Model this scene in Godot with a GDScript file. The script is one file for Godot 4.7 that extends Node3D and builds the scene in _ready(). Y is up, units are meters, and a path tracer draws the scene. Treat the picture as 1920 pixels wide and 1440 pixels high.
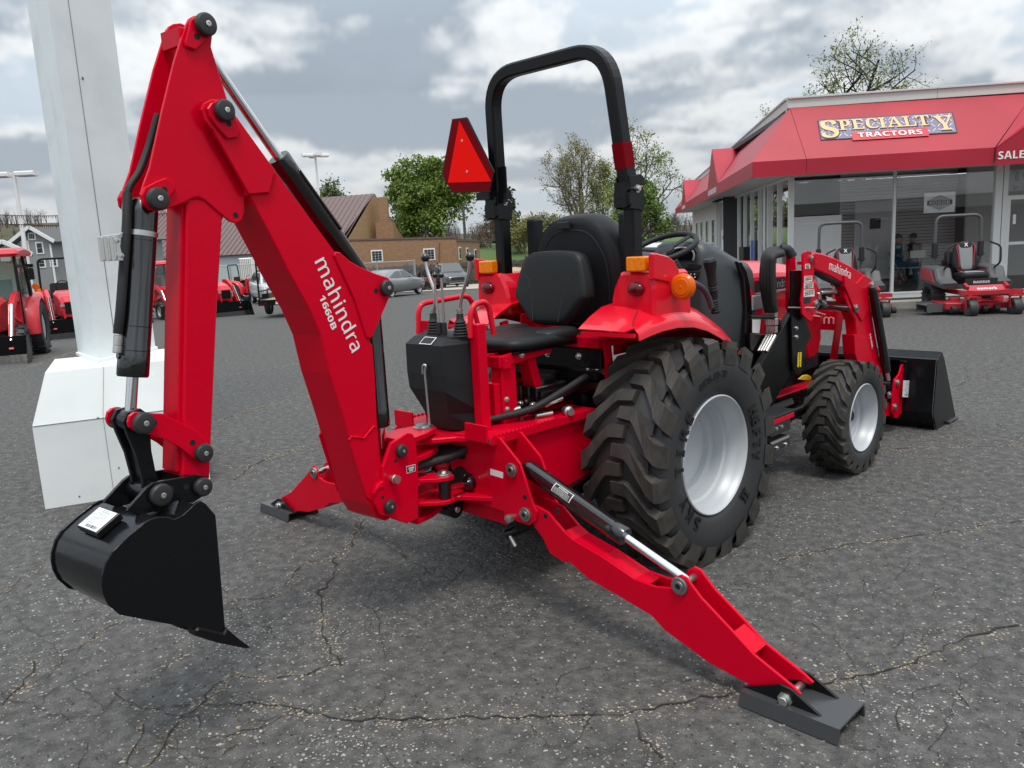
extends Node3D
# A red compact tractor with loader and backhoe on a dealer's asphalt lot, under a cloudy spring sky.
# Units are metres; +x runs along the tractor towards its loader, +z to its right side (towards the camera), y up.
const FPX := 1512.115
const CAM := Vector3(-3.2388, 1.5436, 2.6887)
var RX := Vector3(0.705412, -0.051002, 0.706960)
var UY := Vector3(0.159283, 0.983303, -0.087996)
var FW := Vector3(0.690668, -0.174681, -0.701758)
var sg := 1
var M := {}
var rng := RandomNumberGenerator.new()

# ---------- where things stand ----------
func ray(p: Vector2) -> Vector3:
	return FW + RX * (p.x - 960.0) / FPX - UY * (p.y - 720.0) / FPX
func on(p: Vector2, o: Vector3, n: Vector3) -> Vector3:
	var d := ray(p)
	return CAM + d * (n.dot(o - CAM) / n.dot(d))
func onz(x: float, y: float, z: float) -> Vector3:
	return on(Vector2(x, y), Vector3(0, 0, z), Vector3.BACK)
func onx(x: float, y: float, v: float) -> Vector3:
	return on(Vector2(x, y), Vector3(v, 0, 0), Vector3.RIGHT)
func ony(x: float, y: float, v: float) -> Vector3:
	return on(Vector2(x, y), Vector3(0, v, 0), Vector3.UP)
func far_at(x: float, y: float, d: float) -> Vector3:
	return CAM + ray(Vector2(x, y)) * d
func gh(x: float, z: float) -> float:   # the lot falls away gently behind the tractor
	var s := x * 0.7017 - z * 0.7125 - 4.0
	if s < -8.0: return 0.0
	var soft := log(1.0 + exp(s * 1.2)) / 1.2 if s < 20.0 else s
	if soft > 60.0: soft = 60.0 + (soft - 60.0) * 0.1
	return -0.030 * soft
func gnd(x: float, y: float) -> Vector3:
	var h := 0.0
	var p := Vector3.ZERO
	for i in 30:
		p = ony(x, y, h)
		h = lerpf(h, gh(p.x, p.z), 0.7)
	return p
func foot(x: float, y: float, d: float) -> Vector3:   # ground below the point seen at depth d
	var p := far_at(x, y, d)
	return Vector3(p.x, gh(p.x, p.z), p.z)
func frame(o: Vector3, xd: Vector3, yd: Vector3) -> Transform3D:
	var z := xd.cross(yd).normalized()
	var x := xd.normalized()
	return Transform3D(Basis(x, z.cross(x), z), o)
func zz(ox: float, oy: float, s: float, l: Array) -> PackedVector2Array:
	var r := PackedVector2Array()
	for i in range(0, l.size(), 2):
		r.append(Vector2(ox + l[i] / s, oy + l[i + 1] / s))
	return r
func px(l: Array) -> PackedVector2Array:
	return zz(0, 0, 1, l)
func flat(pp: PackedVector2Array, f: Transform3D) -> PackedVector2Array:   # outline seen in a plane -> its true shape in that plane
	var r := PackedVector2Array()
	var inv := f.affine_inverse()
	for p in pp:
		var q := inv * on(p, f.origin, f.basis.z)
		r.append(Vector2(q.x, q.y))
	return r

# ---------- mesh helpers ----------
func S() -> SurfaceTool:
	var st := SurfaceTool.new()
	st.begin(Mesh.PRIMITIVE_TRIANGLES)
	return st
func tri(st: SurfaceTool, a: Vector3, b: Vector3, c: Vector3) -> void:
	st.add_vertex(a); st.add_vertex(b); st.add_vertex(c)
func quad(st: SurfaceTool, a: Vector3, b: Vector3, c: Vector3, d: Vector3) -> void:
	tri(st, a, b, c); tri(st, a, c, d)
func flat_on(st: SurfaceTool) -> void:
	st.set_smooth_group(0xFFFFFFFF)
func smooth_on(st: SurfaceTool) -> void:
	sg += 1
	st.set_smooth_group(sg)
func inset(pts: PackedVector2Array, c: float) -> PackedVector2Array:
	var n := pts.size()
	var r := PackedVector2Array()
	var area := 0.0
	for i in n:
		area += pts[i].cross(pts[(i + 1) % n])
	var sgn := 1.0 if area > 0 else -1.0
	for i in n:
		var a := (pts[i] - pts[(i + n - 1) % n]).normalized()
		var b := (pts[(i + 1) % n] - pts[i]).normalized()
		var na := Vector2(-a.y, a.x) * sgn
		var nb := Vector2(-b.y, b.x) * sgn
		var m := na + nb
		var l := m.length_squared()
		r.append(pts[i] + (m * (2.0 * c / maxf(l, 0.5)) if l > 0.02 else Vector2.ZERO))
	return r
func prism(st: SurfaceTool, pts: PackedVector2Array, f: Transform3D, z0: float, z1: float, c := 0.0015) -> void:
	flat_on(st)
	var n := pts.size()
	var ins := inset(pts, c) if c > 0.0 else pts
	var idx := Geometry2D.triangulate_polygon(ins)
	if idx.is_empty():
		ins = pts
		idx = Geometry2D.triangulate_polygon(pts)
	var area := 0.0
	for i in n:
		area += pts[i].cross(pts[(i + 1) % n])
	var ccw := area > 0
	for i in range(0, idx.size(), 3):
		var a := ins[idx[i]]
		var b := ins[idx[i + 1]]
		var d := ins[idx[i + 2]]
		if (b - a).cross(d - a) < 0:
			var t := b
			b = d
			d = t
		tri(st, f * Vector3(a.x, a.y, z1), f * Vector3(d.x, d.y, z1), f * Vector3(b.x, b.y, z1))
		tri(st, f * Vector3(a.x, a.y, z0), f * Vector3(b.x, b.y, z0), f * Vector3(d.x, d.y, z0))
	var rings := [[ins, z1], [pts, z1 - c], [pts, z0 + c], [ins, z0]] if c > 0.0 else [[pts, z1], [pts, z0]]
	for k in rings.size() - 1:
		var p: PackedVector2Array = rings[k][0]
		var q: PackedVector2Array = rings[k + 1][0]
		var zp: float = rings[k][1]
		var zq: float = rings[k + 1][1]
		for i in n:
			var j := (i + 1) % n
			var a := f * Vector3(p[i].x, p[i].y, zp)
			var b := f * Vector3(p[j].x, p[j].y, zp)
			var e := f * Vector3(q[j].x, q[j].y, zq)
			var g := f * Vector3(q[i].x, q[i].y, zq)
			if ccw: quad(st, a, b, e, g)
			else: quad(st, b, a, g, e)
func plate(st: SurfaceTool, pp: PackedVector2Array, f: Transform3D, thick: float, c := 0.0015) -> void:   # an outline seen on the near face
	prism(st, flat(pp, f), f, -thick, 0.0, c)
func box(st: SurfaceTool, o: Vector3, x: Vector3, y: Vector3, z: Vector3, c := 0.003) -> void:   # o centre, full edge vectors
	var f := frame(o, x, y)
	var hx := x.length() / 2
	var hy := y.length() / 2
	var hz := z.length() / 2
	prism(st, PackedVector2Array([Vector2(-hx, -hy), Vector2(hx, -hy), Vector2(hx, hy), Vector2(-hx, hy)]), f, -hz, hz, c)
func bx(st: SurfaceTool, x0: float, x1: float, y0: float, y1: float, z0: float, z1: float, c := 0.003) -> void:
	box(st, Vector3((x0 + x1) / 2, (y0 + y1) / 2, (z0 + z1) / 2), Vector3(x1 - x0, 0, 0), Vector3(0, y1 - y0, 0), Vector3(0, 0, z1 - z0), minf(c, minf(minf(x1 - x0, y1 - y0), z1 - z0) * 0.3))
func bar(st: SurfaceTool, a: Vector3, b: Vector3, w: float, h: float, upv := Vector3.UP, c := 0.002) -> void:
	var d := b - a
	var s := d.cross(upv).normalized()
	if s.length() < 0.5: s = d.cross(Vector3.RIGHT).normalized()
	var u := s.cross(d).normalized()
	box(st, (a + b) / 2, d, u * h, s * w, c)
func ring_axes(ax: Vector3) -> Array:
	var u := ax.cross(Vector3.UP)
	if u.length() < 0.2: u = ax.cross(Vector3.RIGHT)
	u = u.normalized()
	return [u, ax.cross(u).normalized()]
func lathe(st: SurfaceTool, o: Vector3, ax: Vector3, prof: Array, n := 24) -> void:   # prof: [along, radius] pairs
	ax = ax.normalized()
	var uv := ring_axes(ax)
	var prev := Vector2.ZERO
	smooth_on(st)
	for k in prof.size() - 1:
		var p := Vector2(prof[k][0], prof[k][1])
		var q := Vector2(prof[k + 1][0], prof[k + 1][1])
		var dd := (q - p).normalized()
		if k > 0 and prev.dot(dd) < 0.82: smooth_on(st)
		prev = dd
		for i in n:
			var a0 := TAU * i / n
			var a1 := TAU * (i + 1) / n
			var r0: Vector3 = uv[0] * cos(a0) + uv[1] * sin(a0)
			var r1: Vector3 = uv[0] * cos(a1) + uv[1] * sin(a1)
			var A := o + ax * p.x + r0 * p.y
			var B := o + ax * p.x + r1 * p.y
			var Cc := o + ax * q.x + r1 * q.y
			var Dd := o + ax * q.x + r0 * q.y
			if p.y < 1e-5: tri(st, A, Cc, Dd)
			elif q.y < 1e-5: tri(st, A, B, Cc)
			else: quad(st, A, B, Cc, Dd)
func rod(st: SurfaceTool, a: Vector3, b: Vector3, r: float, n := 20, c := 0.002) -> void:
	var l := (b - a).length()
	c = minf(c, minf(r * 0.4, l * 0.3))
	lathe(st, a, b - a, [[0, 0], [0, r - c], [c, r], [l - c, r], [l, r - c], [l, 0]], n)
func tube(st: SurfaceTool, pts: Array, r: float, n := 12, closed := false, ry := -1.0) -> void:   # round (or flattened) section along a path
	smooth_on(st)
	var m := pts.size()
	var rings := []
	var side := Vector3.ZERO
	for i in m:
		var a: Vector3 = pts[(i - 1 + m) % m] if (closed or i > 0) else pts[0]
		var b: Vector3 = pts[(i + 1) % m] if (closed or i < m - 1) else pts[m - 1]
		var t := (b - a).normalized()
		if i == 0: side = ring_axes(t)[0]
		else: side = (side - t * side.dot(t)).normalized()
		var up := t.cross(side)
		var ring := []
		for k in n:
			var w := TAU * k / n
			ring.append((pts[i] as Vector3) + side * cos(w) * r + up * sin(w) * (r if ry < 0 else ry))
		rings.append(ring)
	for i in (m if closed else m - 1):
		var p: Array = rings[i]
		var q: Array = rings[(i + 1) % m]
		for k in n:
			quad(st, p[k], q[k], q[(k + 1) % n], p[(k + 1) % n])
	if not closed:
		flat_on(st)
		for k in n:
			tri(st, pts[0], rings[0][k], rings[0][(k + 1) % n])
			tri(st, pts[m - 1], rings[m - 1][(k + 1) % n], rings[m - 1][k])
func sweep(st: SurfaceTool, pts: Array, sec: PackedVector2Array, sides: Array, smooth := false) -> void:   # section (side, up) along a path, a side vector for each point
	if smooth: smooth_on(st)
	else: flat_on(st)
	var m := pts.size()
	var n := sec.size()
	var rings := []
	for i in m:
		var a: Vector3 = pts[maxi(i - 1, 0)]
		var b: Vector3 = pts[mini(i + 1, m - 1)]
		var t := (b - a).normalized()
		var sd: Vector3 = sides[i] if sides.size() > 1 else sides[0]
		sd = (sd - t * sd.dot(t)).normalized()
		var up := t.cross(sd)
		var ring := []
		for q in sec:
			ring.append((pts[i] as Vector3) + sd * q.x + up * q.y)
		rings.append(ring)
	for i in m - 1:
		for k in n:
			quad(st, rings[i][k], rings[i + 1][k], rings[i + 1][(k + 1) % n], rings[i][(k + 1) % n])
	flat_on(st)
	for k in range(1, n - 1):
		tri(st, rings[0][0], rings[0][k], rings[0][k + 1])
		tri(st, rings[m - 1][0], rings[m - 1][k + 1], rings[m - 1][k])
func curve(l: Array, steps := 6) -> Array:   # smooth path through points
	var r := []
	var n := l.size()
	for i in n - 1:
		var a: Vector3 = l[maxi(i - 1, 0)]
		var b: Vector3 = l[i]
		var c: Vector3 = l[i + 1]
		var d: Vector3 = l[mini(i + 2, n - 1)]
		for k in steps:
			r.append(b.cubic_interpolate(c, a, d, float(k) / steps))
	r.append(l[n - 1])
	return r
func fillet(l: Array, r: float, steps := 6) -> Array:   # straight runs with rounded bends
	var o := [l[0]]
	for i in range(1, l.size() - 1):
		var p: Vector3 = l[i]
		var a: Vector3 = p + ((l[i - 1] as Vector3) - p).limit_length(minf(r, p.distance_to(l[i - 1]) * 0.48))
		var b: Vector3 = p + ((l[i + 1] as Vector3) - p).limit_length(minf(r, p.distance_to(l[i + 1]) * 0.48))
		for k in steps + 1:
			var t := float(k) / steps
			o.append(a.lerp(p, t).lerp(p.lerp(b, t), t))
	o.append(l[l.size() - 1])
	return o
func grid(st: SurfaceTool, rows: Array, smooth := true, close := false) -> void:
	if smooth: smooth_on(st)
	else: flat_on(st)
	for i in rows.size() - 1:
		var n: int = rows[i].size()
		for k in (n if close else n - 1):
			quad(st, rows[i][k], rows[i][(k + 1) % n], rows[i + 1][(k + 1) % n], rows[i + 1][k])
func shell(st: SurfaceTool, rows: Array, off: Array, smooth := true) -> void:   # two grids joined round the rim: a sheet with thickness
	grid(st, rows, smooth)
	var back := []
	for i in off.size():
		var r: Array = off[i].duplicate()
		r.reverse()
		back.append(r)
	grid(st, back, smooth)
	flat_on(st)
	var m := rows.size()
	var n: int = rows[0].size()
	for i in m - 1:
		quad(st, rows[i][0], rows[i + 1][0], off[i + 1][0], off[i][0])
		quad(st, rows[i + 1][n - 1], rows[i][n - 1], off[i][n - 1], off[i + 1][n - 1])
	for k in n - 1:
		quad(st, rows[0][k + 1], rows[0][k], off[0][k], off[0][k + 1])
		quad(st, rows[m - 1][k], rows[m - 1][k + 1], off[m - 1][k + 1], off[m - 1][k])
func thicken(rows: Array, d: float) -> Array:   # offset grid along its own normals
	var out := []
	var m := rows.size()
	for i in m:
		var n: int = rows[i].size()
		var r := []
		for k in n:
			var du: Vector3 = rows[i][mini(k + 1, n - 1)] - rows[i][maxi(k - 1, 0)]
			var dv: Vector3 = rows[mini(i + 1, m - 1)][k] - rows[maxi(i - 1, 0)][k]
			r.append((rows[i][k] as Vector3) + du.cross(dv).normalized() * d)
		out.append(r)
	return out
func ball(st: SurfaceTool, o: Vector3, r: float, n := 16, sq := Vector3.ONE) -> void:
	smooth_on(st)
	for i in n / 2:
		for k in n:
			var f := func(a: int, b: int) -> Vector3:
				var t := PI * a / (n / 2)
				var w := TAU * b / n
				return o + Vector3(sin(t) * cos(w), cos(t), sin(t) * sin(w)) * r * sq
			var A: Vector3 = f.call(i, k)
			var B: Vector3 = f.call(i, k + 1)
			var Cc: Vector3 = f.call(i + 1, k + 1)
			var Dd: Vector3 = f.call(i + 1, k)
			if i == 0: tri(st, A, Cc, Dd)
			elif i == n / 2 - 1: tri(st, A, B, Cc)
			else: quad(st, A, B, Cc, Dd)
func rounded(w: float, h: float, r: float, n := 4) -> PackedVector2Array:
	var p := PackedVector2Array()
	for k in 4:
		var c := Vector2((w / 2 - r) * [1, -1, -1, 1][k], (h / 2 - r) * [1, 1, -1, -1][k])
		for i in n + 1:
			var a := PI / 2 * (k + float(i) / n)
			p.append(c + Vector2(cos(a), sin(a)) * r)
	return p
func ngon(r: float, n := 24, o := Vector2.ZERO) -> PackedVector2Array:
	var p := PackedVector2Array()
	for i in n:
		p.append(o + Vector2(cos(TAU * i / n), sin(TAU * i / n)) * r)
	return p
func bolt(st: SurfaceTool, o: Vector3, ax: Vector3, r: float, h: float) -> void:
	lathe(st, o, ax, [[0, r * 1.5], [h * 0.25, r * 1.5], [h * 0.25, r], [h * 0.85, r], [h, r * 0.8], [h, 0]], 6)

# ---------- nodes ----------
var used := {}
func numbered(n: String) -> String:
	var k: int = used.get(n, 0)
	used[n] = k + 1
	return n if k == 0 else "%s_%03d" % [n, k]
func thing(n: String, label: String, category: String, at := Vector3.ZERO, turn := 0.0, group := "") -> Node3D:
	var o := Node3D.new()
	o.name = numbered(n)
	add_child(o)
	o.position = at
	o.rotation.y = turn
	tag(o, label, category, group)
	return o
func tag(o: Node, label: String, category: String, group := "") -> void:
	o.set_meta("label", label)
	o.set_meta("category", category)
	if group != "": o.set_meta("group", group)
func part(parent: Node, n: String, st: SurfaceTool, m: Material, label := "") -> MeshInstance3D:
	st.generate_normals()
	var o := MeshInstance3D.new()
	o.mesh = st.commit()
	o.name = n
	o.material_override = m
	parent.add_child(o, true)
	if label != "": o.set_meta("label", label)
	return o
func struct(n: String, st: SurfaceTool, m: Material, label: String) -> MeshInstance3D:
	var o := part(self, n, st, m, label)
	o.set_meta("kind", "structure")
	return o
func lettering(parent: Node, n: String, s: String, o: Vector3, xd: Vector3, yd: Vector3, w: float, h: float, m: Material, bold := true, serif := false, lift := 0.0012) -> MeshInstance3D:
	var t := TextMesh.new()
	var fnt := SystemFont.new()
	fnt.font_names = PackedStringArray(["Droid Serif" if serif else "Droid Sans"])
	fnt.font_weight = 700 if bold else 400
	t.font = fnt
	t.text = s
	t.font_size = 64
	t.pixel_size = 0.01
	t.depth = 0.02
	t.curve_step = 2.0
	var bb := t.get_aabb()
	var mi := MeshInstance3D.new()
	mi.mesh = t
	mi.name = n
	mi.material_override = m
	var sx := w / bb.size.x
	var sy := h / bb.size.y
	var zd := xd.cross(yd).normalized()
	var sz := lift / 0.02
	var bas := Basis(xd.normalized() * sx, yd.normalized() * sy, zd * sz)
	mi.transform = Transform3D(bas, o - bas * (bb.position + Vector3(bb.size.x, bb.size.y, 0) / 2) + zd * lift * 0.5)
	parent.add_child(mi, true)
	return mi

# ---------- materials ----------
func lin(r: float, g: float, b: float) -> Color:
	return Color(r, g, b).linear_to_srgb()
func noise_tex(freq: float, size: int, ramp: Array, normal := false, bump := 4.0, sd := 1, oct := 4, kind := FastNoiseLite.TYPE_SIMPLEX_SMOOTH) -> NoiseTexture2D:
	var n := FastNoiseLite.new()
	n.seed = sd
	n.noise_type = kind
	n.frequency = freq
	n.fractal_octaves = oct
	var t := NoiseTexture2D.new()
	t.width = size
	t.height = size
	t.seamless = true
	t.noise = n
	if normal:
		t.as_normal_map = true
		t.bump_strength = bump
	elif ramp.size() > 0:
		var g := Gradient.new()
		g.offsets = PackedFloat32Array()
		g.colors = PackedColorArray()
		for r in ramp:
			g.add_point(r[0], r[1])
		t.color_ramp = g
	return t
func mat(n: String, c: Color, rough: float, metal := 0.0, o := {}) -> StandardMaterial3D:
	var m := StandardMaterial3D.new()
	m.albedo_color = c
	m.roughness = rough
	m.metallic = metal
	if o.has("coat"):
		m.clearcoat_enabled = true
		m.clearcoat = o.coat
		m.clearcoat_roughness = o.get("coat_rough", 0.08)
	if o.has("spec"): m.metallic_specular = o.spec
	if o.has("normal"):
		m.normal_enabled = true
		m.normal_texture = o.normal
		m.normal_scale = o.get("nscale", 0.3)
	if o.has("tex"): m.albedo_texture = o.tex
	if o.has("rtex"):
		m.roughness_texture = o.rtex
		m.roughness_texture_channel = BaseMaterial3D.TEXTURE_CHANNEL_RED
	if o.has("tri"):
		m.uv1_triplanar = true
		m.uv1_world_triplanar = true
		m.uv1_scale = Vector3.ONE * o.tri
	if o.has("vc"): m.vertex_color_use_as_albedo = true
	if o.has("two"): m.cull_mode = BaseMaterial3D.CULL_DISABLED
	M[n] = m
	return m

func _ready() -> void:
	rng.seed = 7
	var cam := Camera3D.new()
	cam.name = "camera"
	cam.transform = Transform3D(Basis(RX, UY, -FW), CAM)
	cam.fov = rad_to_deg(2.0 * atan(720.0 / FPX))
	cam.near = 0.05
	cam.far = 3000.0
	add_child(cam)
	cam.current = true
	var we := WorldEnvironment.new()
	we.name = "environment"
	var env := Environment.new()
	env.background_mode = Environment.BG_SKY
	env.sky = make_sky()
	env.ambient_light_source = Environment.AMBIENT_SOURCE_SKY
	env.tonemap_mode = Environment.TONE_MAPPER_LINEAR
	env.tonemap_exposure = 1.25
	env.background_energy_multiplier = 1.0
	env.sdfgi_enabled = true
	env.ssao_enabled = true
	env.ssil_enabled = true
	we.environment = env
	add_child(we)
	var sun := DirectionalLight3D.new()
	sun.name = "sun"
	sun.light_energy = 0.5
	sun.light_color = Color(1.0, 0.97, 0.92)
	sun.light_angular_distance = 14.0
	sun.shadow_enabled = true
	add_child(sun)
	var to_sun := Vector3(-0.25, 1.0, 0.35).normalized()
	sun.look_at_from_position(to_sun * 50.0, Vector3.ZERO, Vector3.RIGHT)
	make_materials()
	build_ground()
	build_pylon()
	build_shop()
	build_background()
	build_trees()
	build_tractor()
	build_yard()
	build_mowers()

func make_sky() -> Sky:
	var w := 1536
	var h := 768
	var n1 := FastNoiseLite.new()
	n1.seed = 23; n1.frequency = 0.62; n1.fractal_octaves = 6; n1.fractal_gain = 0.52
	n1.domain_warp_enabled = true
	n1.domain_warp_amplitude = 0.35
	n1.domain_warp_frequency = 1.1
	n1.domain_warp_fractal_octaves = 3
	var n2 := FastNoiseLite.new()
	n2.seed = 5; n2.frequency = 0.42; n2.fractal_octaves = 5
	var n3 := FastNoiseLite.new()
	n3.seed = 91; n3.frequency = 2.2; n3.fractal_octaves = 5; n3.fractal_gain = 0.6
	var data := PackedFloat32Array()
	data.resize(w * h * 3)
	for j in h:
		var el := PI / 2 - PI * (j + 0.5) / h
		if el < -0.02:
			var g := 0.16
			for i in w:
				var k := (j * w + i) * 3
				data[k] = g; data[k + 1] = g; data[k + 2] = g
			continue
		var sy := sin(maxf(el, 0.0))
		var t := 1.0 / (sy + 0.16)
		for i in w:
			var a := TAU * ((i + 0.5) / w - 0.5)
			var dx := sin(a) * cos(el)
			var dz := -cos(a) * cos(el)
			var X := dx * t
			var Z := dz * t
			var d := n1.get_noise_3d(X, Z, 0.0)
			var m := n2.get_noise_3d(X, Z, 3.0)
			var f := n3.get_noise_3d(X, Z * 1.0, 7.0)
			var dens := d * 1.5 + m * 0.9 + f * 0.28
			# thin bright veil -> white tops -> grey undersides
			var thick := smoothstep(-0.12, 0.42, dens)
			var edge := smoothstep(-0.45, -0.05, dens)
			var c := Vector3(0.56, 0.645, 0.73).lerp(Vector3(0.82, 0.845, 0.86), edge)
			c = c.lerp(Vector3(0.345, 0.405, 0.47), thick)
			c *= 1.0 + 0.10 * f
			c = c.lerp(Vector3(0.74, 0.78, 0.80), (1.0 - smoothstep(0.0, 0.16, sy)) * 0.55)
			c *= 0.66 + 1.25 * sy
			var k := (j * w + i) * 3
			data[k] = c.x; data[k + 1] = c.y; data[k + 2] = c.z
	var img := Image.create_from_data(w, h, false, Image.FORMAT_RGBF, data.to_byte_array())
	var pm := PanoramaSkyMaterial.new()
	pm.panorama = ImageTexture.create_from_image(img)
	pm.energy_multiplier = 1.0
	var sky := Sky.new()
	sky.sky_material = pm
	return sky

func speckle_tex(size: int) -> ImageTexture:
	var img := Image.create(size, size, false, Image.FORMAT_RGB8)
	var n := FastNoiseLite.new()
	n.seed = 3; n.frequency = 0.02; n.fractal_octaves = 4
	var soft := n.get_seamless_image(size, size)
	var data := PackedByteArray()
	data.resize(size * size * 3)
	var sb := soft.get_data()
	var r := RandomNumberGenerator.new()
	r.seed = 11
	for i in size * size:
		var v := 78.0 + (sb[i] - 128) * 0.16 + r.randf_range(-20, 18)
		data[i * 3] = int(clampf(v * 1.015, 0, 255)); data[i * 3 + 1] = int(clampf(v, 0, 255)); data[i * 3 + 2] = int(clampf(v * 0.975, 0, 255))
	img.set_data(size, size, false, Image.FORMAT_RGB8, data)
	for k in int(size * size * 0.0042):
		var c := Vector2(r.randf() * size, r.randf() * size)
		var rad := pow(r.randf(), 3.2) * 3.0 + 0.55
		var b := r.randf_range(0.36, 0.64) if r.randf() < 0.65 else r.randf_range(0.12, 0.2)
		var warm := r.randf_range(-0.01, 0.035)
		var col := Color(b + warm, b, b - warm)
		var e := r.randf_range(0.6, 1.0)
		for y in range(-4, 5):
			for x in range(-4, 5):
				if Vector2(x, y * e + x * 0.2).length() <= rad:
					img.set_pixel(posmod(int(c.x) + x, size), posmod(int(c.y) + y, size), col)
	return ImageTexture.create_from_image(img)

func make_materials() -> void:
	var peel := noise_tex(0.035, 256, [], true, 3.0, 4, 3)
	var grainy := noise_tex(0.12, 256, [], true, 6.0, 9, 4)
	var dusty := noise_tex(0.012, 256, [[0.0, Color(0.22, 0.22, 0.22)], [1.0, Color(0.62, 0.62, 0.62)]], false, 1.0, 17, 5)
	mat("red", lin(0.62, 0.0005, 0.019), 0.24, 0.0, {"spec": 0.24, "normal": peel, "nscale": 0.10, "tri": 3.0})
	mat("red_gloss", lin(0.68, 0.003, 0.020), 0.3, 0.0, {"spec": 0.3, "coat": 0.55, "coat_rough": 0.05})
	mat("red_far", Color(0.78, 0.05, 0.13), 0.4, 0.0, {"coat": 0.4})
	mat("black_gloss", Color(0.045, 0.045, 0.05), 0.22, 0.0, {"coat": 0.8, "coat_rough": 0.06})
	mat("black_satin", lin(0.0065, 0.007, 0.008), 0.42, 0.0, {"spec": 0.35, "normal": peel, "nscale": 0.12, "tri": 4.0, "rtex": dusty})
	mat("black_paint", lin(0.004, 0.004, 0.0045), 0.34, 0.0, {"spec": 0.4})
	mat("plastic", lin(0.016, 0.017, 0.019), 0.5, 0.0, {"spec": 0.35, "normal": grainy, "nscale": 0.08, "tri": 6.0})
	mat("plastic_grey", lin(0.050, 0.056, 0.062), 0.42, 0.0, {"normal": grainy, "nscale": 0.05, "tri": 6.0})
	mat("vinyl", lin(0.012, 0.013, 0.014), 0.44, 0.0, {"spec": 0.35, "normal": grainy, "nscale": 0.12, "tri": 5.0})
	mat("rubber", lin(0.022, 0.022, 0.0225), 0.62, 0.0, {"normal": grainy, "nscale": 0.2, "tri": 4.0, "vc": true})
	mat("hose", lin(0.013, 0.013, 0.014), 0.62, 0.0, {"normal": grainy, "nscale": 0.35, "tri": 10.0})
	mat("cap", lin(0.022, 0.022, 0.023), 0.5)
	mat("silver", lin(0.50, 0.525, 0.55), 0.45, 0.25)
	mat("chrome", lin(0.75, 0.75, 0.76), 0.14, 1.0)
	mat("zinc", lin(0.60, 0.59, 0.56), 0.3, 0.95)
	mat("steel", lin(0.32, 0.32, 0.31), 0.36, 0.9)
	mat("painted_hole", lin(0.006, 0.004, 0.004), 0.8)  # black that paints the dark inside holes and openings
	mat("white_paint", lin(0.82, 0.86, 0.86), 0.45, 0.0, {"tex": noise_tex(0.006, 256, [[0.0, Color(0.90, 0.91, 0.90)], [0.5, Color(0.98, 0.98, 0.98)], [1.0, Color(1, 1, 1)]], false, 1, 93, 5), "normal": peel, "nscale": 0.05, "tri": 1.0})
	mat("white", lin(0.78, 0.78, 0.77), 0.5)
	mat("letter", lin(0.80, 0.78, 0.78), 0.5)
	mat("paper", lin(0.78, 0.78, 0.78), 0.6)
	mat("yellow", lin(0.75, 0.55, 0.01), 0.5)
	mat("yellow_paint", lin(0.60, 0.36, 0.01), 0.4)
	mat("orange_fluor", lin(1.0, 0.008, 0.005), 0.6, 0.0, {"spec": 0.15})
	mat("red_reflect", lin(0.17, 0.001, 0.005), 0.4, 0.0, {"spec": 0.15})
	mat("amber", lin(0.95, 0.27, 0.002), 0.12, 0.0, {"spec": 0.5, "tex": noise_tex(0.06, 128, [[0.0, Color(0.88, 0.80, 0.62)], [0.5, Color(0.96, 0.93, 0.86)], [1.0, Color(1, 1, 1)]], false, 1, 91, 3), "tri": 7.0})
	mat("amber_deep", lin(0.72, 0.12, 0.002), 0.18, 0.0, {"spec": 0.4})
	mat("red_lens", lin(0.10, 0.002, 0.005), 0.12, 0.0, {"spec": 0.5})
	mat("grey_metal", lin(0.045, 0.047, 0.050), 0.26, 0.0)
	mat("alu", lin(0.42, 0.43, 0.43), 0.4, 0.6)
	mat("concrete", lin(0.42, 0.40, 0.36), 0.85, 0.0, {"tex": noise_tex(0.02, 256, [[0.0, Color(0.78, 0.78, 0.78)], [1.0, Color(1, 1, 1)]], false, 1, 6, 5), "tri": 0.7})
	mat("dark", lin(0.015, 0.015, 0.016), 0.7)
	mat("tan", lin(0.40, 0.30, 0.18), 0.9)
	mat("grass", lin(0.07, 0.12, 0.03), 0.95)
	var g := StandardMaterial3D.new()
	g.albedo_color = Color(0.80, 0.84, 0.85, 0.0)
	g.transparency = BaseMaterial3D.TRANSPARENCY_ALPHA
	g.roughness = 0.0
	g.metallic_specular = 1.0
	M["glass"] = g
	var g2 := g.duplicate()
	g2.albedo_color = Color(0.30, 0.34, 0.35, 0.55)
	M["tint_glass"] = g2

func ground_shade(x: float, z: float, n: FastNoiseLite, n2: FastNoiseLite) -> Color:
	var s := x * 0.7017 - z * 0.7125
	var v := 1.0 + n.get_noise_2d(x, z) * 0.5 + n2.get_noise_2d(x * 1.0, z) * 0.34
	v *= lerpf(0.96, 1.75, smoothstep(-2.5, 6.0, s)) * lerpf(1.0, 1.3, smoothstep(6.0, 30.0, s))  # far lot lightened: grazing sky sheen and wear both put into the colour
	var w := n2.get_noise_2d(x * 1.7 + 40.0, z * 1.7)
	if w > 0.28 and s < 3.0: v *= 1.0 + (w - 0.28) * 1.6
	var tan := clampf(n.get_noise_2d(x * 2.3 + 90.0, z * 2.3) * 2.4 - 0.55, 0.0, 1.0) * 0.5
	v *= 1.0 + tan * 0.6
	return Color(v * (1.0 + tan * 0.10), v, v * (1.0 - tan * 0.16))

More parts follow.
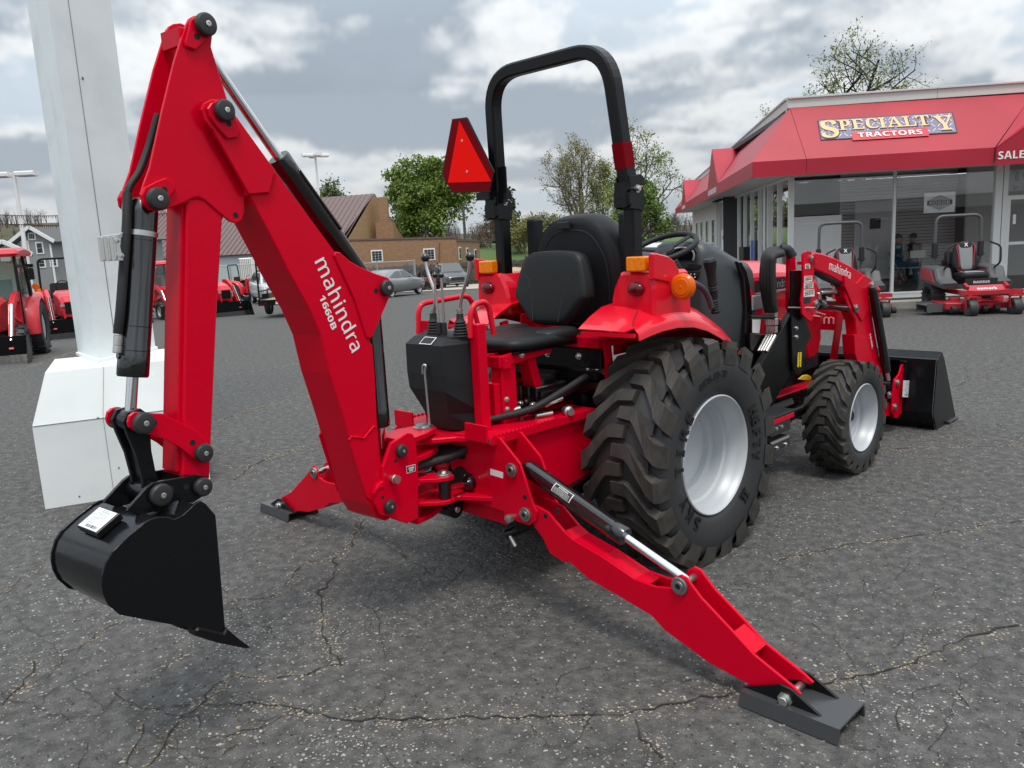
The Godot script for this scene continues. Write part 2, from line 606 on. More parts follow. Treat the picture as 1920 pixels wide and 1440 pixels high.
func build_ground() -> void:
	var n := FastNoiseLite.new()
	n.seed = 8; n.frequency = 0.35; n.fractal_octaves = 4
	var n2 := FastNoiseLite.new()
	n2.seed = 31; n2.frequency = 1.3; n2.fractal_octaves = 4
	var xs := axis_lines(-5.0, 5.0, 0.09, 500.0)
	var zs := axis_lines(-4.5, 3.5, 0.09, 500.0)
	var st := S()
	smooth_on(st)
	var W := zs.size()
	for x in xs:
		for z in zs:
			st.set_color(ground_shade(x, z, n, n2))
			st.add_vertex(Vector3(x, gh(x, z), z))
	for i in xs.size() - 1:
		for j in W - 1:
			var a := i * W + j
			for k in [a, a + W, a + W + 1, a, a + W + 1, a + 1]: st.add_index(k)
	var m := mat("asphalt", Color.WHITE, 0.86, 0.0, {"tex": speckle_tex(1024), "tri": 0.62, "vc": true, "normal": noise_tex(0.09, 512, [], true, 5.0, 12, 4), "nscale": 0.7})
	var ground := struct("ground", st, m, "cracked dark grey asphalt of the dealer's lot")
	cracks(ground)

func axis_lines(a: float, b: float, step: float, far: float) -> Array:
	var r := []
	var v := a
	while v < b:
		r.append(v)
		v += step
	r.append(b)
	var d := step
	var hi := b
	while hi < far:
		d *= 1.16
		hi += d
		r.append(hi)
	d = step
	var lo := a
	while lo > -far:
		d *= 1.16
		lo -= d
		r.push_front(lo)
	return r

func cracks(ground: Node) -> void:
	var lines := [
		zz(0, 960, 2.743, [780, 1316, 830, 1220, 870, 1130, 940, 1060, 1030, 1000, 1060, 940, 1110, 900, 1200, 850]),
		zz(0, 960, 2.743, [1060, 1000, 1280, 990, 1500, 1010, 1640, 1050, 1750, 1070, 1920, 1075, 2150, 1068, 2480, 1060, 2740, 1056, 3235, 1042, 3565, 960, 3840, 933]),
		zz(0, 960, 2.743, [1100, 1180, 1250, 1130, 1400, 1085, 1500, 1030]),
		zz(0, 960, 2.743, [1180, 850, 1440, 860, 1560, 845, 1700, 790, 1830, 770]),
		zz(0, 960, 2.743, [1750, 786, 1690, 700, 1650, 620, 1660, 540, 1640, 420, 1690, 370, 1730, 300, 1720, 240, 1790, 200, 1830, 120, 1880, 30]),
		zz(0, 960, 2.743, [1160, 470, 1300, 450, 1420, 430, 1490, 350, 1550, 270, 1720, 240]),
		zz(0, 960, 2.743, [0, 1010, 60, 940, 130, 890, 170, 800, 210, 740]),
		zz(0, 960, 2.743, [290, 750, 440, 680, 560, 590, 650, 560]),
		zz(0, 960, 2.743, [0, 430, 60, 390, 110, 350, 240, 270]),
		zz(0, 960, 2.743, [590, 930, 650, 970, 740, 1010, 1040, 1000]),
		zz(0, 960, 2.743, [740, 870, 840, 830, 900, 760, 1000, 720]),
		zz(0, 960, 2.743, [640, 1300, 690, 1210, 740, 1140, 720, 1080]),
		px([1535, 1285, 1640, 1265, 1740, 1230, 1820, 1195, 1870, 1180, 1925, 1172]),
		px([1190, 1352, 1203, 1385, 1230, 1410, 1256, 1445]),
		px([600, 673, 520, 690, 430, 702, 400, 704]),
		px([1440, 830, 1500, 826, 1620, 845, 1780, 838, 1925, 836]),
		px([0, 700, 50, 690, 150, 655]),
		px([405, 790, 500, 762, 560, 745, 640, 735]),
		px([440, 900, 470, 875, 520, 850, 600, 838]),
		px([1460, 1050, 1600, 1020, 1760, 1000, 1925, 975]),
	]
	var st := S()
	var r := RandomNumberGenerator.new()
	r.seed = 77
	var spots := []
	var main := lines.size()
	for k in 70:      # hairline cracks between the big ones
		var u := Vector2(r.randf_range(-40, 1960), 690.0 + 760.0 * pow(r.randf(), 0.8))
		if k % 3 == 0: u = Vector2(r.randf_range(0, 760), r.randf_range(1000, 1440))
		if k % 5 == 0: u = Vector2(r.randf_range(1500, 1920), r.randf_range(620, 800))
		var a := r.randf() * TAU
		var l := PackedVector2Array([u])
		var flat_ := clampf((u.y - 480.0) / 700.0, 0.15, 0.8)
		for q in r.randi_range(3, 7):
			a += r.randfn(0, 0.5)
			u += Vector2(cos(a), sin(a) * flat_) * r.randf_range(20, 60)
			if u.y > 600: l.append(u)
		if l.size() > 2: lines.append(l)
	for li in lines.size():
		var w0: float = [0.010, 0.012, 0.007, 0.008, 0.011, 0.008, 0.012, 0.007, 0.006, 0.007, 0.005, 0.006, 0.014, 0.011, 0.012, 0.010, 0.012, 0.012, 0.012, 0.008][li] if li < main else r.randf_range(0.002, 0.0045)
		var p: PackedVector2Array = lines[li]
		var pts := []
		for i in p.size() - 1:
			var a := gnd(p[i].x, p[i].y)
			var b := gnd(p[i + 1].x, p[i + 1].y)
			var k := maxi(2, int(a.distance_to(b) / 0.035))
			for q in k:
				var c := a.lerp(b, float(q) / k)
				pts.append(c + Vector3(r.randf_range(-1, 1), 0, r.randf_range(-1, 1)) * 0.012)
		flat_on(st)
		var prev := []
		for i in pts.size():
			var t: Vector3 = (pts[mini(i + 1, pts.size() - 1)] - pts[maxi(i - 1, 0)]).normalized()
			var s := t.cross(Vector3.UP)
			var w := w0 * r.randf_range(0.15, 1.0) * (0.5 + absf(sin(i * 0.21 + li)) * 0.6)
			var q: Vector3 = pts[i]
			q.y = gh(q.x, q.z) + 0.004
			var cur := [q - s * w * 0.5, q + s * w * 0.5]
			if prev.size() > 0: quad(st, prev[0], prev[1], cur[1], cur[0])
			prev = cur
			var heavy := r.randf() < 0.75
			if heavy:
				for u in int(w0 * (1700 if li < main else 300)):
					spots.append([q + s * r.randfn(0, w0 * (1.3 + 2.2 * absf(sin(i * 0.13 + li * 2.0)))) + t * r.randf_range(-0.02, 0.02), 0.5 + pow(r.randf(), 2) * 0.9, 1])
	var ck := part(ground, "crack", st, mat("crack", lin(0.022, 0.020, 0.018), 0.95), "long dark cracks across the asphalt")
	ck.set_meta("kind", "stuff")
	# worn places where the aggregate shows, and loose chips along the cracks
	for c in [[240, 1130, 260, 70], [420, 1180, 160, 60], [470, 1205, 120, 60], [30, 1250, 70, 60], [620, 1200, 40, 70], [700, 1170, 90, 40], [480, 850, 70, 40], [540, 830, 90, 30], [720, 900, 60, 30], [900, 1130, 140, 40], [640, 1390, 130, 60], [1480, 990, 90, 40], [1720, 1330, 120, 60], [1500, 960, 60, 30], [100, 1000, 80, 30]]:
		for k in int(c[2] * c[3] * 0.022):
			var q := gnd(clampf(c[0] + r.randfn(0, c[2] * 0.5), -60, 1980), c[1] + r.randfn(0, c[3] * 0.5))
			spots.append([q, 0.6 + r.randf() * 0.5, 0])
	for k in 4300:
		var q := gnd(r.randf_range(-60, 1980), 660 + 790 * pow(r.randf(), 0.7))
		spots.append([q, 0.45 + pow(r.randf(), 3) * 0.7, 0])
	var chip := S()
	flat_on(chip)
	var up := [Vector3(0, 0.5, 0)]
	var rim := []
	for k in 6:
		var a := TAU * k / 6
		rim.append(Vector3(cos(a) * (0.8 + 0.3 * sin(k * 2.3)), 0.08 * (k % 2), sin(a) * 0.8))
	for k in 6:
		tri(chip, up[0], rim[(k + 1) % 6], rim[k])
	chip.generate_normals()
	var mesh := chip.commit()
	var mm := MultiMesh.new()
	mm.transform_format = MultiMesh.TRANSFORM_3D
	mm.use_colors = true
	mm.mesh = mesh
	mm.instance_count = spots.size()
	for i in spots.size():
		var q: Vector3 = spots[i][0]
		var sc: float = spots[i][1] * 0.0052
		var b := Basis(Vector3.UP, r.randf() * TAU).scaled(Vector3(sc * r.randf_range(0.7, 1.4), sc, sc))
		mm.set_instance_transform(i, Transform3D(b, Vector3(q.x, gh(q.x, q.z) + 0.001, q.z)))
		var v := r.randf_range(0.14, 0.42)
		var col := Color(v, v * 0.98, v * 0.94)
		if spots[i][2] == 1:
			v = r.randf_range(0.10, 0.40)
			col = Color(v, v * 0.86, v * 0.62)
		mm.set_instance_color(i, col)
	var mi := MultiMeshInstance3D.new()
	mi.multimesh = mm
	mi.name = "stone_chips"
	mi.material_override = mat("chip", Color.WHITE, 0.8, 0.0, {"vc": true})
	ground.add_child(mi)
	mi.set_meta("kind", "stuff")

# ---------- the tractor ----------
var T: Node3D
func sub(parent: Node, n: String, st: SurfaceTool, m: String, label := "") -> MeshInstance3D:
	return part(parent, n, st, M[m], label)
func holder(n: String, label := "") -> Node3D:
	var o := Node3D.new()
	o.name = n
	T.add_child(o, true)
	if label != "": o.set_meta("label", label)
	return o
func disc_hole(parent: Node, p: Vector3, nrm: Vector3, r: float) -> void:  # nothing is bored: a black disc paints the dark of the hole
	var st := S()
	lathe(st, p - nrm * 0.004, nrm, [[0, r], [0.0046, r], [0.0046, 0]], 16)
	sub(parent, "painted_hole", st, "painted_hole")
func washer_pin(parent: Node, p: Vector3, nrm: Vector3, r: float) -> void:   # steel eye with a dark bore, as on the stabilizer pins
	var st := S()
	lathe(st, p, nrm, [[-0.002, r], [0.008, r], [0.010, r * 0.92], [0.010, r * 0.62], [0.016, r * 0.58], [0.016, r * 0.34], [0.008, r * 0.32], [0.008, 0]], 24)
	sub(parent, "pin", st, "steel")
	var s2 := S()
	lathe(s2, p + nrm * 0.0082, nrm, [[0, r * 0.31], [0.001, r * 0.31], [0.001, 0]], 16)
	sub(parent, "pin_bore", s2, "painted_hole")
func pin_cap(parent: Node, p: Vector3, nrm: Vector3, r: float) -> void:
	var st := S()
	lathe(st, p, nrm, [[0, r * 0.9], [0.003, r * 0.98], [0.009, r], [0.016, r * 0.98], [0.021, r * 0.86], [0.0235, r * 0.55], [0.0235, r * 0.3], [0.022, r * 0.27], [0.022, 0]], 28)
	sub(parent, "pin_cap", st, "cap")
	var s2 := S()
	lathe(s2, p + nrm * 0.022, nrm, [[0, r * 0.26], [0.004, r * 0.26], [0.0048, r * 0.2], [0.0048, r * 0.12], [0.002, r * 0.1], [0.002, 0]], 14)
	sub(parent, "cap_bolt", s2, "zinc")
func hyd(n: String, a: Vector3, b: Vector3, r: float, rod_r: float, barrel: float, sleeve := "black_gloss", label := "") -> MeshInstance3D:   # a hydraulic cylinder: eye at a, barrel, rod, eye at b
	var d := (b - a)
	var l := d.length()
	d /= l
	var e := l * barrel
	var st := S()
	lathe(st, a, d, [[0, 0], [0, r * 0.7], [r * 0.6, r * 0.98], [r * 0.8, r], [e * 0.86, r], [e * 0.862, r * 1.015], [e * 0.99, r * 1.015], [e, r * 0.95], [e, rod_r]], 32)
	var cyl := part(T, n, st, M[sleeve], label)
	var s2 := S()
	rod(s2, a + d * (e - 0.01), b, rod_r, 24)
	sub(cyl, "piston_rod", s2, "chrome")
	return cyl

func arc_text(parent: Node, s: String, c: Vector3, r: float, a0: float, a1: float, z: float, h: float, m: String, n := "sidewall_lettering") -> void:
	var st := S()
	var fnt := SystemFont.new()
	fnt.font_names = PackedStringArray(["Droid Sans"])
	fnt.font_weight = 700
	for i in s.length():
		if s[i] == " ": continue
		var t := TextMesh.new()
		t.font = fnt
		t.text = s[i]
		t.font_size = 32
		t.pixel_size = h / 24.0
		t.depth = 0.007
		t.curve_step = 4.0
		var a := lerpf(a0, a1, (i + 0.5) / s.length())
		var up := Vector3(cos(a), sin(a), 0)
		var b := Basis(up.cross(Vector3.BACK), up, Vector3.BACK)
		st.append_from(t, 0, Transform3D(b, c + up * r + Vector3(0, 0, z)))
	var o := MeshInstance3D.new()
	o.mesh = st.commit()
	o.name = n
	o.material_override = M[m]
	parent.add_child(o, true)

func lug_mesh(stations: Array) -> ArrayMesh:   # stations: [across, base radius, top radius, angle, half width base, half width top] round a wheel axis along z
	var st := S()
	flat_on(st)
	var rows := []
	for q in stations:
		var row := []
		for k in [[q[1], -q[4]], [q[2], -q[5]], [q[2], q[5]], [q[1], q[4]]]:
			var a: float = q[3] + k[1] / q[2]
			row.append(Vector3(cos(a) * k[0], sin(a) * k[0], q[0]))
		rows.append(row)
	for i in rows.size() - 1:
		for k in 3:
			quad(st, rows[i][k], rows[i][k + 1], rows[i + 1][k + 1], rows[i + 1][k])
	quad(st, rows[0][0], rows[0][1], rows[0][2], rows[0][3])
	var e: Array = rows[rows.size() - 1]
	quad(st, e[3], e[2], e[1], e[0])
	st.generate_normals()
	return st.commit()
func pad_mesh(w0: float, w1: float, a0: float, a1: float, r0: float, r1: float) -> ArrayMesh:
	var st := S()
	flat_on(st)
	var P := func(w: float, a: float, r: float) -> Vector3: return Vector3(cos(a) * r, sin(a) * r, w)
	quad(st, P.call(w0, a0, r1), P.call(w1, a0 + 0.05, r1), P.call(w1, a1 + 0.05, r1), P.call(w0, a1, r1))
	quad(st, P.call(w0, a0, r0), P.call(w0, a0, r1), P.call(w0, a1, r1), P.call(w0, a1, r0))
	quad(st, P.call(w0, a0, r0), P.call(w1, a0 + 0.05, r0), P.call(w1, a0 + 0.05, r1), P.call(w0, a0, r1))
	quad(st, P.call(w0, a1, r1), P.call(w1, a1 + 0.05, r1), P.call(w1, a1 + 0.05, r0), P.call(w0, a1, r0))
	st.generate_normals()
	return st.commit()
func wheel(n: String, at: Vector3, side: float, R: float, W: float, rimr: float, dish: float, lugs: int, label: String, front := false, spin := 0.0) -> void:
	var w := holder(n, label)
	w.position = at
	if side < 0: w.rotation.y = PI
	w.rotation.z += spin * side
	var hw := W / 2
	var rc := R * 0.945        # carcass under the lugs
	var st := S()
	lathe(st, Vector3.ZERO, Vector3.BACK, [[-hw * 0.86, rimr * 1.02], [-hw * 1.0, rimr + (R - rimr) * 0.35], [-hw * 1.0, rimr + (R - rimr) * 0.6], [-hw * 0.9, R * 0.89], [-hw * 0.6, rc * 0.985], [0, rc], [hw * 0.6, rc * 0.985], [hw * 0.9, R * 0.89], [hw * 0.99, rimr + (R - rimr) * 0.62], [hw * 1.0, rimr + (R - rimr) * 0.38], [hw * 0.95, rimr + (R - rimr) * 0.14], [hw * 0.90, rimr * 1.05], [hw * 0.86, rimr * 1.02], [hw * 0.8, rimr * 0.97]], 96)
	sub(w, "tyre", st, "rubber")
	var sw := 1.0 if side > 0 else -1.0
	for sd in [1, -1]:
		var sh: float = 0.30 if not front else 0.34
		var lw: float = TAU * R / lugs * 0.27
		var stn := []
		for q in [[-0.13, 0.0, 0.62], [0.24, 0.02, 0.70], [0.33, 0.10, 0.76], [0.70, 0.66, 0.86], [0.78, 0.84, 0.95], [0.965, 1.0, 1.02]]:
			var rb: float = rc * (1.0 - 0.02 * q[0])
			stn.append([q[0] * hw * sd, rb * 0.98, R * (1.0 - 0.012 * q[0] * q[0]), sh * q[1] * sw * 1.0, lw * q[2] * 1.25, lw * q[2] * 0.95])
		stn.append([hw * 1.0 * sd, R * 0.86, R * 0.93, sh * 1.06 * sw, lw * 1.2, lw * 1.0])
		stn.append([hw * 1.008 * sd, R * 0.79, R * 0.815, sh * 1.10 * sw, lw * 1.1, lw * 0.95])
		var lm := lug_mesh(stn)
		var pm := pad_mesh(hw * 0.50 * sd, hw * 0.80 * sd, 0.0, 0.10 * sw, rc * 0.95, rc * 1.012)
		for i in lugs:
			var l := MeshInstance3D.new()
			l.mesh = lm
			l.name = "tread_lug"
			l.material_override = M["rubber_lug"]
			l.rotation.z = TAU * (i + (0.5 if sd < 0 else 0.0)) / lugs
			w.add_child(l, true)
			if not front and sd > 0:
				var pd := MeshInstance3D.new()
				pd.mesh = pm
				pd.name = "tread_block"
				pd.material_override = M["rubber"]
				pd.rotation.z = TAU * (i + 0.5) / lugs + 0.16 * sw
				w.add_child(pd, true)
	var s3 := S()
	var z0 := hw * 0.90
	lathe(s3, Vector3.ZERO, Vector3.BACK, [[z0 - 0.015, rimr * 1.0], [z0, rimr * 1.005], [z0 + 0.004, rimr * 0.985], [z0, rimr * 0.965], [z0 - 0.012, rimr * 0.945], [z0 - 0.03, rimr * 0.915], [z0 - 0.055, rimr * 0.90], [z0 - 0.065, rimr * 0.875], [z0 - 0.095, rimr * 0.865], [z0 - 0.105, rimr * 0.82], [z0 - dish * 0.75, rimr * 0.80], [z0 - dish * 0.78, rimr * 0.70], [z0 - dish * 0.92, rimr * 0.68], [z0 - dish * 0.95, rimr * 0.56], [z0 - dish, rimr * 0.5], [z0 - dish, 0.0]], 72)
	sub(w, "rim", s3, "silver")
	var s4 := S()
	if front:
		lathe(s4, Vector3(0, 0, z0 - dish), Vector3.BACK, [[0, rimr * 0.34], [0.03, rimr * 0.34], [0.035, rimr * 0.3], [0.035, rimr * 0.15], [0.06, rimr * 0.13], [0.06, 0]], 20)
		sub(w, "hub", s4, "dark")
	for k in (6 if front else 0):
		var a := TAU * k / 6 + 0.2
		var sb := S()
		bolt(sb, Vector3(cos(a) * rimr * 0.45, sin(a) * rimr * 0.45, z0 - dish), Vector3.BACK, 0.011, 0.018)
		sub(w, "wheel_nut", sb, "zinc")
	var vs := S()
	rod(vs, Vector3(-rimr * 0.62, rimr * 0.2, z0 - dish * 0.9), Vector3(-rimr * 0.60, rimr * 0.2, z0 - dish * 0.9 + 0.025), 0.006)
	sub(w, "valve", vs, "dark")
	if not front and side > 0:
		arc_text(w, "SKY TIRE", Vector3.ZERO, rimr * 1.2, PI * 1.30, PI * 0.70, hw * 0.985, 0.072, "rubber_mark")
		arc_text(w, "HEFTY", Vector3.ZERO, rimr * 1.22, 0.46, -0.40, hw * 0.985, 0.068, "rubber_mark")
		arc_text(w, "43X16.00-20", Vector3.ZERO, rimr * 1.36, PI * 0.62, PI * 0.42, hw * 0.992, 0.034, "rubber_mark")
		arc_text(w, "II", Vector3.ZERO, rimr * 1.2, -0.85, -1.02, hw * 0.985, 0.07, "rubber_mark")

func build_tractor() -> void:
	T = thing("compact_tractor", "large red compact tractor with front loader and rear backhoe arm", "tractor")
	mat("rubber", lin(0.027, 0.027, 0.028), 0.55, 0.0, {"normal": noise_tex(0.12, 256, [], true, 6.0, 9, 4), "nscale": 0.2, "tri": 4.0})
	mat("rubber_lug", lin(0.052, 0.048, 0.042), 0.72, 0.0, {"tex": noise_tex(0.02, 256, [[0.0, Color(0.6, 0.6, 0.6)], [0.45, Color(0.85, 0.85, 0.85)], [1.0, Color(1, 0.96, 0.9)]], false, 1, 21, 5), "tri": 2.0})
	mat("rubber_mark", lin(0.008, 0.008, 0.008), 0.35)
	wheel("rear_wheel", Vector3(0, 0.505, 0.56), 1, 0.546, 0.405, 0.285, 0.21, 20, "right rear wheel in front of the camera", false, 0.1)
	wheel("rear_wheel", Vector3(0, 0.505, -0.56), -1, 0.546, 0.405, 0.285, 0.21, 20, "left rear wheel behind the backhoe")
	wheel("front_wheel", Vector3(1.7355, 0.350, 0.62), 1, 0.352, 0.255, 0.213, 0.13, 20, "right front wheel", true, 0.06)
	wheel("front_wheel", Vector3(1.7355, 0.350, -0.62), -1, 0.352, 0.255, 0.213, 0.13, 20, "left front wheel", true)
	build_backhoe()
	build_stabilizers()
	build_body()
	build_loader()

var SW := 0.1134      # the arm is swung a few degrees to the right
var BO := Vector3(-1.14, 0, 0)
func bn() -> Vector3: return Vector3(sin(SW), 0, cos(SW))
func bf() -> Vector3: return Vector3(cos(SW), 0, -sin(SW))
func bw(w: float) -> Transform3D: return frame(BO + bn() * w, bf(), Vector3.UP)
func bp(x: float, y: float, w: float) -> Vector3: return on(Vector2(x, y), BO + bn() * w, bn())
func bc(x: float, y: float, w: float) -> Vector3: return bp(x, y, w) - bn() * w      # the same pin on the arm's middle plane
func twins(parent: Node, n: String, pp: PackedVector2Array, w: float, thick: float, c := 0.0015, m := "red") -> Node3D:   # a near plate and its twin on the far side
	var q := flat(pp, bw(w))
	var st := S()
	prism(st, q, bw(w), -thick, 0.0, c)
	var near := sub(parent, n, st, m)
	st = S()
	prism(st, q, bw(-w), 0.0, thick, c)
	sub(parent, n, st, m)
	return near
func hplate(st: SurfaceTool, uw: Array, y0: float, y1: float, c := 0.002) -> void:   # level plate in (forward, right) of the arm
	var f := frame(BO, bf(), -bn())
	var p := PackedVector2Array()
	for i in range(0, uw.size(), 2): p.append(Vector2(uw[i], -uw[i + 1]))
	prism(st, p, f, y0, y1, c)

func weld(parent: Node, pp: PackedVector2Array, w: float) -> void:   # a rippled weld bead along a seam
	var pts := []
	for i in pp.size() - 1:
		for k in 6: 
			var p := pp[i].lerp(pp[i + 1], k / 6.0)
			pts.append(bp(p.x, p.y, w) + Vector3(rng.randf_range(-1, 1), rng.randf_range(-1, 1), 0) * 0.0012)
	var st := S()
	tube(st, pts, 0.0045, 7)
	sub(parent, "weld_bead", st, "red")
func build_backhoe() -> void:
	var N := bn()
	# --- boom
	var st := S()
	prism(st, flat(px([468, 366, 516, 320, 626, 469, 640, 500, 668, 565, 690, 632, 699, 648, 703, 700, 708, 803, 716, 880, 738, 930, 744, 952, 738, 968, 724, 977, 705, 970, 690, 945, 643, 780, 618, 700, 602, 630, 581, 581, 540, 507, 527, 480]), bw(0.085)), bw(0), -0.085, 0.085, 0.003)
	var boom := sub(T, "backhoe_boom", st, "red")
	var s1 := S()
	twins(boom, "fork_plate", zz(180, 0, 3, [592, 615, 605, 582, 650, 558, 715, 560, 768, 610, 792, 655, 1010, 958, 975, 1083, 862, 1093, 660, 735, 612, 680]), 0.099, 0.015, 0.003)
	twins(boom, "boss_plate", zz(180, 0, 3, [628, 610, 650, 578, 690, 562, 740, 575, 785, 645, 815, 735, 796, 774, 742, 780, 690, 722, 640, 655]), 0.110, 0.011, 0.003)
	disc_hole(boom, bp(180 + 748 / 3.0, 695 / 3.0, 0.110), N, 0.010)
	pin_cap(boom, bp(418, 208, 0.110), N, 0.034)
	twins(boom, "cylinder_bracket", zz(540, 440, 5.536, [480, 215, 500, 175, 545, 185, 640, 270, 760, 340, 900, 400, 1040, 445, 1080, 490, 1090, 570, 1060, 640, 880, 1060, 850, 1078, 818, 1065, 800, 1010, 700, 690]), 0.093, 0.014, 0.003)
	disc_hole(boom, bp(540 + 913 / 5.536, 440 + 583 / 5.536, 0.093), N, 0.011)
	pin_cap(boom, bp(722, 540, 0.094), N, 0.031)
	twins(boom, "foot_doubler", zz(640, 760, 6, [85, 392, 112, 352, 250, 372, 360, 240, 392, 245, 404, 270, 425, 640, 470, 700, 500, 900, 420, 910, 375, 990, 350, 1080, 290, 1040, 160, 640]), 0.0915, 0.0065, 0.002)
	for wq in [[zz(180, 0, 3, [612, 680, 660, 735, 760, 912, 862, 1093, 975, 1083, 1010, 958]), 0.085], [zz(540, 440, 5.536, [480, 215, 560, 400, 700, 690, 800, 1010, 818, 1065, 850, 1078]), 0.0855], [zz(640, 760, 6, [85, 392, 112, 352, 250, 372, 360, 240, 392, 245]), 0.0915], [zz(180, 0, 3, [480, 1142, 540, 1113, 575, 1106, 612, 1124, 655, 1162, 718, 1216]), 0.060]]:
		weld(boom, wq[0], wq[1])
	# lettering
	var a := bp(601, 489, 0.0855)
	var b := bp(670, 659, 0.0855)
	var xd := (b - a).normalized()
	lettering(boom, "lettering", "mahindra", bp(637, 572, 0.0852), xd, N.cross(xd), (b - a).length(), 0.066, M["letter"], false)
	a = bp(603, 555, 0.0855)
	b = bp(627, 617, 0.0855)
	xd = (b - a).normalized()
	lettering(boom, "lettering", "1660B", bp(615, 586, 0.0852), xd, N.cross(xd), (b - a).length(), 0.026, M["letter"])
	# --- dipper with its head plates
	st = S()
	prism(st, flat(px([351, 372, 418, 372, 418, 410, 407, 600, 394, 897, 342, 893, 347, 600, 350, 420]), bw(0.060)), bw(0), -0.060, 0.060, 0.006)
	var dip := sub(T, "dipper_stick", st, "red")
	twins(dip, "head_plate", zz(180, 0, 3, [512, 130, 525, 104, 552, 88, 592, 84, 630, 100, 652, 150, 655, 200, 648, 262, 665, 320, 700, 430, 745, 580, 770, 640, 780, 700, 800, 800, 836, 1000, 836, 1190, 822, 1238, 790, 1256, 755, 1246, 718, 1215, 655, 1160, 610, 1122, 575, 1105, 540, 1112, 490, 1140, 400, 1176, 345, 1190, 300, 1180, 264, 1142, 252, 1092, 272, 1030, 305, 940, 372, 630, 440, 350, 488, 195]), 0.066, 0.012, 0.002)
	twins(dip, "boss_plate", zz(180, 0, 3, [502, 235, 520, 170, 535, 110, 560, 88, 600, 84, 640, 112, 652, 160, 645, 205, 608, 240, 562, 282, 505, 258]), 0.078, 0.012, 0.003)
	twins(dip, "boss_plate", zz(180, 0, 3, [258, 1095, 278, 1052, 340, 1020, 395, 999, 440, 1028, 452, 1062, 412, 1115, 376, 1170, 340, 1186, 300, 1178, 266, 1142]), 0.078, 0.012, 0.003)
	disc_hole(dip, bp(180 + 568 / 3.0, 205 / 3.0, 0.078), N, 0.010)
	disc_hole(dip, bp(180 + 385 / 3.0, 1068 / 3.0, 0.078), N, 0.010)
	disc_hole(dip, bp(180 + 785 / 3.0, 1210 / 3.0, 0.066), N, 0.010)
	pin_cap(dip, bp(383, 47, 0.079), N, 0.035)
	pin_cap(dip, bp(293, 373, 0.079), N, 0.034)
	s1 = S()
	rod(s1, bc(383, 47, 0.079) - N * 0.085, bc(383, 47, 0.079) + N * 0.085, 0.014)
	rod(s1, bc(293, 373, 0.079) - N * 0.085, bc(293, 373, 0.079) + N * 0.085, 0.014)
	sub(dip, "pin", s1, "steel")
	s1 = S()
	var cb := bc(346, 66, 0.066)
	box(s1, cb, bf() * 0.02, Vector3.UP * 0.05 + bf() * 0.015, N * 0.11)
	sub(dip, "spacer", s1, "red")
	s1 = S()
	prism(s1, flat(px([346, 380, 340, 380, 336, 600, 331, 885, 341, 885, 346, 600]), bw(0.045)), bw(0), -0.045, 0.045, 0.003)
	sub(dip, "back_rib", s1, "red")
	# --- links at the foot of the dipper
	var L := func(l: Array) -> PackedVector2Array: return zz(200, 740, 6.546, l)
	var link := twins(T, "bucket_link", L.call([262, 340, 280, 262, 335, 215, 430, 222, 560, 230, 690, 234, 760, 268, 930, 350, 1090, 435, 1180, 520, 1270, 620, 1280, 740, 1200, 825, 1110, 815, 1040, 760, 900, 650, 720, 550, 600, 512, 440, 472, 340, 442, 275, 395]), 0.074, 0.012, 0.002)
	pin_cap(link, bp(200 + 438 / 6.546, 740 + 346 / 6.546, 0.075), N, 0.034)
	pin_cap(link, bp(200 + 1172 / 6.546, 740 + 712 / 6.546, 0.075), N, 0.031)
	disc_hole(link, bp(200 + 1055 / 6.546, 740 + 588 / 6.546, 0.074), N, 0.010)
	disc_hole(link, bp(200 + 585 / 6.546, 740 + 348 / 6.546, 0.074), N, 0.010)
	var kp := bc(200 + 438 / 6.546, 740 + 346 / 6.546, 0.075)
	var ep := bc(200 + 650 / 6.546, 740 + 1225 / 6.546, 0.08)
	s1 = S()
	rod(s1, kp - N * 0.061, kp + N * 0.061, 0.034)
	rod(s1, ep - N * 0.06, ep + N * 0.06, 0.036)
	var kd := (ep - kp)
	var side := kd.cross(N).normalized()
	for w in [-0.046, 0.046]:
		prism(s1, PackedVector2Array([Vector2(0.036, -0.02), Vector2(0.036, 0.02), Vector2(0.012, 0.040), Vector2(-0.03, 0.036), Vector2(-0.10, 0.024), Vector2(-0.17, 0.022), Vector2(-kd.length(), 0.030), Vector2(-kd.length(), -0.030), Vector2(-0.17, -0.022), Vector2(-0.10, -0.024), Vector2(-0.03, -0.036), Vector2(0.012, -0.040)]), frame(kp + N * w * 0.75, -kd, -side), -0.008, 0.008, 0.002)
	bar(s1, kp + kd * 0.38, ep, 0.056, 0.026, side)
	sub(T, "tilt_link", s1, "black_satin")
	for e in [bp(200 + 1172 / 6.546, 740 + 712 / 6.546, 0.075)]: pin_cap(link, e - N * 0.15, -N, 0.031)
	pin_cap(link, kp - N * 0.075, -N, 0.034)
	# --- bucket
	var B := func(l: Array) -> PackedVector2Array: return zz(40, 860, 3.79, l)
	var bwid := 0.17
	var outl: PackedVector2Array = B.call([1310, 320, 1382, 402, 1455, 1258, 1250, 1212, 960, 1160, 700, 1110, 620, 1040, 585, 970, 572, 900, 575, 830, 600, 740, 650, 660, 760, 550, 870, 460, 920, 430, 975, 413, 1040, 415, 1090, 430, 1150, 400, 1240, 315, 1275, 300])
	var q := flat(outl, bw(bwid))
	var bucket := holder("backhoe_bucket", "black digging bucket with its teeth on the ground")
	twins(bucket, "side_plate", outl, bwid, 0.010, 0.002, "black_satin")
	var s2 := S()
	var fr := bw(0)
	var inn := inset(q, 0.006)
	var inn2 := inset(q, 0.014)
	var ra := []
	var rb := []
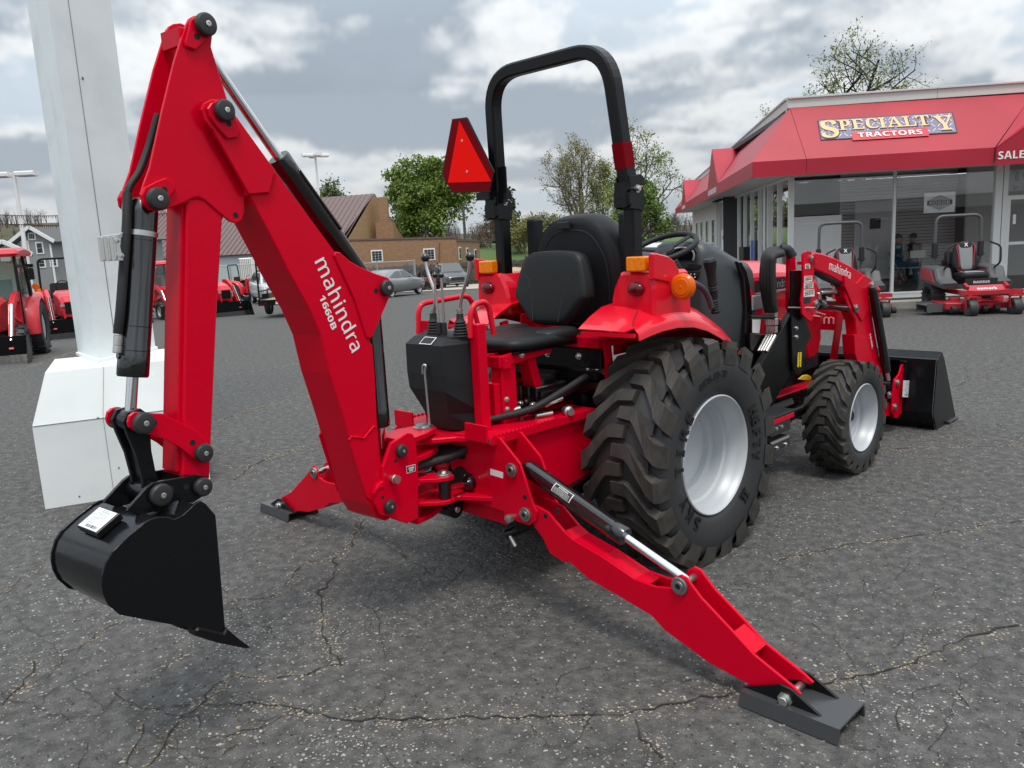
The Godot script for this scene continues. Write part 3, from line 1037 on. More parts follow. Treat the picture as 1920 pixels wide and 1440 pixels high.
	for i in range(2, 20):
		var p := inn[i]
		var p2 := inn2[i]
		ra.append([fr * Vector3(p.x, p.y, -bwid + 0.008), fr * Vector3(p.x, p.y, bwid - 0.008)])
		rb.append([fr * Vector3(p2.x, p2.y, -bwid + 0.008), fr * Vector3(p2.x, p2.y, bwid - 0.008)])
	shell(s2, ra, rb)
	sub(bucket, "back_sheet", s2, "black_satin")
	twins(bucket, "hinge_ear", L.call([255, 1425, 275, 1380, 500, 1130, 560, 1082, 800, 1035, 1090, 985, 1180, 988, 1250, 1040, 1275, 1120, 1240, 1205, 1180, 1250, 1060, 1330, 880, 1300, 780, 1330, 640, 1420, 420, 1480]), 0.080, 0.012, 0.002, "black_satin")
	pin_cap(bucket, bp(200 + 650 / 6.546, 740 + 1225 / 6.546, 0.081), N, 0.036)
	pin_cap(bucket, bp(200 + 1162 / 6.546, 740 + 1127 / 6.546, 0.081), N, 0.031)
	disc_hole(bucket, bp(200 + 795 / 6.546, 740 + 1155 / 6.546, 0.080), N, 0.009)
	disc_hole(bucket, bp(200 + 978 / 6.546, 740 + 1133 / 6.546, 0.080), N, 0.009)
	for k in 4:
		var w := bwid + 0.012 - (bwid * 2 - 0.03) * k / 3.0
		s2 = S()
		var tq := flat(B.call([1240, 1222, 1262, 1200, 1440, 1240, 1462, 1205, 1560, 1290, 1638, 1345, 1605, 1353, 1400, 1312, 1240, 1262]), bw(bwid + 0.012))
		prism(s2, tq, bw(w), -0.05, 0.0, 0.006)
		sub(bucket, "tooth", s2, "black_paint")
	# wear pad with its paper tag
	var g0 := bp(40 + 690 / 3.79, 860 + 622 / 3.79, bwid) - N * bwid
	var g1 := bp(40 + 857 / 3.79, 860 + 472 / 3.79, bwid) - N * bwid
	var ud := (g1 - g0)
	var nd := N.cross(ud).normalized()
	if nd.y < 0: nd = -nd
	s2 = S()
	box(s2, (g0 + g1) / 2 + nd * 0.012, ud, N * 0.125, nd * 0.022, 0.002)
	sub(bucket, "wear_pad", s2, "black_paint")
	var tagm := print_tex(96, 128, 5)
	s2 = S()
	flat_on(s2)
	var tc := (g0 + g1) / 2 + nd * 0.0245
	var uh := ud * 0.46
	var wh := N * 0.058
	s2.set_uv(Vector2(0, 1)); s2.add_vertex(tc - uh - wh)
	s2.set_uv(Vector2(0, 0)); s2.add_vertex(tc + uh - wh)
	s2.set_uv(Vector2(1, 0)); s2.add_vertex(tc + uh + wh)
	s2.set_uv(Vector2(0, 1)); s2.add_vertex(tc - uh - wh)
	s2.set_uv(Vector2(1, 0)); s2.add_vertex(tc + uh + wh)
	s2.set_uv(Vector2(1, 1)); s2.add_vertex(tc - uh + wh)
	part(bucket, "paper_tag", s2, tagm)
	# --- cylinders
	var cyl := hyd("bucket_cylinder", bc(293, 373, 0.079) , kp, 0.0455, 0.017, 0.80)
	s1 = S()
	var ca := bc(293, 373, 0.079)
	var cd := (kp - ca).normalized()
	var clampc := bp(270, 440, 0.0)
	clampc = ca + cd * (clampc - ca).dot(cd)
	lathe(s1, clampc, cd, [[-0.008, 0.0455], [-0.008, 0.048], [0.008, 0.048], [0.008, 0.0455]], 28)
	sub(cyl, "clamp_band", s1, "zinc")
	s1 = S()
	for y in [0.18, 0.57, 0.68]:
		lathe(s1, ca + cd * y * (kp - ca).length(), cd, [[-0.001, 0.0455], [-0.001, 0.0467], [0.001, 0.0467], [0.001, 0.0455]], 28)
	sub(cyl, "weld_ring", s1, "black_gloss")
	s1 = S()
	var v := -bf() * 0.05 
	tube(s1, curve([bp(296, 215, -0.01), bp(280, 270, -0.02), bp(262, 320, -0.01), bp(243, 350, 0.0), bp(239, 370, 0.0)], 5), 0.016, 10, false, 0.011)
	tube(s1, curve([bp(239, 362, 0.01), bp(238, 420, 0.02), bp(232, 500, 0.02), bp(226, 580, 0.02), bp(221, 625, 0.01)], 4), 0.014, 10)
	sub(cyl, "hose", s1, "hose")
	s1 = S()
	for e in [[239, 374, 237, 398], [222, 628, 221, 648], [221, 648, 220, 662]]:
		rod(s1, bp(e[0], e[1], 0.01), bp(e[2], e[3], 0.01), 0.0135, 12)
	lathe(s1, bp(237, 398, 0.01), Vector3.DOWN, [[0, 0.011], [0.016, 0.011], [0.018, 0.014], [0.026, 0.014], [0.026, 0]], 6)
	sub(cyl, "hose_fitting", s1, "zinc")
	s1 = S()
	rod(s1, bp(220, 666, 0.0), bp(238, 668, 0.0), 0.011, 12)
	rod(s1, bp(236, 412, 0.0), bp(256, 414, 0.0), 0.013, 12)
	sub(cyl, "port", s1, "black_gloss")
	s1 = S()
	rod(s1, bp(241, 425, 0.0), bp(229, 642, 0.0), 0.006, 10)
	sub(cyl, "pipe", s1, "white")
	s1 = S()
	var f := frame(bp(208, 466, 0.03), (bf() * 0.8 + N * 0.6), Vector3(0.12, 1, 0))
	prism(s1, PackedVector2Array([Vector2(-0.032, -0.036), Vector2(0.030, -0.036), Vector2(0.022, 0.040), Vector2(-0.032, 0.036)]), f, 0.0, 0.004, 0.001)
	for k in 3: 
		rod(s1, f * Vector3(-0.02 + k * 0.016, -0.034, 0.004), f * Vector3(-0.02 + k * 0.016, 0.034, 0.004), 0.004, 8)
	bolt(s1, f * Vector3(0.02, 0.022, 0.004), f.basis.z, 0.006, 0.012)
	bolt(s1, f * Vector3(0.026, -0.022, 0.004), f.basis.z, 0.006, 0.012)
	bar(s1, bp(214, 447, 0.03), bp(240, 435, 0.02), 0.003, 0.014, Vector3.UP)
	bar(s1, bp(240, 435, 0.02), bp(250, 442, 0.02), 0.003, 0.014, Vector3.UP)
	sub(cyl, "stop_bracket", s1, "zinc")
	var bar_a := bc(722, 540, 0.094)
	var tip := bc(383, 47, 0.079)
	var dc := hyd("dipper_cylinder", bar_a, tip, 0.040, 0.017, 0.565)
	s1 = S()
	rod(s1, bp(560, 318, 0.035), bp(640, 430, 0.035), 0.006, 8)
	sub(dc, "oil_pipe", s1, "black_gloss")
	var lowpin := bc(750, 845, 0.105)
	hyd("boom_cylinder", bar_a + Vector3(0, -0.01, 0), lowpin, 0.040, 0.019, 0.86)
	# --- swing mast
	st = S()
	var Q := func(l: Array) -> PackedVector2Array: return zz(640, 760, 6, l)
	var mast: PackedVector2Array = Q.call([470, 695, 560, 430, 740, 312, 800, 318, 838, 375, 862, 650, 868, 1000, 870, 1275, 745, 1330, 600, 1285, 440, 1232, 385, 1120, 372, 990, 405, 900, 470, 850])
	prism(st, flat(Q.call([790, 380, 838, 375, 862, 650, 868, 1000, 870, 1275, 800, 1290]), bw(0.088)), bw(0), -0.088, 0.088, 0.002)
	var ms := sub(T, "swing_mast", st, "red")
	twins(ms, "mast_plate", mast, 0.106, 0.018, 0.003)
	pin_cap(ms, bp(750, 845, 0.107), N, 0.027)
	pin_cap(ms, bp(728, 949, 0.107), N, 0.027)
	disc_hole(ms, bp(640 + 610 / 6.0, 760 + 625 / 6.0, 0.106), N, 0.008)
	disc_hole(ms, bp(640 + 465 / 6.0, 760 + 1035 / 6.0, 0.106), N, 0.008)
	s1 = S()
	var tpn := bp(640 + 560 / 6.0, 760 + 820 / 6.0, 0.106)
	lathe(s1, tpn, N, [[0, 0.012], [0.014, 0.012], [0.014, 0.017], [0.022, 0.017], [0.024, 0.014], [0.032, 0.017], [0.04, 0.016], [0.04, 0]], 20)
	sub(ms, "transport_pin", s1, "zinc")
	s1 = S()
	plate(s1, Q.call([370, 990, 385, 945, 420, 910, 470, 903, 475, 925, 430, 935, 405, 965, 392, 1000]), bw(0.112), 0.006)
	sub(ms, "weld_lug", s1, "red")
	# "LOCKING POINT" sticker
	s1 = S()
	plate(s1, Q.call([732, 688, 832, 662, 834, 740, 738, 768]), bw(0.1066), 0.0006, 0.0)
	sub(ms, "sticker", s1, "white")
	s1 = S()
	plate(s1, Q.call([738, 693, 828, 669, 829, 736, 742, 760]), bw(0.1072), 0.0006, 0.0)
	sub(ms, "sticker", s1, "dark")
	var lx := (bp(640 + 828 / 6.0, 760 + 680 / 6.0, 0.107) - bp(640 + 742 / 6.0, 760 + 704 / 6.0, 0.107))
	lettering(ms, "lettering", "LOCKING", bp(640 + 783 / 6.0, 760 + 704 / 6.0, 0.1073), lx, N.cross(lx), 0.030, 0.008, M["letter"])
	lettering(ms, "lettering", "POINT", bp(640 + 785 / 6.0, 760 + 730 / 6.0, 0.1073), lx, N.cross(lx), 0.022, 0.008, M["letter"])
	# swing tabs and kingpost
	s1 = S()
	for yy in [0.752, 0.665]:
		hplate(s1, [-0.20, 0.10, -0.20, -0.10, -0.06, -0.085, 0.03, -0.05, 0.055, 0.0, 0.03, 0.05, -0.06, 0.085], yy, yy + 0.02)
	for yy in [0.42, 0.50]:
		hplate(s1, [-0.16, 0.09, -0.16, -0.09, -0.06, -0.08, 0.03, -0.05, 0.05, 0.0, 0.03, 0.05, -0.06, 0.08], yy - 0.02, yy)
	for sd in [1.0, -1.0]:
		for yy in [0.585, 0.485]:
			hplate(s1, [-0.16, 0.08 * sd, -0.10, 0.16 * sd, -0.06, 0.185 * sd, -0.02, 0.18 * sd, -0.005, 0.15 * sd, -0.02, 0.11 * sd, -0.05, 0.07 * sd], yy - 0.008, yy + 0.008)
	sub(ms, "swing_lug", s1, "red")
	s1 = S()
	lathe(s1, BO + Vector3(0, 0.772, 0), Vector3.UP, [[0, 0.045], [0.006, 0.045], [0.008, 0.036], [0.014, 0.034], [0.014, 0.0]], 24)
	sub(ms, "kingpin", s1, "steel")
	for sd in [1.0, -1.0]:
		var lp: Vector3 = BO + bf() * -0.045 + N * 0.145 * sd
		s1 = S()
		rod(s1, lp + Vector3(0, 0.495, 0), lp + Vector3(0, 0.577, 0), 0.028)
		sub(ms, "swing_eye", s1, "black_gloss")
		s1 = S()
		lathe(s1, lp + Vector3(0, 0.593, 0), Vector3.UP, [[0, 0.034], [0.008, 0.034], [0.012, 0.028], [0.012, 0.016], [0.02, 0.012], [0.02, 0]], 20)
		sub(ms, "swing_pin", s1, "zinc")
		s1 = S()
		var e := onx(874, 906, -1.03)
		e.z *= sd
		rod(s1, lp + Vector3(0, 0.536, 0), e, 0.013)
		sub(ms, "swing_rod", s1, "chrome")
		s1 = S()
		rod(s1, e, e + Vector3(0.35, 0.02, 0.03 * sd), 0.038, 20, 0.006)
		sub(ms, "swing_cylinder", s1, "black_gloss")

func print_tex(w: int, h: int, sd: int) -> StandardMaterial3D:   # a printed delivery tag: rules, lines of small print and a bar code
	var im := Image.create(w, h, false, Image.FORMAT_RGB8)
	im.fill(Color(0.86, 0.87, 0.87))
	var r := RandomNumberGenerator.new()
	r.seed = sd
	var ink := Color(0.12, 0.12, 0.13)
	var y := int(h * 0.06)
	while y < h * 0.74:
		if r.randf() < 0.22:
			im.fill_rect(Rect2i(4, y, w - 8, 1), Color(0.4, 0.4, 0.4))
		else:
			var x := r.randi_range(5, int(w * 0.45))
			var stop := x + r.randi_range(int(w * 0.15), int(w * 0.5))
			while x < mini(stop, w - 6):
				var l := r.randi_range(2, 5)
				im.fill_rect(Rect2i(x, y, l, 2), ink)
				x += l + 2
		y += r.randi_range(5, 8)
	var bx0 := int(w * 0.3)
	while bx0 < w * 0.85:
		var l := r.randi_range(1, 3)
		im.fill_rect(Rect2i(bx0, int(h * 0.80), l, int(h * 0.14)), ink)
		bx0 += l + r.randi_range(1, 3)
	var m := StandardMaterial3D.new()
	m.albedo_texture = ImageTexture.create_from_image(im)
	m.roughness = 0.55
	m.cull_mode = BaseMaterial3D.CULL_DISABLED
	return m

func build_stabilizers() -> void:
	# traced on the right leg's rear plate, which stands across the tractor; the left leg mirrors it
	var X := -0.995
	var f := frame(Vector3(X, 0, 0), Vector3.BACK, Vector3.UP)     # local x = +z world, normal towards the rear
	var E := func(l: Array) -> PackedVector2Array: return zz(940, 860, 2.571, l)
	var leg := flat(E.call([135, 215, 175, 232, 225, 260, 300, 350, 345, 392, 480, 470, 640, 580, 740, 618, 822, 625, 830, 575, 862, 560, 890, 575, 960, 670, 1110, 830, 1215, 945, 1400, 1096, 1442, 1136, 1424, 1146, 1385, 1124, 1262, 1118, 1190, 1088, 1000, 985, 790, 830, 720, 755, 560, 660, 420, 580, 325, 497, 300, 500, 232, 455, 200, 385, 150, 315, 125, 300, 108, 265, 115, 235]), f)
	var back := flat(px([855, 818, 940, 820, 978, 868, 1003, 945, 1010, 958, 1008, 975, 995, 984, 950, 968, 948, 958, 893, 940, 850, 930, 835, 926]), f)
	for s in [1.0, -1.0]:
		var fm: Transform3D = f if s > 0 else frame(Vector3(X, 0, 0), Vector3.FORWARD, Vector3.UP)   # the mirrored leg is drawn with z reversed
		var turn := 1.0 if s > 0 else -1.0
		var P := func(x: float, y: float, off := 0.0) -> Vector3:
			var q := onx(x, y, X)
			return Vector3(X - off, q.y, q.z * s)
		var st := S()
		# with the mirrored frame the normal points forward, so the depth runs the other way
		prism(st, leg, fm, (0.0 if s < 0 else -0.012), (0.012 if s < 0 else 0.0), 0.002)
		prism(st, leg, fm, (0.088 if s < 0 else -0.100), (0.100 if s < 0 else -0.088), 0.002)
		var arm := sub(T, "stabilizer_leg", st, "red", "right stabilizer leg reaching towards the camera" if s > 0 else "left stabilizer leg behind the boom")
		st = S()
		var tp := flat(E.call([300, 350, 345, 392, 480, 470, 640, 580, 700, 612, 640, 600, 330, 420]), f)
		prism(st, tp, fm, (0.012 if s < 0 else -0.088), (0.088 if s < 0 else -0.012), 0.0)
		var lo := flat(E.call([1110, 840, 1215, 945, 1190, 950, 1100, 860]), f)
		prism(st, lo, fm, (0.012 if s < 0 else -0.088), (0.088 if s < 0 else -0.012), 0.0)
		var bt := flat(E.call([325, 497, 420, 580, 560, 660, 720, 755, 790, 830, 1000, 985, 1005, 970, 800, 815, 730, 742, 570, 648, 430, 566, 335, 485]), f)
		prism(st, bt, fm, (0.012 if s < 0 else -0.088), (0.088 if s < 0 else -0.012), 0.0)
		sub(arm, "web", st, "red")
		var rear := Vector3(-1, 0, 0)
		washer_pin(arm, P.call(1275, 1098), rear, 0.032)
		for h in [[1023, 968], [1045, 958]]: disc_hole(arm, P.call(h[0], h[1]), rear, 0.011)
		st = S()
		var rp: Vector3 = P.call(1275, 1098)
		rod(st, rp, rp + Vector3(0.1, 0, 0), 0.014)
		sub(arm, "pin", st, "steel")
		# foot pad: a folded plate with two ears
		var fp: Vector3 = P.call(1478, 1306)
		var pad := S()
		var c0 := Vector3(fp.x + 0.048, 0.0, fp.z + 0.02 * s)
		prism(pad, PackedVector2Array([Vector2(-0.105, 0.0), Vector2(-0.095, 0.0), Vector2(-0.088, 0.04), Vector2(0.088, 0.04), Vector2(0.095, 0.0), Vector2(0.105, 0.0), Vector2(0.094, 0.048), Vector2(-0.094, 0.048)]), frame(c0 + Vector3(0, 0.004, 0.165 * s - (0.33 if s < 0 else 0.0) * 0), Vector3.RIGHT, Vector3.UP), -0.33 if s > 0 else 0.0, 0.0 if s > 0 else 0.33, 0.002)
		var pm := sub(T, "stabilizer_pad", pad, "grey_metal", "flat folded foot of the right stabilizer" if s > 0 else "flat folded foot of the left stabilizer")
		for ex in [-0.014, 0.112]:
			var ear := S()
			prism(ear, PackedVector2Array([Vector2(-0.15, 0.046), Vector2(0.12, 0.046), Vector2(0.02, 0.10), Vector2(-0.02, 0.105)]), frame(Vector3(fp.x + ex, 0.004, fp.z), Vector3(0, 0, s), Vector3.UP), -0.005, 0.005, 0.001)
			sub(pm, "ear", ear, "black_paint")
		var pb := S()
		bolt(pb, fp + Vector3(-0.02, 0, 0), rear, 0.017, 0.022)
		rod(pb, fp + Vector3(-0.01, 0, 0), fp + Vector3(0.12, 0, 0), 0.013)
		sub(pm, "pad_bolt", pb, "zinc")
		# bracket plates on the main frame
		var br := S()
		prism(br, back, fm, (-0.012 if s < 0 else 0.0), (0.0 if s < 0 else 0.012), 0.002)
		prism(br, back, fm, (0.112 if s < 0 else -0.124), (0.124 if s < 0 else -0.112), 0.002)
		var brm := sub(T, "frame_bracket", br, "red")
		washer_pin(brm, P.call(964, 880, 0.012), rear, 0.030)
		washer_pin(brm, P.call(990, 963, 0.012), rear, 0.030)
		disc_hole(brm, P.call(988, 931, 0.012), rear, 0.011)
		var tb := S()
		lathe(tb, P.call(968, 967, 0.012), rear, [[0, 0.012], [0.02, 0.012], [0.02, 0.018], [0.04, 0.018], [0.042, 0.014], [0.042, 0]], 16)
		sub(brm, "lock_pin", tb, "zinc")
		# cylinder between the bracket and the leg
		var top: Vector3 = P.call(966, 880, -0.056)
		var bot: Vector3 = P.call(1275, 1098, -0.05)
		var cy := hyd("stabilizer_cylinder", top, bot, 0.037, 0.0165, 0.655)
		if s > 0:
			var cdv := (bot - top).normalized()
			var nn := (CAM - top).normalized()
			nn = (nn - cdv * nn.dot(cdv)).normalized()
			var lb := S()
			var lc := top + cdv * 0.24
			for k in 5:
				var a0 := -0.5 + k * 0.2
				var sdv := cdv.cross(nn)
				var n0 := nn * cos(a0) + sdv * sin(a0)
				var n1 := nn * cos(a0 + 0.2) + sdv * sin(a0 + 0.2)
				quad(lb, lc + n0 * 0.0378 - cdv * 0.05, lc + n1 * 0.0378 - cdv * 0.05, lc + n1 * 0.0378 + cdv * 0.05, lc + n0 * 0.0378 + cdv * 0.05)
			sub(cy, "sticker_border", lb, "white")
			lb = S()
			for k in 5:
				var a0 := -0.44 + k * 0.176
				var sdv := cdv.cross(nn)
				var n0 := nn * cos(a0) + sdv * sin(a0)
				var n1 := nn * cos(a0 + 0.176) + sdv * sin(a0 + 0.176)
				quad(lb, lc + n0 * 0.0384 - cdv * 0.046, lc + n1 * 0.0384 - cdv * 0.046, lc + n1 * 0.0384 + cdv * 0.046, lc + n0 * 0.0384 + cdv * 0.046)
			sub(cy, "sticker", lb, "dark")
			var sdv2 := cdv.cross(nn)
			lettering(cy, "lettering", "ATTENTION", lc + (nn * cos(-0.25) - sdv2 * sin(0.25)) * 0.0386, cdv, -sdv2 if sdv2.y < 0 else sdv2, 0.05, 0.007, M["letter"])
			for k in 4:
				var a2 := -0.05 + k * 0.13
				lettering(cy, "lettering", "READ OPERATORS MANUAL BEFORE USE", lc + (nn * cos(a2) + (sdv2 if sdv2.y < 0 else -sdv2) * sin(a2)) * 0.0387, cdv, (-sdv2 if sdv2.y < 0 else sdv2), 0.08, 0.0028, M["letter"], false)
			lb = S()
			rod(lb, bp(1106, 980, 0), bp(1106, 980, 0) + cdv * 0.05, 0.009, 8)
			cy.get_child(0).name = "piston_rod"
	# transverse main frame of the backhoe, with nose plates to the kingpin
	var mf := S()
	bx(mf, -0.985, -0.975, 0.36, 0.74, -0.33, 0.33)
	bx(mf, -0.972, -0.35, 0.40, 0.735, 0.275, 0.287)
	bx(mf, -0.972, -0.35, 0.40, 0.735, -0.287, -0.275)
	bx(mf, -0.972, -0.35, 0.40, 0.41, -0.274, 0.274)
	var mfm := sub(T, "main_frame", mf, "red")
	var nose := S()
	for yy in [0.715, 0.455]:
		var f2 := frame(Vector3(0, yy, 0), Vector3.RIGHT, Vector3.FORWARD)
		prism(nose, PackedVector2Array([Vector2(-0.99, -0.30), Vector2(-0.99, 0.30), Vector2(-1.08, 0.14), Vector2(-1.16, 0.08), Vector2(-1.20, 0.0), Vector2(-1.16, -0.08), Vector2(-1.08, -0.14)]), f2, 0.0, 0.022, 0.004)
	sub(mfm, "nose_plate", nose, "red")
	for q in [[1030, 450, 1085, 415, 1250, 470, 1385, 555, 1402, 600, 1375, 615, 1290, 590, 1200, 660, 1130, 640], [1195, 760, 1300, 700, 1350, 682, 1440, 765, 1475, 850, 1475, 1005, 1450, 1012, 1290, 955]]:
		var dk := S()
		plate(dk, zz(640, 760, 6, q), yz(-1.0085), 0.001, 0.0)
		sub(mfm, "painted_opening", dk, "painted_hole")  # black sheet on the solid plate paints the dark of the opening
	var hz := S()
	for k in 5:
		var z := -0.05 + k * 0.03
		tube(hz, curve([Vector3(-0.97, 0.64 + k * 0.008, z + 0.05), Vector3(-1.04, 0.65, z + 0.03), Vector3(-1.12, 0.61 + k * 0.006, z), Vector3(-1.22, 0.595 + k * 0.008, z - 0.02), Vector3(-1.30, 0.62, z)], 5), 0.019, 10)
	sub(T, "hose_bundle", hz, "hose")
	var lb2 := S()
	plate(lb2, zz(640, 760, 6, [1675, 712, 1818, 755, 1818, 822, 1675, 780]), frame(Vector3(-1.0078, 0, 0), Vector3.BACK, Vector3.UP), 0.0006, 0.0)
	sub(mfm, "sticker", lb2, "white")
	var hk := S()
	var h0 := Vector3(-0.95, 0.33, 0.40)
	rod(hk, onx(958, 993, -0.9) + Vector3(0.05, 0.02, -0.02), onx(975, 985, -0.9) + Vector3(0.3, 0.05, 0), 0.03)
	tube(hk, [onx(950, 1003, -0.95), onx(985, 988, -0.9), Vector3(-0.6, 0.36, 0.3)], 0.022, 10)
	bar(hk, Vector3(-0.95, 0.36, 0.36), Vector3(-0.3, 0.42, 0.3), 0.03, 0.06)
	bar(hk, Vector3(-1.05, 0.40, 0.02), Vector3(-0.3, 0.42, 0.05), 0.05, 0.06)
	rod(hk, Vector3(-1.06, 0.40, -0.02), Vector3(-1.06, 0.40, 0.09), 0.04)
	sub(T, "lower_hitch", hk, "black_paint")
	hk = S()
	rod(hk, onx(955, 1003, -0.95), onx(967, 1025, -0.95), 0.009)
	rod(hk, Vector3(-1.06, 0.40, 0.088), Vector3(-1.06, 0.40, 0.10), 0.014)
	sub(T, "hitch_pin", hk, "zinc")

func yz(x: float) -> Transform3D: return frame(Vector3(x, 0, 0), Vector3.BACK, Vector3.UP)     # plane facing the rear
func xy(z: float) -> Transform3D: return frame(Vector3(0, 0, z), Vector3.RIGHT, Vector3.UP)    # plane facing the right side
func fender(s: float) -> void:
	var rows := []
	for q in [[-0.445, 1.128, 1.120], [-0.36, 1.175, 1.132], [-0.27, 1.212, 1.142], [-0.15, 1.226, 1.144], [-0.02, 1.236, 1.132], [0.10, 1.224, 1.100], [0.22, 1.186, 1.050], [0.33, 1.128, 0.988], [0.42, 1.058, 0.918], [0.49, 0.975, 0.84], [0.535, 0.88, 0.76], [0.56, 0.78, 0.68]]:
		var x: float = q[0]
		var t: float = q[1]
		var e: float = q[2]
		rows.append([Vector3(x, t, 0.30 * s), Vector3(x, t, 0.36 * s), Vector3(x, t - (t - e) * 0.06, 0.43 * s), Vector3(x, t - (t - e) * 0.22, 0.50 * s), Vector3(x + 0.004, t - (t - e) * 0.50, 0.56 * s), Vector3(x + 0.008, e + 0.022, 0.605 * s), Vector3(x + 0.010, e, 0.622 * s), Vector3(x + 0.010, e - 0.028, 0.626 * s)])
	if s < 0:
		for r in rows: (r as Array).reverse()
	var st := S()
	shell(st, rows, thicken(rows, 0.006))
	var fd := sub(T, "fender", st, "red_gloss", "right rear fender" if s > 0 else "left rear fender")
	var ln := S()
	flat_on(ln)
	# rear lip
	st = S()
	var lip := [Vector3(-0.448, 1.125, 0.32 * s), Vector3(-0.448, 1.112, 0.62 * s)]
	box(st, Vector3(-0.441, 1.114, 0.465 * s), Vector3(0.016, 0, 0), Vector3(0, 0.018, 0), Vector3(0, 0, 0.305), 0.004)
	sub(fd, "rear_lip", st, "red_gloss")
	# seam across the fender
	st = S()
	tube(st, curve([Vector3(-0.437, 1.126, 0.60 * s), Vector3(-0.36, 1.168, 0.545 * s), Vector3(-0.27, 1.203, 0.505 * s)], 5), 0.0018, 6)
	sub(fd, "seam", st, "dark")
	# upright housing for the lamps
	var zf := func(z: float) -> float: return z * s
	var prof := PackedVector2Array()
	for q in [[0.335, 1.16], [0.338, 1.25], [0.352, 1.30], [0.392, 1.372], [0.41, 1.378], [0.555, 1.372], [0.572, 1.36], [0.582, 1.30], [0.586, 1.14]]: prof.append(Vector2(q[0] * s, q[1]))
	st = S()
	prism(st, prof, yz(-0.252), -0.30, 0.0, 0.014)
	var hs := sub(fd, "lamp_housing", st, "red_gloss")
	st = S()
	var ear := PackedVector2Array()
	for q in [[-0.262, 1.345], [-0.262, 1.455], [-0.235, 1.458], [-0.14, 1.44], [-0.09, 1.415], [-0.055, 1.37], [-0.05, 1.24], [-0.09, 1.23], [-0.14, 1.32]]: ear.append(Vector2(q[0], q[1]))
	prism(st, ear, xy(0.572 * s), -0.012, 0.016, 0.006)
	sub(fd, "side_plate", st, "red_gloss")
	# lamps
	st = S()
	prism(st, rounded(0.102, 0.067, 0.01), frame(Vector3(-0.268, 1.412, 0.492 * s), Vector3.BACK, Vector3.UP), -0.055, 0.0, 0.006)
	var lm := sub(fd, "marker_lamp", st, "amber", "amber marker lamp")
	st = S()
	prism(st, rounded(0.104, 0.05, 0.006), frame(Vector3(-0.2545, 1.402, 0.492 * s), Vector3.BACK, Vector3.UP), -0.01, 0.0, 0.002)
	sub(fd, "lamp_base", st, "amber_deep")
	st = S()
	ball(st, Vector3(-0.257, 1.300, 0.488 * s), 0.046, 20, Vector3(0.55, 0.72, 0.98))
	sub(fd, "tail_lamp", st, "red_lens", "dark red tail lamp")
	st = S()
	var dc := Vector3(-0.115, 1.300, 0.640 * s)
	var dn := Vector3(-1, 0.04, 0.10 * s).normalized()
	lathe(st, dc, dn, [[-0.028, 0.0], [-0.028, 0.052], [-0.016, 0.060], [-0.010, 0.0605], [-0.008, 0.0575], [-0.006, 0.0605], [0.000, 0.0605], [0.002, 0.057], [0.006, 0.055], [0.012, 0.045], [0.0115, 0.043], [0.016, 0.034], [0.0155, 0.032], [0.019, 0.020], [0.0185, 0.018], [0.020, 0.006], [0.022, 0.0]], 40)
	sub(fd, "turn_signal", st, "amber_deep", "round orange turn signal")
	st = S()
	rod(st, Vector3(-0.09, 1.30, 0.575 * s), Vector3(-0.09, 1.30, 0.62 * s), 0.018)
	sub(fd, "lamp_mount", st, "dark")
	# inner wall and stay
	st = S()
	bx(st, -0.20, 0.45, 0.98, 1.16, minf(0.302 * s, 0.314 * s), maxf(0.302 * s, 0.314 * s))
	bar(st, Vector3(-0.30, 1.13, 0.335 * s), Vector3(-0.25, 0.80, 0.325 * s), 0.022, 0.05, Vector3.RIGHT)
	sub(fd, "inner_wall", st, "red")

func pad_shape(st: SurfaceTool, o: Vector3, xd: Vector3, yd: Vector3, outline: Callable, thick: float, puff: float, n := 40) -> void:   # a cushion: rounded outline, soft edge, slightly domed face
	smooth_on(st)
	var zd := xd.cross(yd).normalized()
	var rings := []
	for q in [[0.0, puff], [0.35, puff * 0.93], [0.65, puff * 0.78], [0.84, puff * 0.55], [0.94, puff * 0.2], [0.99, -thick * 0.25], [1.0, -thick * 0.5], [0.985, -thick * 0.8], [0.94, -thick], [0.0, -thick]]:
		var r := []
		for i in n:
			var p: Vector2 = outline.call(TAU * i / n)
			r.append(o + xd * p.x * q[0] + yd * p.y * q[0] + zd * q[1])
		rings.append(r)
	for i in rings.size() - 1:
		for k in n:
			quad(st, rings[i][k], rings[i][(k + 1) % n], rings[i + 1][(k + 1) % n], rings[i + 1][k])
func superell(w: float, h: float, e: float, top := 1.0, bot := 1.0) -> Callable:
	return func(a: float) -> Vector2:
		var c := cos(a)
		var s := sin(a)
		var x := signf(c) * pow(absf(c), 2.0 / e) * w / 2
		var y := signf(s) * pow(absf(s), 2.0 / e) * h / 2
		var t := (y / h) + 0.5
		return Vector2(x * lerpf(bot, top, t), y)

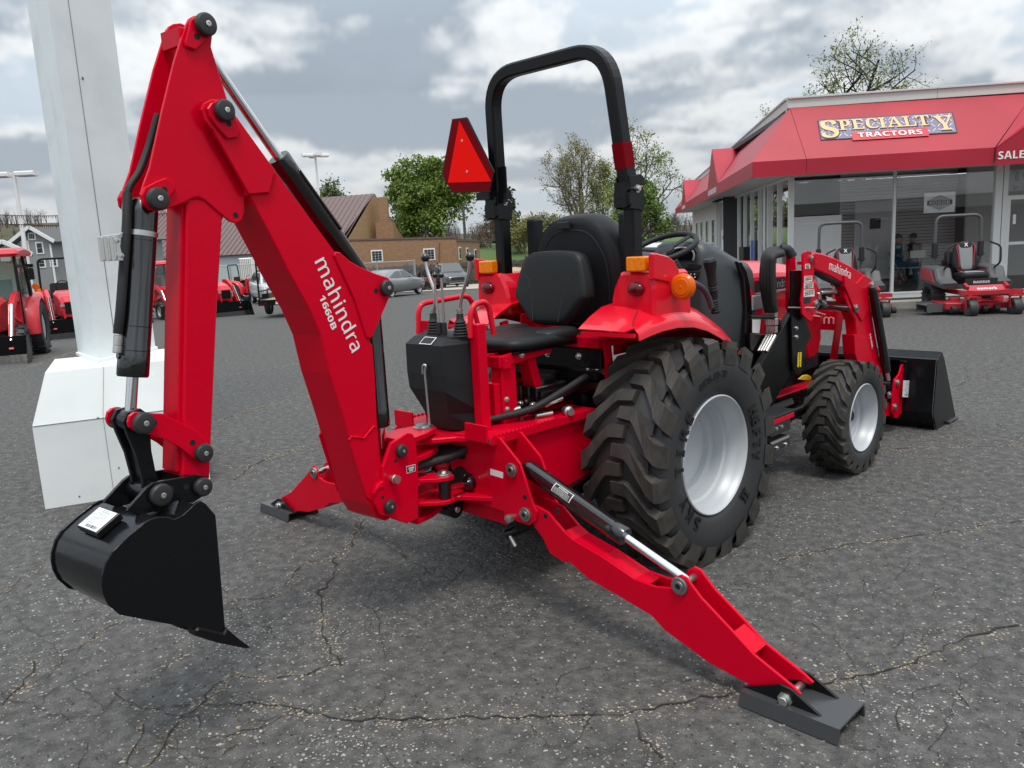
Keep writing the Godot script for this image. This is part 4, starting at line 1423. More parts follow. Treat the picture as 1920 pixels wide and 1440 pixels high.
func build_body() -> void:
	fender(1.0)
	fender(-1.0)
	var st := S()
	# chassis, transmission and engine
	bx(st, -0.30, 1.10, 0.42, 0.80, -0.20, 0.20, 0.02)
	bx(st, 0.2, 0.75, 0.36, 0.70, -0.28, 0.28, 0.03)
	bx(st, 1.10, 2.15, 0.55, 0.80, -0.16, 0.16, 0.01)
	rod(st, Vector3(0, 0.505, -0.45), Vector3(0, 0.505, 0.45), 0.11, 24, 0.02)
	rod(st, Vector3(1.7355, 0.35, -0.52), Vector3(1.7355, 0.35, 0.52), 0.06, 20, 0.02)
	bx(st, 1.60, 1.86, 0.34, 0.56, -0.12, 0.12, 0.03)
	bx(st, 0.55, 1.6, 0.30, 0.46, 0.05, 0.36, 0.03)
	rod(st, Vector3(0.55, 0.36, 0.40), Vector3(1.65, 0.40, 0.42), 0.035, 16, 0.005)
	bar(st, Vector3(0.80, 0.46, 0.42), Vector3(1.55, 0.98, 0.42), 0.04, 0.30)
	sub(T, "chassis", st, "black_paint")
	st = S()
	rod(st, Vector3(1.7355, 0.35, 0.46), Vector3(1.7355, 0.35, 0.545), 0.10, 24, 0.02)
	rod(st, Vector3(1.7355, 0.35, -0.545), Vector3(1.7355, 0.35, -0.46), 0.10, 24, 0.02)
	sub(T, "front_hub", st, "black_paint")
	# cross member with bolts under the seat
	st = S()
	bx(st, -0.33, -0.30, 0.93, 1.02, -0.32, 0.33)
	bx(st, -0.37, -0.33, 0.885, 0.915, -0.32, 0.33)
	var cm := sub(T, "cross_member", st, "black_satin")
	for z in [0.0, 0.2, -0.2]:
		st = S()
		bolt(st, Vector3(-0.33, 0.985, z), Vector3.LEFT, 0.012, 0.018)
		sub(cm, "bolt", st, "zinc")
	st = S()
	bx(st, -0.34, 0.2, 1.03, 1.075, -0.33, 0.33)
	sub(T, "seat_deck", st, "red")
	# valve block and hoses
	st = S()
	bx(st, -0.62, -0.40, 0.78, 0.86, -0.05, 0.22, 0.008)
	for k in 5: bx(st, -0.63, -0.42, 0.74 + 0.01 * (k % 2), 0.88, -0.04 + k * 0.05, -0.005 + k * 0.05, 0.006)
	bx(st, -0.55, -0.45, 0.87, 0.91, 0.06, 0.16, 0.01)
	rod(st, Vector3(-0.70, 0.80, 0.0), Vector3(-0.50, 0.80, 0.0), 0.022)
	sub(T, "valve_block", st, "black_gloss")
	st = S()
	for q in [Vector3(-0.64, 0.80, 0.10), Vector3(-0.64, 0.76, 0.10), Vector3(-0.64, 0.80, 0.18), Vector3(-0.60, 0.84, 0.02)]: bolt(st, q, Vector3(-1, 0, 0.3), 0.012, 0.02)
	rod(st, Vector3(-0.62, 0.80, 0.23), Vector3(-0.52, 0.82, 0.25), 0.012)
	lathe(st, Vector3(-0.52, 0.765, 0.26), Vector3(-0.4, 0, 1), [[0, 0.014], [0.03, 0.014], [0.03, 0.024], [0.05, 0.024], [0.055, 0.016], [0.07, 0.016], [0.07, 0]], 16)
	rod(st, Vector3(-0.72, 0.79, -0.02), Vector3(-0.66, 0.79, -0.02), 0.018, 8)
	rod(st, Vector3(-0.66, 0.755, 0.21), Vector3(-0.58, 0.76, 0.24), 0.013, 10)
	sub(T, "hydraulic_fitting", st, "zinc")
	st = S()
	for k in 4:
		var dz := k * 0.024
		tube(st, curve([Vector3(-0.98, 0.765, 0.02 + dz), Vector3(-0.85, 0.765 + k * 0.004, 0.08 + dz), Vector3(-0.70, 0.772 + k * 0.01, 0.16 + dz), Vector3(-0.52, 0.82 + k * 0.012, 0.22 + dz * 0.6), Vector3(-0.33, 0.87 + k * 0.01, 0.24 + dz * 0.4), Vector3(-0.15, 0.84, 0.22)], 6), 0.016, 10)
	sub(T, "hydraulic_hose", st, "hose")
	st = S()
	rod(st, Vector3(-0.80, 0.785, 0.135), Vector3(-0.72, 0.80, 0.175), 0.0125, 10)
	sub(T, "pipe_end", st, "alu")
	# red pedestal, serrated foot plates
	st = S()
	bx(st, -0.82, -0.73, 0.742, 1.02, 0.10, 0.17, 0.004)
	bx(st, -0.86, -0.825, 0.78, 0.93, 0.09, 0.16, 0.003)
	bar(st, Vector3(-0.80, 1.02, 0.07), Vector3(-0.80, 1.02, 0.19), 0.05, 0.05, Vector3.UP)
	bar(st, Vector3(-0.84, 1.025, 0.172), Vector3(-0.50, 1.05, 0.172), 0.014, 0.05)
	bar(st, Vector3(-0.84, 1.025, 0.085), Vector3(-0.50, 1.05, 0.085), 0.014, 0.05)
	bar(st, Vector3(-0.62, 1.04, 0.12), Vector3(-0.54, 0.76, 0.12), 0.07, 0.05, Vector3.RIGHT)
	bx(st, -0.58, -0.42, 0.74, 0.90, 0.02, 0.03)
	var pd := sub(T, "seat_pedestal", st, "red")
	for q in [Vector3(-0.80, 0.81, 0.172), Vector3(-0.80, 0.855, 0.172), Vector3(-0.81, 1.03, 0.181), Vector3(-0.70, 1.04, 0.181)]:
		st = S()
		bolt(st, q, Vector3(-0.3, 0, 1), 0.009, 0.008)
		sub(pd, "bolt", st, "zinc")
	for s in [1.0, -1.0]:
		st = S()
		var f := frame(Vector3(0, 0.735, 0), Vector3.RIGHT, Vector3.FORWARD)
		prism(st, PackedVector2Array([Vector2(-1.06, -0.11 * s), Vector2(-0.35, -0.11 * s), Vector2(-0.35, -0.31 * s), Vector2(-1.04, -0.31 * s)]), f, 0.0, 0.012, 0.002)
		var saw := PackedVector2Array([Vector2(-1.04, 0.715), Vector2(-1.04, 0.742)])
		for k in 17:
			saw.append(Vector2(-1.02 + k * 0.024, 0.757))
			saw.append(Vector2(-1.008 + k * 0.024, 0.748))
		saw.append_array(PackedVector2Array([Vector2(-0.60, 0.748), Vector2(-0.35, 0.748), Vector2(-0.35, 0.715)]))
		prism(st, saw, xy(0.311 * s), -0.004, 0.004, 0.0)
		prism(st, rounded(0.135, 0.075, 0.006), frame(Vector3(-1.062, 0.765, 0.245 * s), Vector3.BACK, Vector3.UP), -0.01, 0.0, 0.002)
		var fpl := sub(T, "foot_plate", st, "red")
		st = S()
		bx(st, -1.046, -1.0405, 0.722, 0.742, minf(0.312 * s, 0.27 * s), maxf(0.312 * s, 0.27 * s), 0.0)
		sub(fpl, "grip_tape", st, "steel")
	# control tower of the backhoe
	st = S()
	var ctl := []
	for q in [[1.166, -1.00, 0.085], [1.155, -1.06, 0.09], [1.125, -1.10, 0.105], [1.00, -1.10, 0.108], [0.93, -1.095, 0.106], [0.82, -1.05, 0.07], [0.745, -1.03, 0.058]]:
		var back: float = -0.935
		ctl.append([Vector3(q[1], q[0], -q[2] - 0.03), Vector3(q[1], q[0], q[2]), Vector3(back, q[0], 0.150), Vector3(back, q[0], -0.180)])
	grid(st, ctl, false, true)
	flat_on(st)
	quad(st, ctl[0][0], ctl[0][3], ctl[0][2], ctl[0][1])
	var ct := sub(T, "control_cover", st, "plastic")
	st = S()
	bx(st, -0.975, -0.925, 0.748, 1.205, 0.148, 0.198, 0.002)
	sub(T, "tower_post", st, "red")
	st = S()
	bx(st, -0.94, -0.885, 0.748, 1.205, -0.235, -0.183, 0.002)
	sub(T, "tower_post", st, "red")
	for s in [1.0, -1.0]:
		st = S()
		var zz0 := 0.165 if s > 0 else -0.185
		tube(st, fillet([Vector3(-0.985, 1.15, zz0), Vector3(-0.975, 1.285, zz0), Vector3(-0.66 if s < 0 else -0.875, 1.30, zz0), Vector3(-0.62 if s < 0 else -0.85, 1.15, zz0)], 0.05, 6), 0.0125, 14)
		sub(T, "guard_rail", st, "red_gloss")
	var levers := [[Vector3(-1.00, 1.17, -0.06), px([812, 590, 818, 555, 800, 505, 797, 483]), 0.0075, 0.020], [Vector3(-0.98, 1.17, 0.085), px([862, 590, 864, 560, 880, 510, 881, 481]), 0.0075, 0.020], [Vector3(-1.03, 1.16, -0.01), px([822, 600, 816, 545, 815, 516]), 0.0055, 0.0125], [Vector3(-1.02, 1.16, 0.015), px([832, 600, 829, 545, 827, 516]), 0.0055, 0.0125]]
	for q in levers:
		var b: Vector3 = q[0]
		var pts := [b]
		for p in (q[1] as PackedVector2Array): pts.append(on(p, Vector3(b.x, 0, 0), Vector3(-1, 0, 0)))
		pts[0] = (pts[1] as Vector3) + Vector3(0, -0.04, 0)
		st = S()
		tube(st, fillet(pts, 0.04, 5), q[2], 10)
		var lv := sub(ct, "lever", st, "zinc")
		st = S()
		ball(st, pts[pts.size() - 1], q[3], 16)
		sub(ct, "lever_knob", st, "black_gloss")
		st = S()
		if q[3] > 0.015:
			var prof := []
			for k in 6:
				prof.append([k * 0.012, 0.036 - k * 0.002])
				prof.append([k * 0.012 + 0.006, 0.029 - k * 0.002])
			prof.append([0.075, 0.016])
			prof.append([0.095, 0.015])
			prof.append([0.095, 0.0])
			lathe(st, Vector3((pts[1] as Vector3).x, 1.155, (pts[1] as Vector3).z), Vector3.UP, prof, 20)
		else:
			rod(st, (pts[0] as Vector3) + Vector3(0, -0.02, 0), (pts[0] as Vector3) + Vector3(0, 0.03, 0), 0.012, 12)
		sub(ct, "lever_boot", st, "dark")
		st = S()
		lathe(st, (pts[1] as Vector3) + Vector3(0, 0.0, 0), Vector3.UP, [[0, 0.011], [0.012, 0.011], [0.014, 0.014], [0.026, 0.014], [0.026, 0.008]], 6)
		if q[3] > 0.015: sub(ct, "lever_nut", st, "zinc")
	st = S()
	box(st, Vector3(-1.083, 1.142, 0.0), Vector3(0.035, 0.0262, 0), Vector3(-0.0006, 0.001, 0), Vector3(0, 0, 0.08), 0.0)
	sub(ct, "sticker", st, "white")
	st = S()
	box(st, Vector3(-1.0836, 1.1428, 0.0), Vector3(0.029, 0.0217, 0), Vector3(-0.0006, 0.001, 0), Vector3(0, 0, 0.07), 0.0)
	sub(ct, "sticker", st, "dark")
	st = S()
	tube(st, fillet([onx(806, 800, -1.115), onx(797, 700, -1.115), onx(799, 684, -1.115), onx(793, 684, -1.115), onx(793, 701, -1.115)], 0.012, 4), 0.0055, 10)
	sub(ct, "hook_rod", st, "zinc")
	# backhoe operator's seat
	st = S()
	var bo := Vector3(-0.285, 1.305, -0.02)
	var by := Vector3(0.16, 1, 0).normalized()
	var ctrl := PackedVector2Array([Vector2(0.0, -0.183), Vector2(0.085, -0.181), Vector2(0.125, -0.165), Vector2(0.18, -0.11), Vector2(0.232, -0.055), Vector2(0.241, -0.03), Vector2(0.228, 0.04), Vector2(0.205, 0.115), Vector2(0.185, 0.155), Vector2(0.15, 0.178), Vector2(0.08, 0.186), Vector2(0.0, 0.188)])
	for i in range(10, 0, -1): ctrl.append(Vector2(-ctrl[i].x, ctrl[i].y))
	var shield := func(a: float) -> Vector2:
		var f := fposmod(a / TAU + 0.25, 1.0) * ctrl.size()
		var i := int(f) % ctrl.size()
		var n := ctrl.size()
		return ctrl[i].cubic_interpolate(ctrl[(i + 1) % n], ctrl[(i + n - 1) % n], ctrl[(i + 2) % n], f - floorf(f))
	pad_shape(st, bo, Vector3.BACK, by, func(a: float) -> Vector2:
		return shield.call(a), 0.085, 0.012, 60)
	var bs := sub(T, "backhoe_seat", st, "vinyl")
	st = S()
	for s in [1.0, -1.0]:
		var crease := []
		for q in [[0.165, 0.07], [0.125, 0.03], [0.105, -0.03], [0.095, -0.10], [0.085, -0.165]]:
			var rr := absf(q[0]) / 0.235
			crease.append(bo + Vector3.BACK * q[0] * s + by * q[1] + Vector3.BACK.cross(by).normalized() * (0.0095 - 0.004 * rr))
		tube(st, curve(crease, 5), 0.0035, 6)
	sub(bs, "seam", st, "dark")
	st = S()
	pad_shape(st, Vector3(-0.55, 1.108, 0.0), Vector3.RIGHT, Vector3.FORWARD, superell(0.49, 0.46, 4.0), 0.045, 0.016, 48)
	pad_shape(st, Vector3(-0.44, 1.115, 0.16), Vector3.RIGHT, Vector3.FORWARD, superell(0.25, 0.14, 2.4), 0.03, 0.022, 28)
	pad_shape(st, Vector3(-0.44, 1.115, -0.15), Vector3.RIGHT, Vector3.FORWARD, superell(0.25, 0.14, 2.4), 0.03, 0.022, 28)
	sub(bs, "cushion", st, "vinyl")
	st = S()
	bx(st, -0.76, -0.30, 1.048, 1.061, -0.20, 0.20)
	sub(bs, "seat_pan", st, "black_satin")
	# driver's seat seen from behind
	st = S()
	var so := Vector3(-0.11, 1.362, 0.0)
	var sy := Vector3(-0.10, 1, 0).normalized()
	var shape := func(a: float) -> Vector2:
		var p: Vector2 = superell(0.545, 0.58, 3.2).call(a)
		var t := p.y / 0.58 + 0.5
		return Vector2(p.x * lerpf(1.0, 0.82, smoothstep(0.55, 1.0, t)), p.y)
	pad_shape(st, so, Vector3.BACK, sy, shape, 0.17, 0.004, 56)
	var ds := sub(T, "driver_seat", st, "plastic")
	st = S()
	var groove := []
	var gz := Vector3.BACK.cross(sy).normalized()
	for k in 56:
		var p2: Vector2 = shape.call(TAU * k / 56.0)
		groove.append(so + Vector3.BACK * p2.x * 0.80 + sy * (p2.y * 0.82 - 0.02) + gz * 0.0015)
	tube(st, groove, 0.0045, 6, true)
	sub(ds, "panel_groove", st, "dark")
	st = S()
	box(st, so + sy * 0.245 + Vector3(-0.020, 0, -0.02), Vector3.BACK * 0.075, sy * 0.035, Vector3(0.02, 0, 0), 0.004)
	sub(ds, "latch", st, "dark")
	st = S()
	pad_shape(st, Vector3(0.22, 1.10, 0), Vector3.RIGHT, Vector3.FORWARD, superell(0.46, 0.52, 4.0), 0.1, 0.02, 40)
	sub(ds, "cushion", st, "vinyl")
	for s in [1.0, -1.0]:
		st = S()
		var ao := Vector3(-0.03, 1.475, 0.28 if s > 0 else -0.335)
		prism(st, rounded(0.075, 0.36, 0.018), frame(ao, Vector3.RIGHT + Vector3.BACK * 0.0, Vector3(0.0, 1, 0)), -0.035, 0.035, 0.012)
		sub(ds, "armrest", st, "vinyl")
	st = S()
	rod(st, Vector3(-0.10, 1.10, 0.10), Vector3(-0.10, 1.115, 0.36), 0.008)
	bar(st, Vector3(-0.25, 1.05, 0.26), Vector3(-0.12, 1.10, 0.33), 0.06, 0.012)
	sub(ds, "seat_slide", st, "alu")
	st = S()
	bx(st, -0.26, 0.3, 1.02, 1.08, -0.2, 0.28)
	ball(st, Vector3(-0.05, 1.19, 0.29), 0.075, 16, Vector3(0.8, 1.2, 0.5))
	sub(ds, "seat_base", st, "dark")
	# roll bar
	for s in [1.0, -1.0]:
		st = S()
		box(st, Vector3(-0.185, 1.50, 0.425 * s), Vector3(0.075, 0, 0), Vector3(-0.012, 0.46, 0), Vector3(0, 0, 0.062), 0.010)
		var lp := sub(T, "roll_bar_post", st, "black_paint")
		st = S()
		for e in [-0.038, 0.038]:
			prism(st, PackedVector2Array([Vector2(-0.055, -0.075), Vector2(0.05, -0.085), Vector2(0.055, 0.06), Vector2(0.03, 0.075), Vector2(-0.05, 0.065)]), xy(0.425 * s + e).translated(Vector3(-0.20, 1.735, 0)), -0.004, 0.004, 0.001)
		bx(st, -0.275, -0.235, 1.665, 1.735, 0.425 * s - 0.045, 0.425 * s + 0.045, 0.012)
		bx(st, -0.268, -0.25, 1.735, 1.775, 0.425 * s - 0.04, 0.425 * s + 0.04, 0.006)
		sub(lp, "hinge_bracket", st, "black_satin")
		st = S()
		bolt(st, Vector3(-0.20, 1.745, 0.425 * s + 0.042), Vector3.BACK, 0.013, 0.016)
		rod(st, Vector3(-0.225, 1.745, 0.425 * s + 0.04), Vector3(-0.225, 1.745, 0.425 * s + 0.07), 0.008)
		rod(st, Vector3(-0.21, 1.745, 0.425 * s - 0.075), Vector3(-0.21, 1.745, 0.425 * s - 0.04), 0.010)
		tube(st, [Vector3(-0.225, 1.75, 0.425 * s + 0.055), Vector3(-0.18, 1.755, 0.425 * s + 0.055), Vector3(-0.16, 1.74, 0.425 * s + 0.05)], 0.003, 6)
		sub(lp, "hinge_pin", st, "zinc")
	st = S()
	var arch := fillet([Vector3(-0.195, 1.66, 0.425), Vector3(-0.262, 2.365, 0.372), Vector3(-0.262, 2.365, -0.372), Vector3(-0.195, 1.66, -0.425)], 0.18, 10)
	var sides := []
	for p in arch: sides.append(Vector3(1, 0.1, 0))
	sweep(st, arch, PackedVector2Array([Vector2(-0.036, -0.022), Vector2(-0.028, -0.031), Vector2(0.028, -0.031), Vector2(0.036, -0.022), Vector2(0.036, 0.022), Vector2(0.028, 0.031), Vector2(-0.028, 0.031), Vector2(-0.036, 0.022)]), sides)
	var rb := sub(T, "roll_bar", st, "black_paint")
	st = S()
	var rd := Vector3(-0.067, 0.705, -0.053).normalized()
	box(st, Vector3(-0.195, 1.66, 0.425) + rd * 0.235, Vector3(0.0745, 0.007, 0), rd * 0.115, Vector3(0, 0, 0.064), 0.004)
	sub(rb, "reflector_band", st, "red_reflect")
	# slow-vehicle triangle
	var fx := yz(-0.30)
	st = S()
	plate(st, zz(780, 200, 6.545, [440, 150, 622, 128, 640, 150, 962, 800, 908, 1050, 440, 1055, 316, 832]), fx, 0.006, 0.002)
	var tr := sub(T, "warning_triangle", st, "black_paint", "red and orange slow-vehicle triangle on the roll bar")
	st = S()
	plate(st, zz(780, 200, 6.545, [446, 162, 612, 150, 950, 802, 898, 1038, 446, 1044, 328, 832]), yz(-0.3012), 0.001, 0.0)
	sub(tr, "reflective_border", st, "red_reflect")
	st = S()
	plate(st, zz(780, 200, 6.545, [530, 172, 922, 918, 390, 934]), yz(-0.3022), 0.001, 0.0)
	sub(tr, "orange_centre", st, "orange_fluor")
	for q in [[568, 418], [628, 798]]:
		st = S()
		bolt(st, onx(780 + q[0] / 6.545, 200 + q[1] / 6.545, -0.3025), Vector3.LEFT, 0.005, 0.005)
		sub(tr, "bolt", st, "zinc")
	st = S()
	bx(st, -0.294, -0.22, 1.76, 1.80, -0.50, -0.40)
	bx(st, -0.235, -0.225, 1.74, 1.92, -0.385, -0.33, 0.004)
	sub(tr, "bracket", st, "black_satin")
	# dash, steering wheel
	st = S()
	var D := func(l: Array) -> PackedVector2Array: return zz(1180, 420, 7.2, l)
	var dr := []
	for q in [[0.80, 0.150, 1.462], [0.803, 0.170, 1.470], [0.86, 0.200, 1.492], [0.95, 0.230, 1.462], [1.05, 0.258, 1.412], [1.13, 0.282, 1.376], [1.19, 0.290, 1.360]]:
		var x: float = q[0]
		var w: float = q[1]
		var t: float = q[2]
		var row := [Vector3(x + 0.06, 0.70, w * 0.92), Vector3(x + 0.02, 1.0, w), Vector3(x, t - 0.16, w * 0.99), Vector3(x, t - 0.07, w * 0.95), Vector3(x, t - 0.022, w * 0.84), Vector3(x, t, w * 0.62)]
		for k in range(5, -1, -1): row.append(Vector3(row[k].x, row[k].y, -row[k].z))
		dr.append(row)
	grid(st, dr)
	flat_on(st)
	var d0: Array = dr[0]
	for k in 5: quad(st, d0[k], d0[k + 1], d0[10 - k], d0[11 - k])
	var dsh := sub(T, "dash_cowl", st, "plastic_grey")
	var fd2 := frame(Vector3(0.797, 1.40, 0.0), Vector3.BACK, Vector3(0.0, 1, 0))
	st = S()
	plate(st, D.call([640, 500, 590, 470, 560, 400, 600, 340, 700, 300, 830, 300, 900, 330, 915, 380, 890, 490, 860, 505]), fd2, 0.02, 0.006)
	var ins := sub(dsh, "instrument_panel", st, "black_gloss")
	st = S()
	var arc := []
	for q in [[560, 372], [620, 335], [700, 318], [790, 330], [850, 360], [875, 420], [862, 490]]: arc.append(on(Vector2(1180 + q[0] / 7.2, 420 + q[1] / 7.2), fd2.origin + fd2.basis.z * 0.002, fd2.basis.z))
	tube(st, curve(arc, 4), 0.006, 8)
	sub(ins, "gauge_ring", st, "silver")
	st = S()
	plate(st, D.call([728, 600, 810, 528, 970, 540, 975, 570, 930, 612, 730, 625]), frame(fd2.origin + fd2.basis.z * 0.003, Vector3.BACK, Vector3.UP), 0.01, 0.004)
	plate(st, D.call([735, 640, 955, 635, 940, 690, 880, 760, 800, 770, 740, 720]), frame(fd2.origin + fd2.basis.z * 0.004, Vector3.BACK, Vector3.UP), 0.01, 0.004)
	sub(dsh, "tray", st, "dark")
	st = S()
	for q in [[800, 722], [880, 680], [885, 720], [832, 676]]: rod(st, on(Vector2(1180 + q[0] / 7.2, 420 + q[1] / 7.2), fd2.origin + fd2.basis.z * 0.006, fd2.basis.z), on(Vector2(1180 + q[0] / 7.2, 420 + q[1] / 7.2), fd2.origin + fd2.basis.z * 0.012, fd2.basis.z), 0.007 if q[0] == 800 else 0.004, 10)
	sub(dsh, "switch", st, "white")
	st = S()
	var sc := onz(1244, 465, 0.0)
	var sn := Vector3(-0.42, 1, 0).normalized()
	var su := sn.cross(Vector3.BACK).normalized()
	var ring := []
	for k in 40: ring.append(sc + (su * cos(TAU * k / 40) + Vector3.BACK * sin(TAU * k / 40)) * 0.188)
	tube(st, ring, 0.0165, 12, true)
	var swh := sub(T, "steering_wheel", st, "plastic")
	st = S()
	for a in [0.5, 2.6, 4.7]: bar(st, sc - sn * 0.02, sc + (su * cos(a) + Vector3.BACK * sin(a)) * 0.183, 0.03, 0.014, sn, 0.005)
	lathe(st, sc - sn * 0.045, sn, [[0, 0.05], [0.02, 0.06], [0.035, 0.055], [0.045, 0.03], [0.045, 0]], 24)
	sub(swh, "spoke", st, "plastic")
	st = S()
	var prof := []
	for k in 7:
		prof.append([k * 0.018, 0.055 + k * 0.004])
		prof.append([k * 0.018 + 0.009, 0.047 + k * 0.004])
	lathe(st, sc - sn * 0.05, -sn, prof, 24)
	sub(swh, "column_boot", st, "dark")
	# gear lever with its bellows, grab handle
	st = S()
	var G := func(x: float, y: float) -> Vector3: return onz(1180 + x / 7.2, 420 + y / 7.2, 0.40)
	var g0: Vector3 = G.call(1165, 1200)
	var g1: Vector3 = G.call(1080, 470)
	var gd := (g1 - g0).normalized()
	var gl := g0.distance_to(g1)
	var gp := [[0.0, 0.024]]
	for k in 5:
		gp.append([0.012 + k * 0.014, 0.026])
		gp.append([0.019 + k * 0.014, 0.021])
	gp.append_array([[gl * 0.27, 0.021], [gl * 0.42, 0.024], [gl * 0.43, 0.027], [gl * 0.46, 0.022], [gl * 0.48, 0.027], [gl * 0.51, 0.022], [gl * 0.53, 0.026], [gl * 0.60, 0.024], [gl * 0.75, 0.026], [gl * 0.88, 0.034], [gl * 0.96, 0.036], [gl, 0.028], [gl, 0]])
	lathe(st, g0, gd, gp, 14)
	sub(T, "loader_lever", st, "plastic")
	st = S()
	tube(st, curve([G.call(790, 790), G.call(900, 810), G.call(1000, 880), G.call(1070, 1000), G.call(1110, 1130)], 5), 0.016, 10)
	sub(T, "grab_handle", st, "plastic_grey")
	# bonnet
	var hood := []
	for q in [[1.10, 1.352, 0.16, 0.275], [1.30, 1.352, 0.16, 0.275], [1.60, 1.335, 0.16, 0.27], [1.90, 1.30, 0.15, 0.26], [2.12, 1.25, 0.14, 0.245], [2.25, 1.17, 0.13, 0.22], [2.30, 1.05, 0.12, 0.20]]:
		var x: float = q[0]
		var t: float = q[1]
		var r := []
		for s in [1.0, -1.0]:
			var h := [Vector3(x, 0.86, q[3] * s), Vector3(x, t - 0.20, (q[3] + 0.012) * s), Vector3(x, t - 0.10, q[3] * s), Vector3(x, t - 0.075, (q[3] - 0.012) * s), Vector3(x, t - 0.012, q[2] * s), Vector3(x, t, (q[2] - 0.05) * s)]
			if s < 0: h.reverse()
			r.append_array(h)
		hood.append(r)
	st = S()
	grid(st, hood, false)
	quad(st, hood[6][0], hood[6][5], hood[6][6], hood[6][11])
	quad(st, hood[6][0], hood[6][1], hood[6][4], hood[6][5])
	quad(st, hood[6][11], hood[6][10], hood[6][7], hood[6][6])
	var hd := sub(T, "bonnet", st, "red_gloss")
	st = S()
	plate(st, zz(1380, 440, 5.143, [20, 258, 55, 258, 110, 360, 140, 500, 165, 800, 130, 1200, 80, 1200, 100, 700, 80, 420]), xy(0.292), 0.03, 0.006)
	sub(hd, "cowl_edge", st, "black_gloss")
	st = S()
	bx(st, 1.2, 1.95, 1.165, 1.235, 0.286, 0.290, 0.0)
	sub(hd, "name_strip", st, "dark")
	var na := onz(1436, 532, 0.2915)
	var nb := onz(1474, 530, 0.2915)
	lettering(hd, "lettering", "mahindra", Vector3(nb.x - 0.13, 1.198, 0.2903), Vector3.RIGHT, Vector3.UP, 0.30, 0.05, M["alu"], false)
	st = S()
	bx(st, 1.2, 1.95, 1.147, 1.160, 0.286, 0.291, 0.002)
	sub(hd, "chrome_line", st, "alu")
	st = S()
	bx(st, 1.16, 1.38, 1.06, 1.15, 0.272, 0.293, 0.006)
	sub(hd, "side_grille", st, "alu")
	st = S()
	plate(st, zz(1380, 440, 5.143, [390, 800, 520, 830, 520, 960, 480, 960, 390, 860]), xy(0.30), 0.02, 0.004)
	sub(hd, "side_panel", st, "red_gloss")
	st = S()
	plate(st, zz(1380, 440, 5.143, [665, 760, 820, 780, 825, 1000, 800, 1120, 760, 1180, 700, 1190, 680, 1100, 660, 900]), xy(0.30), 0.05, 0.01)
	sub(hd, "side_panel", st, "red_gloss")
	st = S()
	bx(st, 2.05, 2.28, 0.55, 0.95, -0.2, 0.2, 0.02)
	sub(T, "front_grille", st, "dark")
	# step on the right, side tank shield
	st = S()
	bx(st, 0.72, 1.05, 0.505, 0.52, 0.36, 0.62, 0.004)
	sub(T, "running_board", st, "plastic")
	st = S()
	bx(st, 0.735, 1.04, 0.475, 0.504, 0.60, 0.618, 0.003)
	sub(T, "board_edge", st, "red")
	st = S()
	bx(st, 0.80, 1.03, 0.40, 0.47, 0.585, 0.60, 0.003)
	box(st, Vector3(0.84, 0.36, 0.56), Vector3(0.22, 0, 0), Vector3(0, 0.06, 0.0), Vector3(0, 0.0, 0.16), 0.01)
	var stp := sub(T, "step_bracket", st, "black_gloss")
	st = S()
	for q in [Vector3(0.86, 0.44, 0.60), Vector3(0.92, 0.44, 0.60), Vector3(0.79, 0.35, 0.64), Vector3(0.89, 0.35, 0.64)]: bolt(st, q, Vector3.BACK, 0.009, 0.01)
	sub(stp, "bolt", st, "zinc")
	st = S()
	box(st, Vector3(1.62, 0.50, 0.30), Vector3(0.75, 0, 0), Vector3(0, 0.012, 0), Vector3(0, 0, 0.10), 0.004)
	sub(T, "loader_rail", st, "red")
	st = S()
	plate(st, zz(1380, 440, 5.143, [605, 1395, 650, 1355, 690, 1350, 725, 1365, 735, 1385, 720, 1405, 660, 1405]), xy(0.46), 0.01, 0.003)
	sub(T, "step_pedal", st, "yellow_paint")

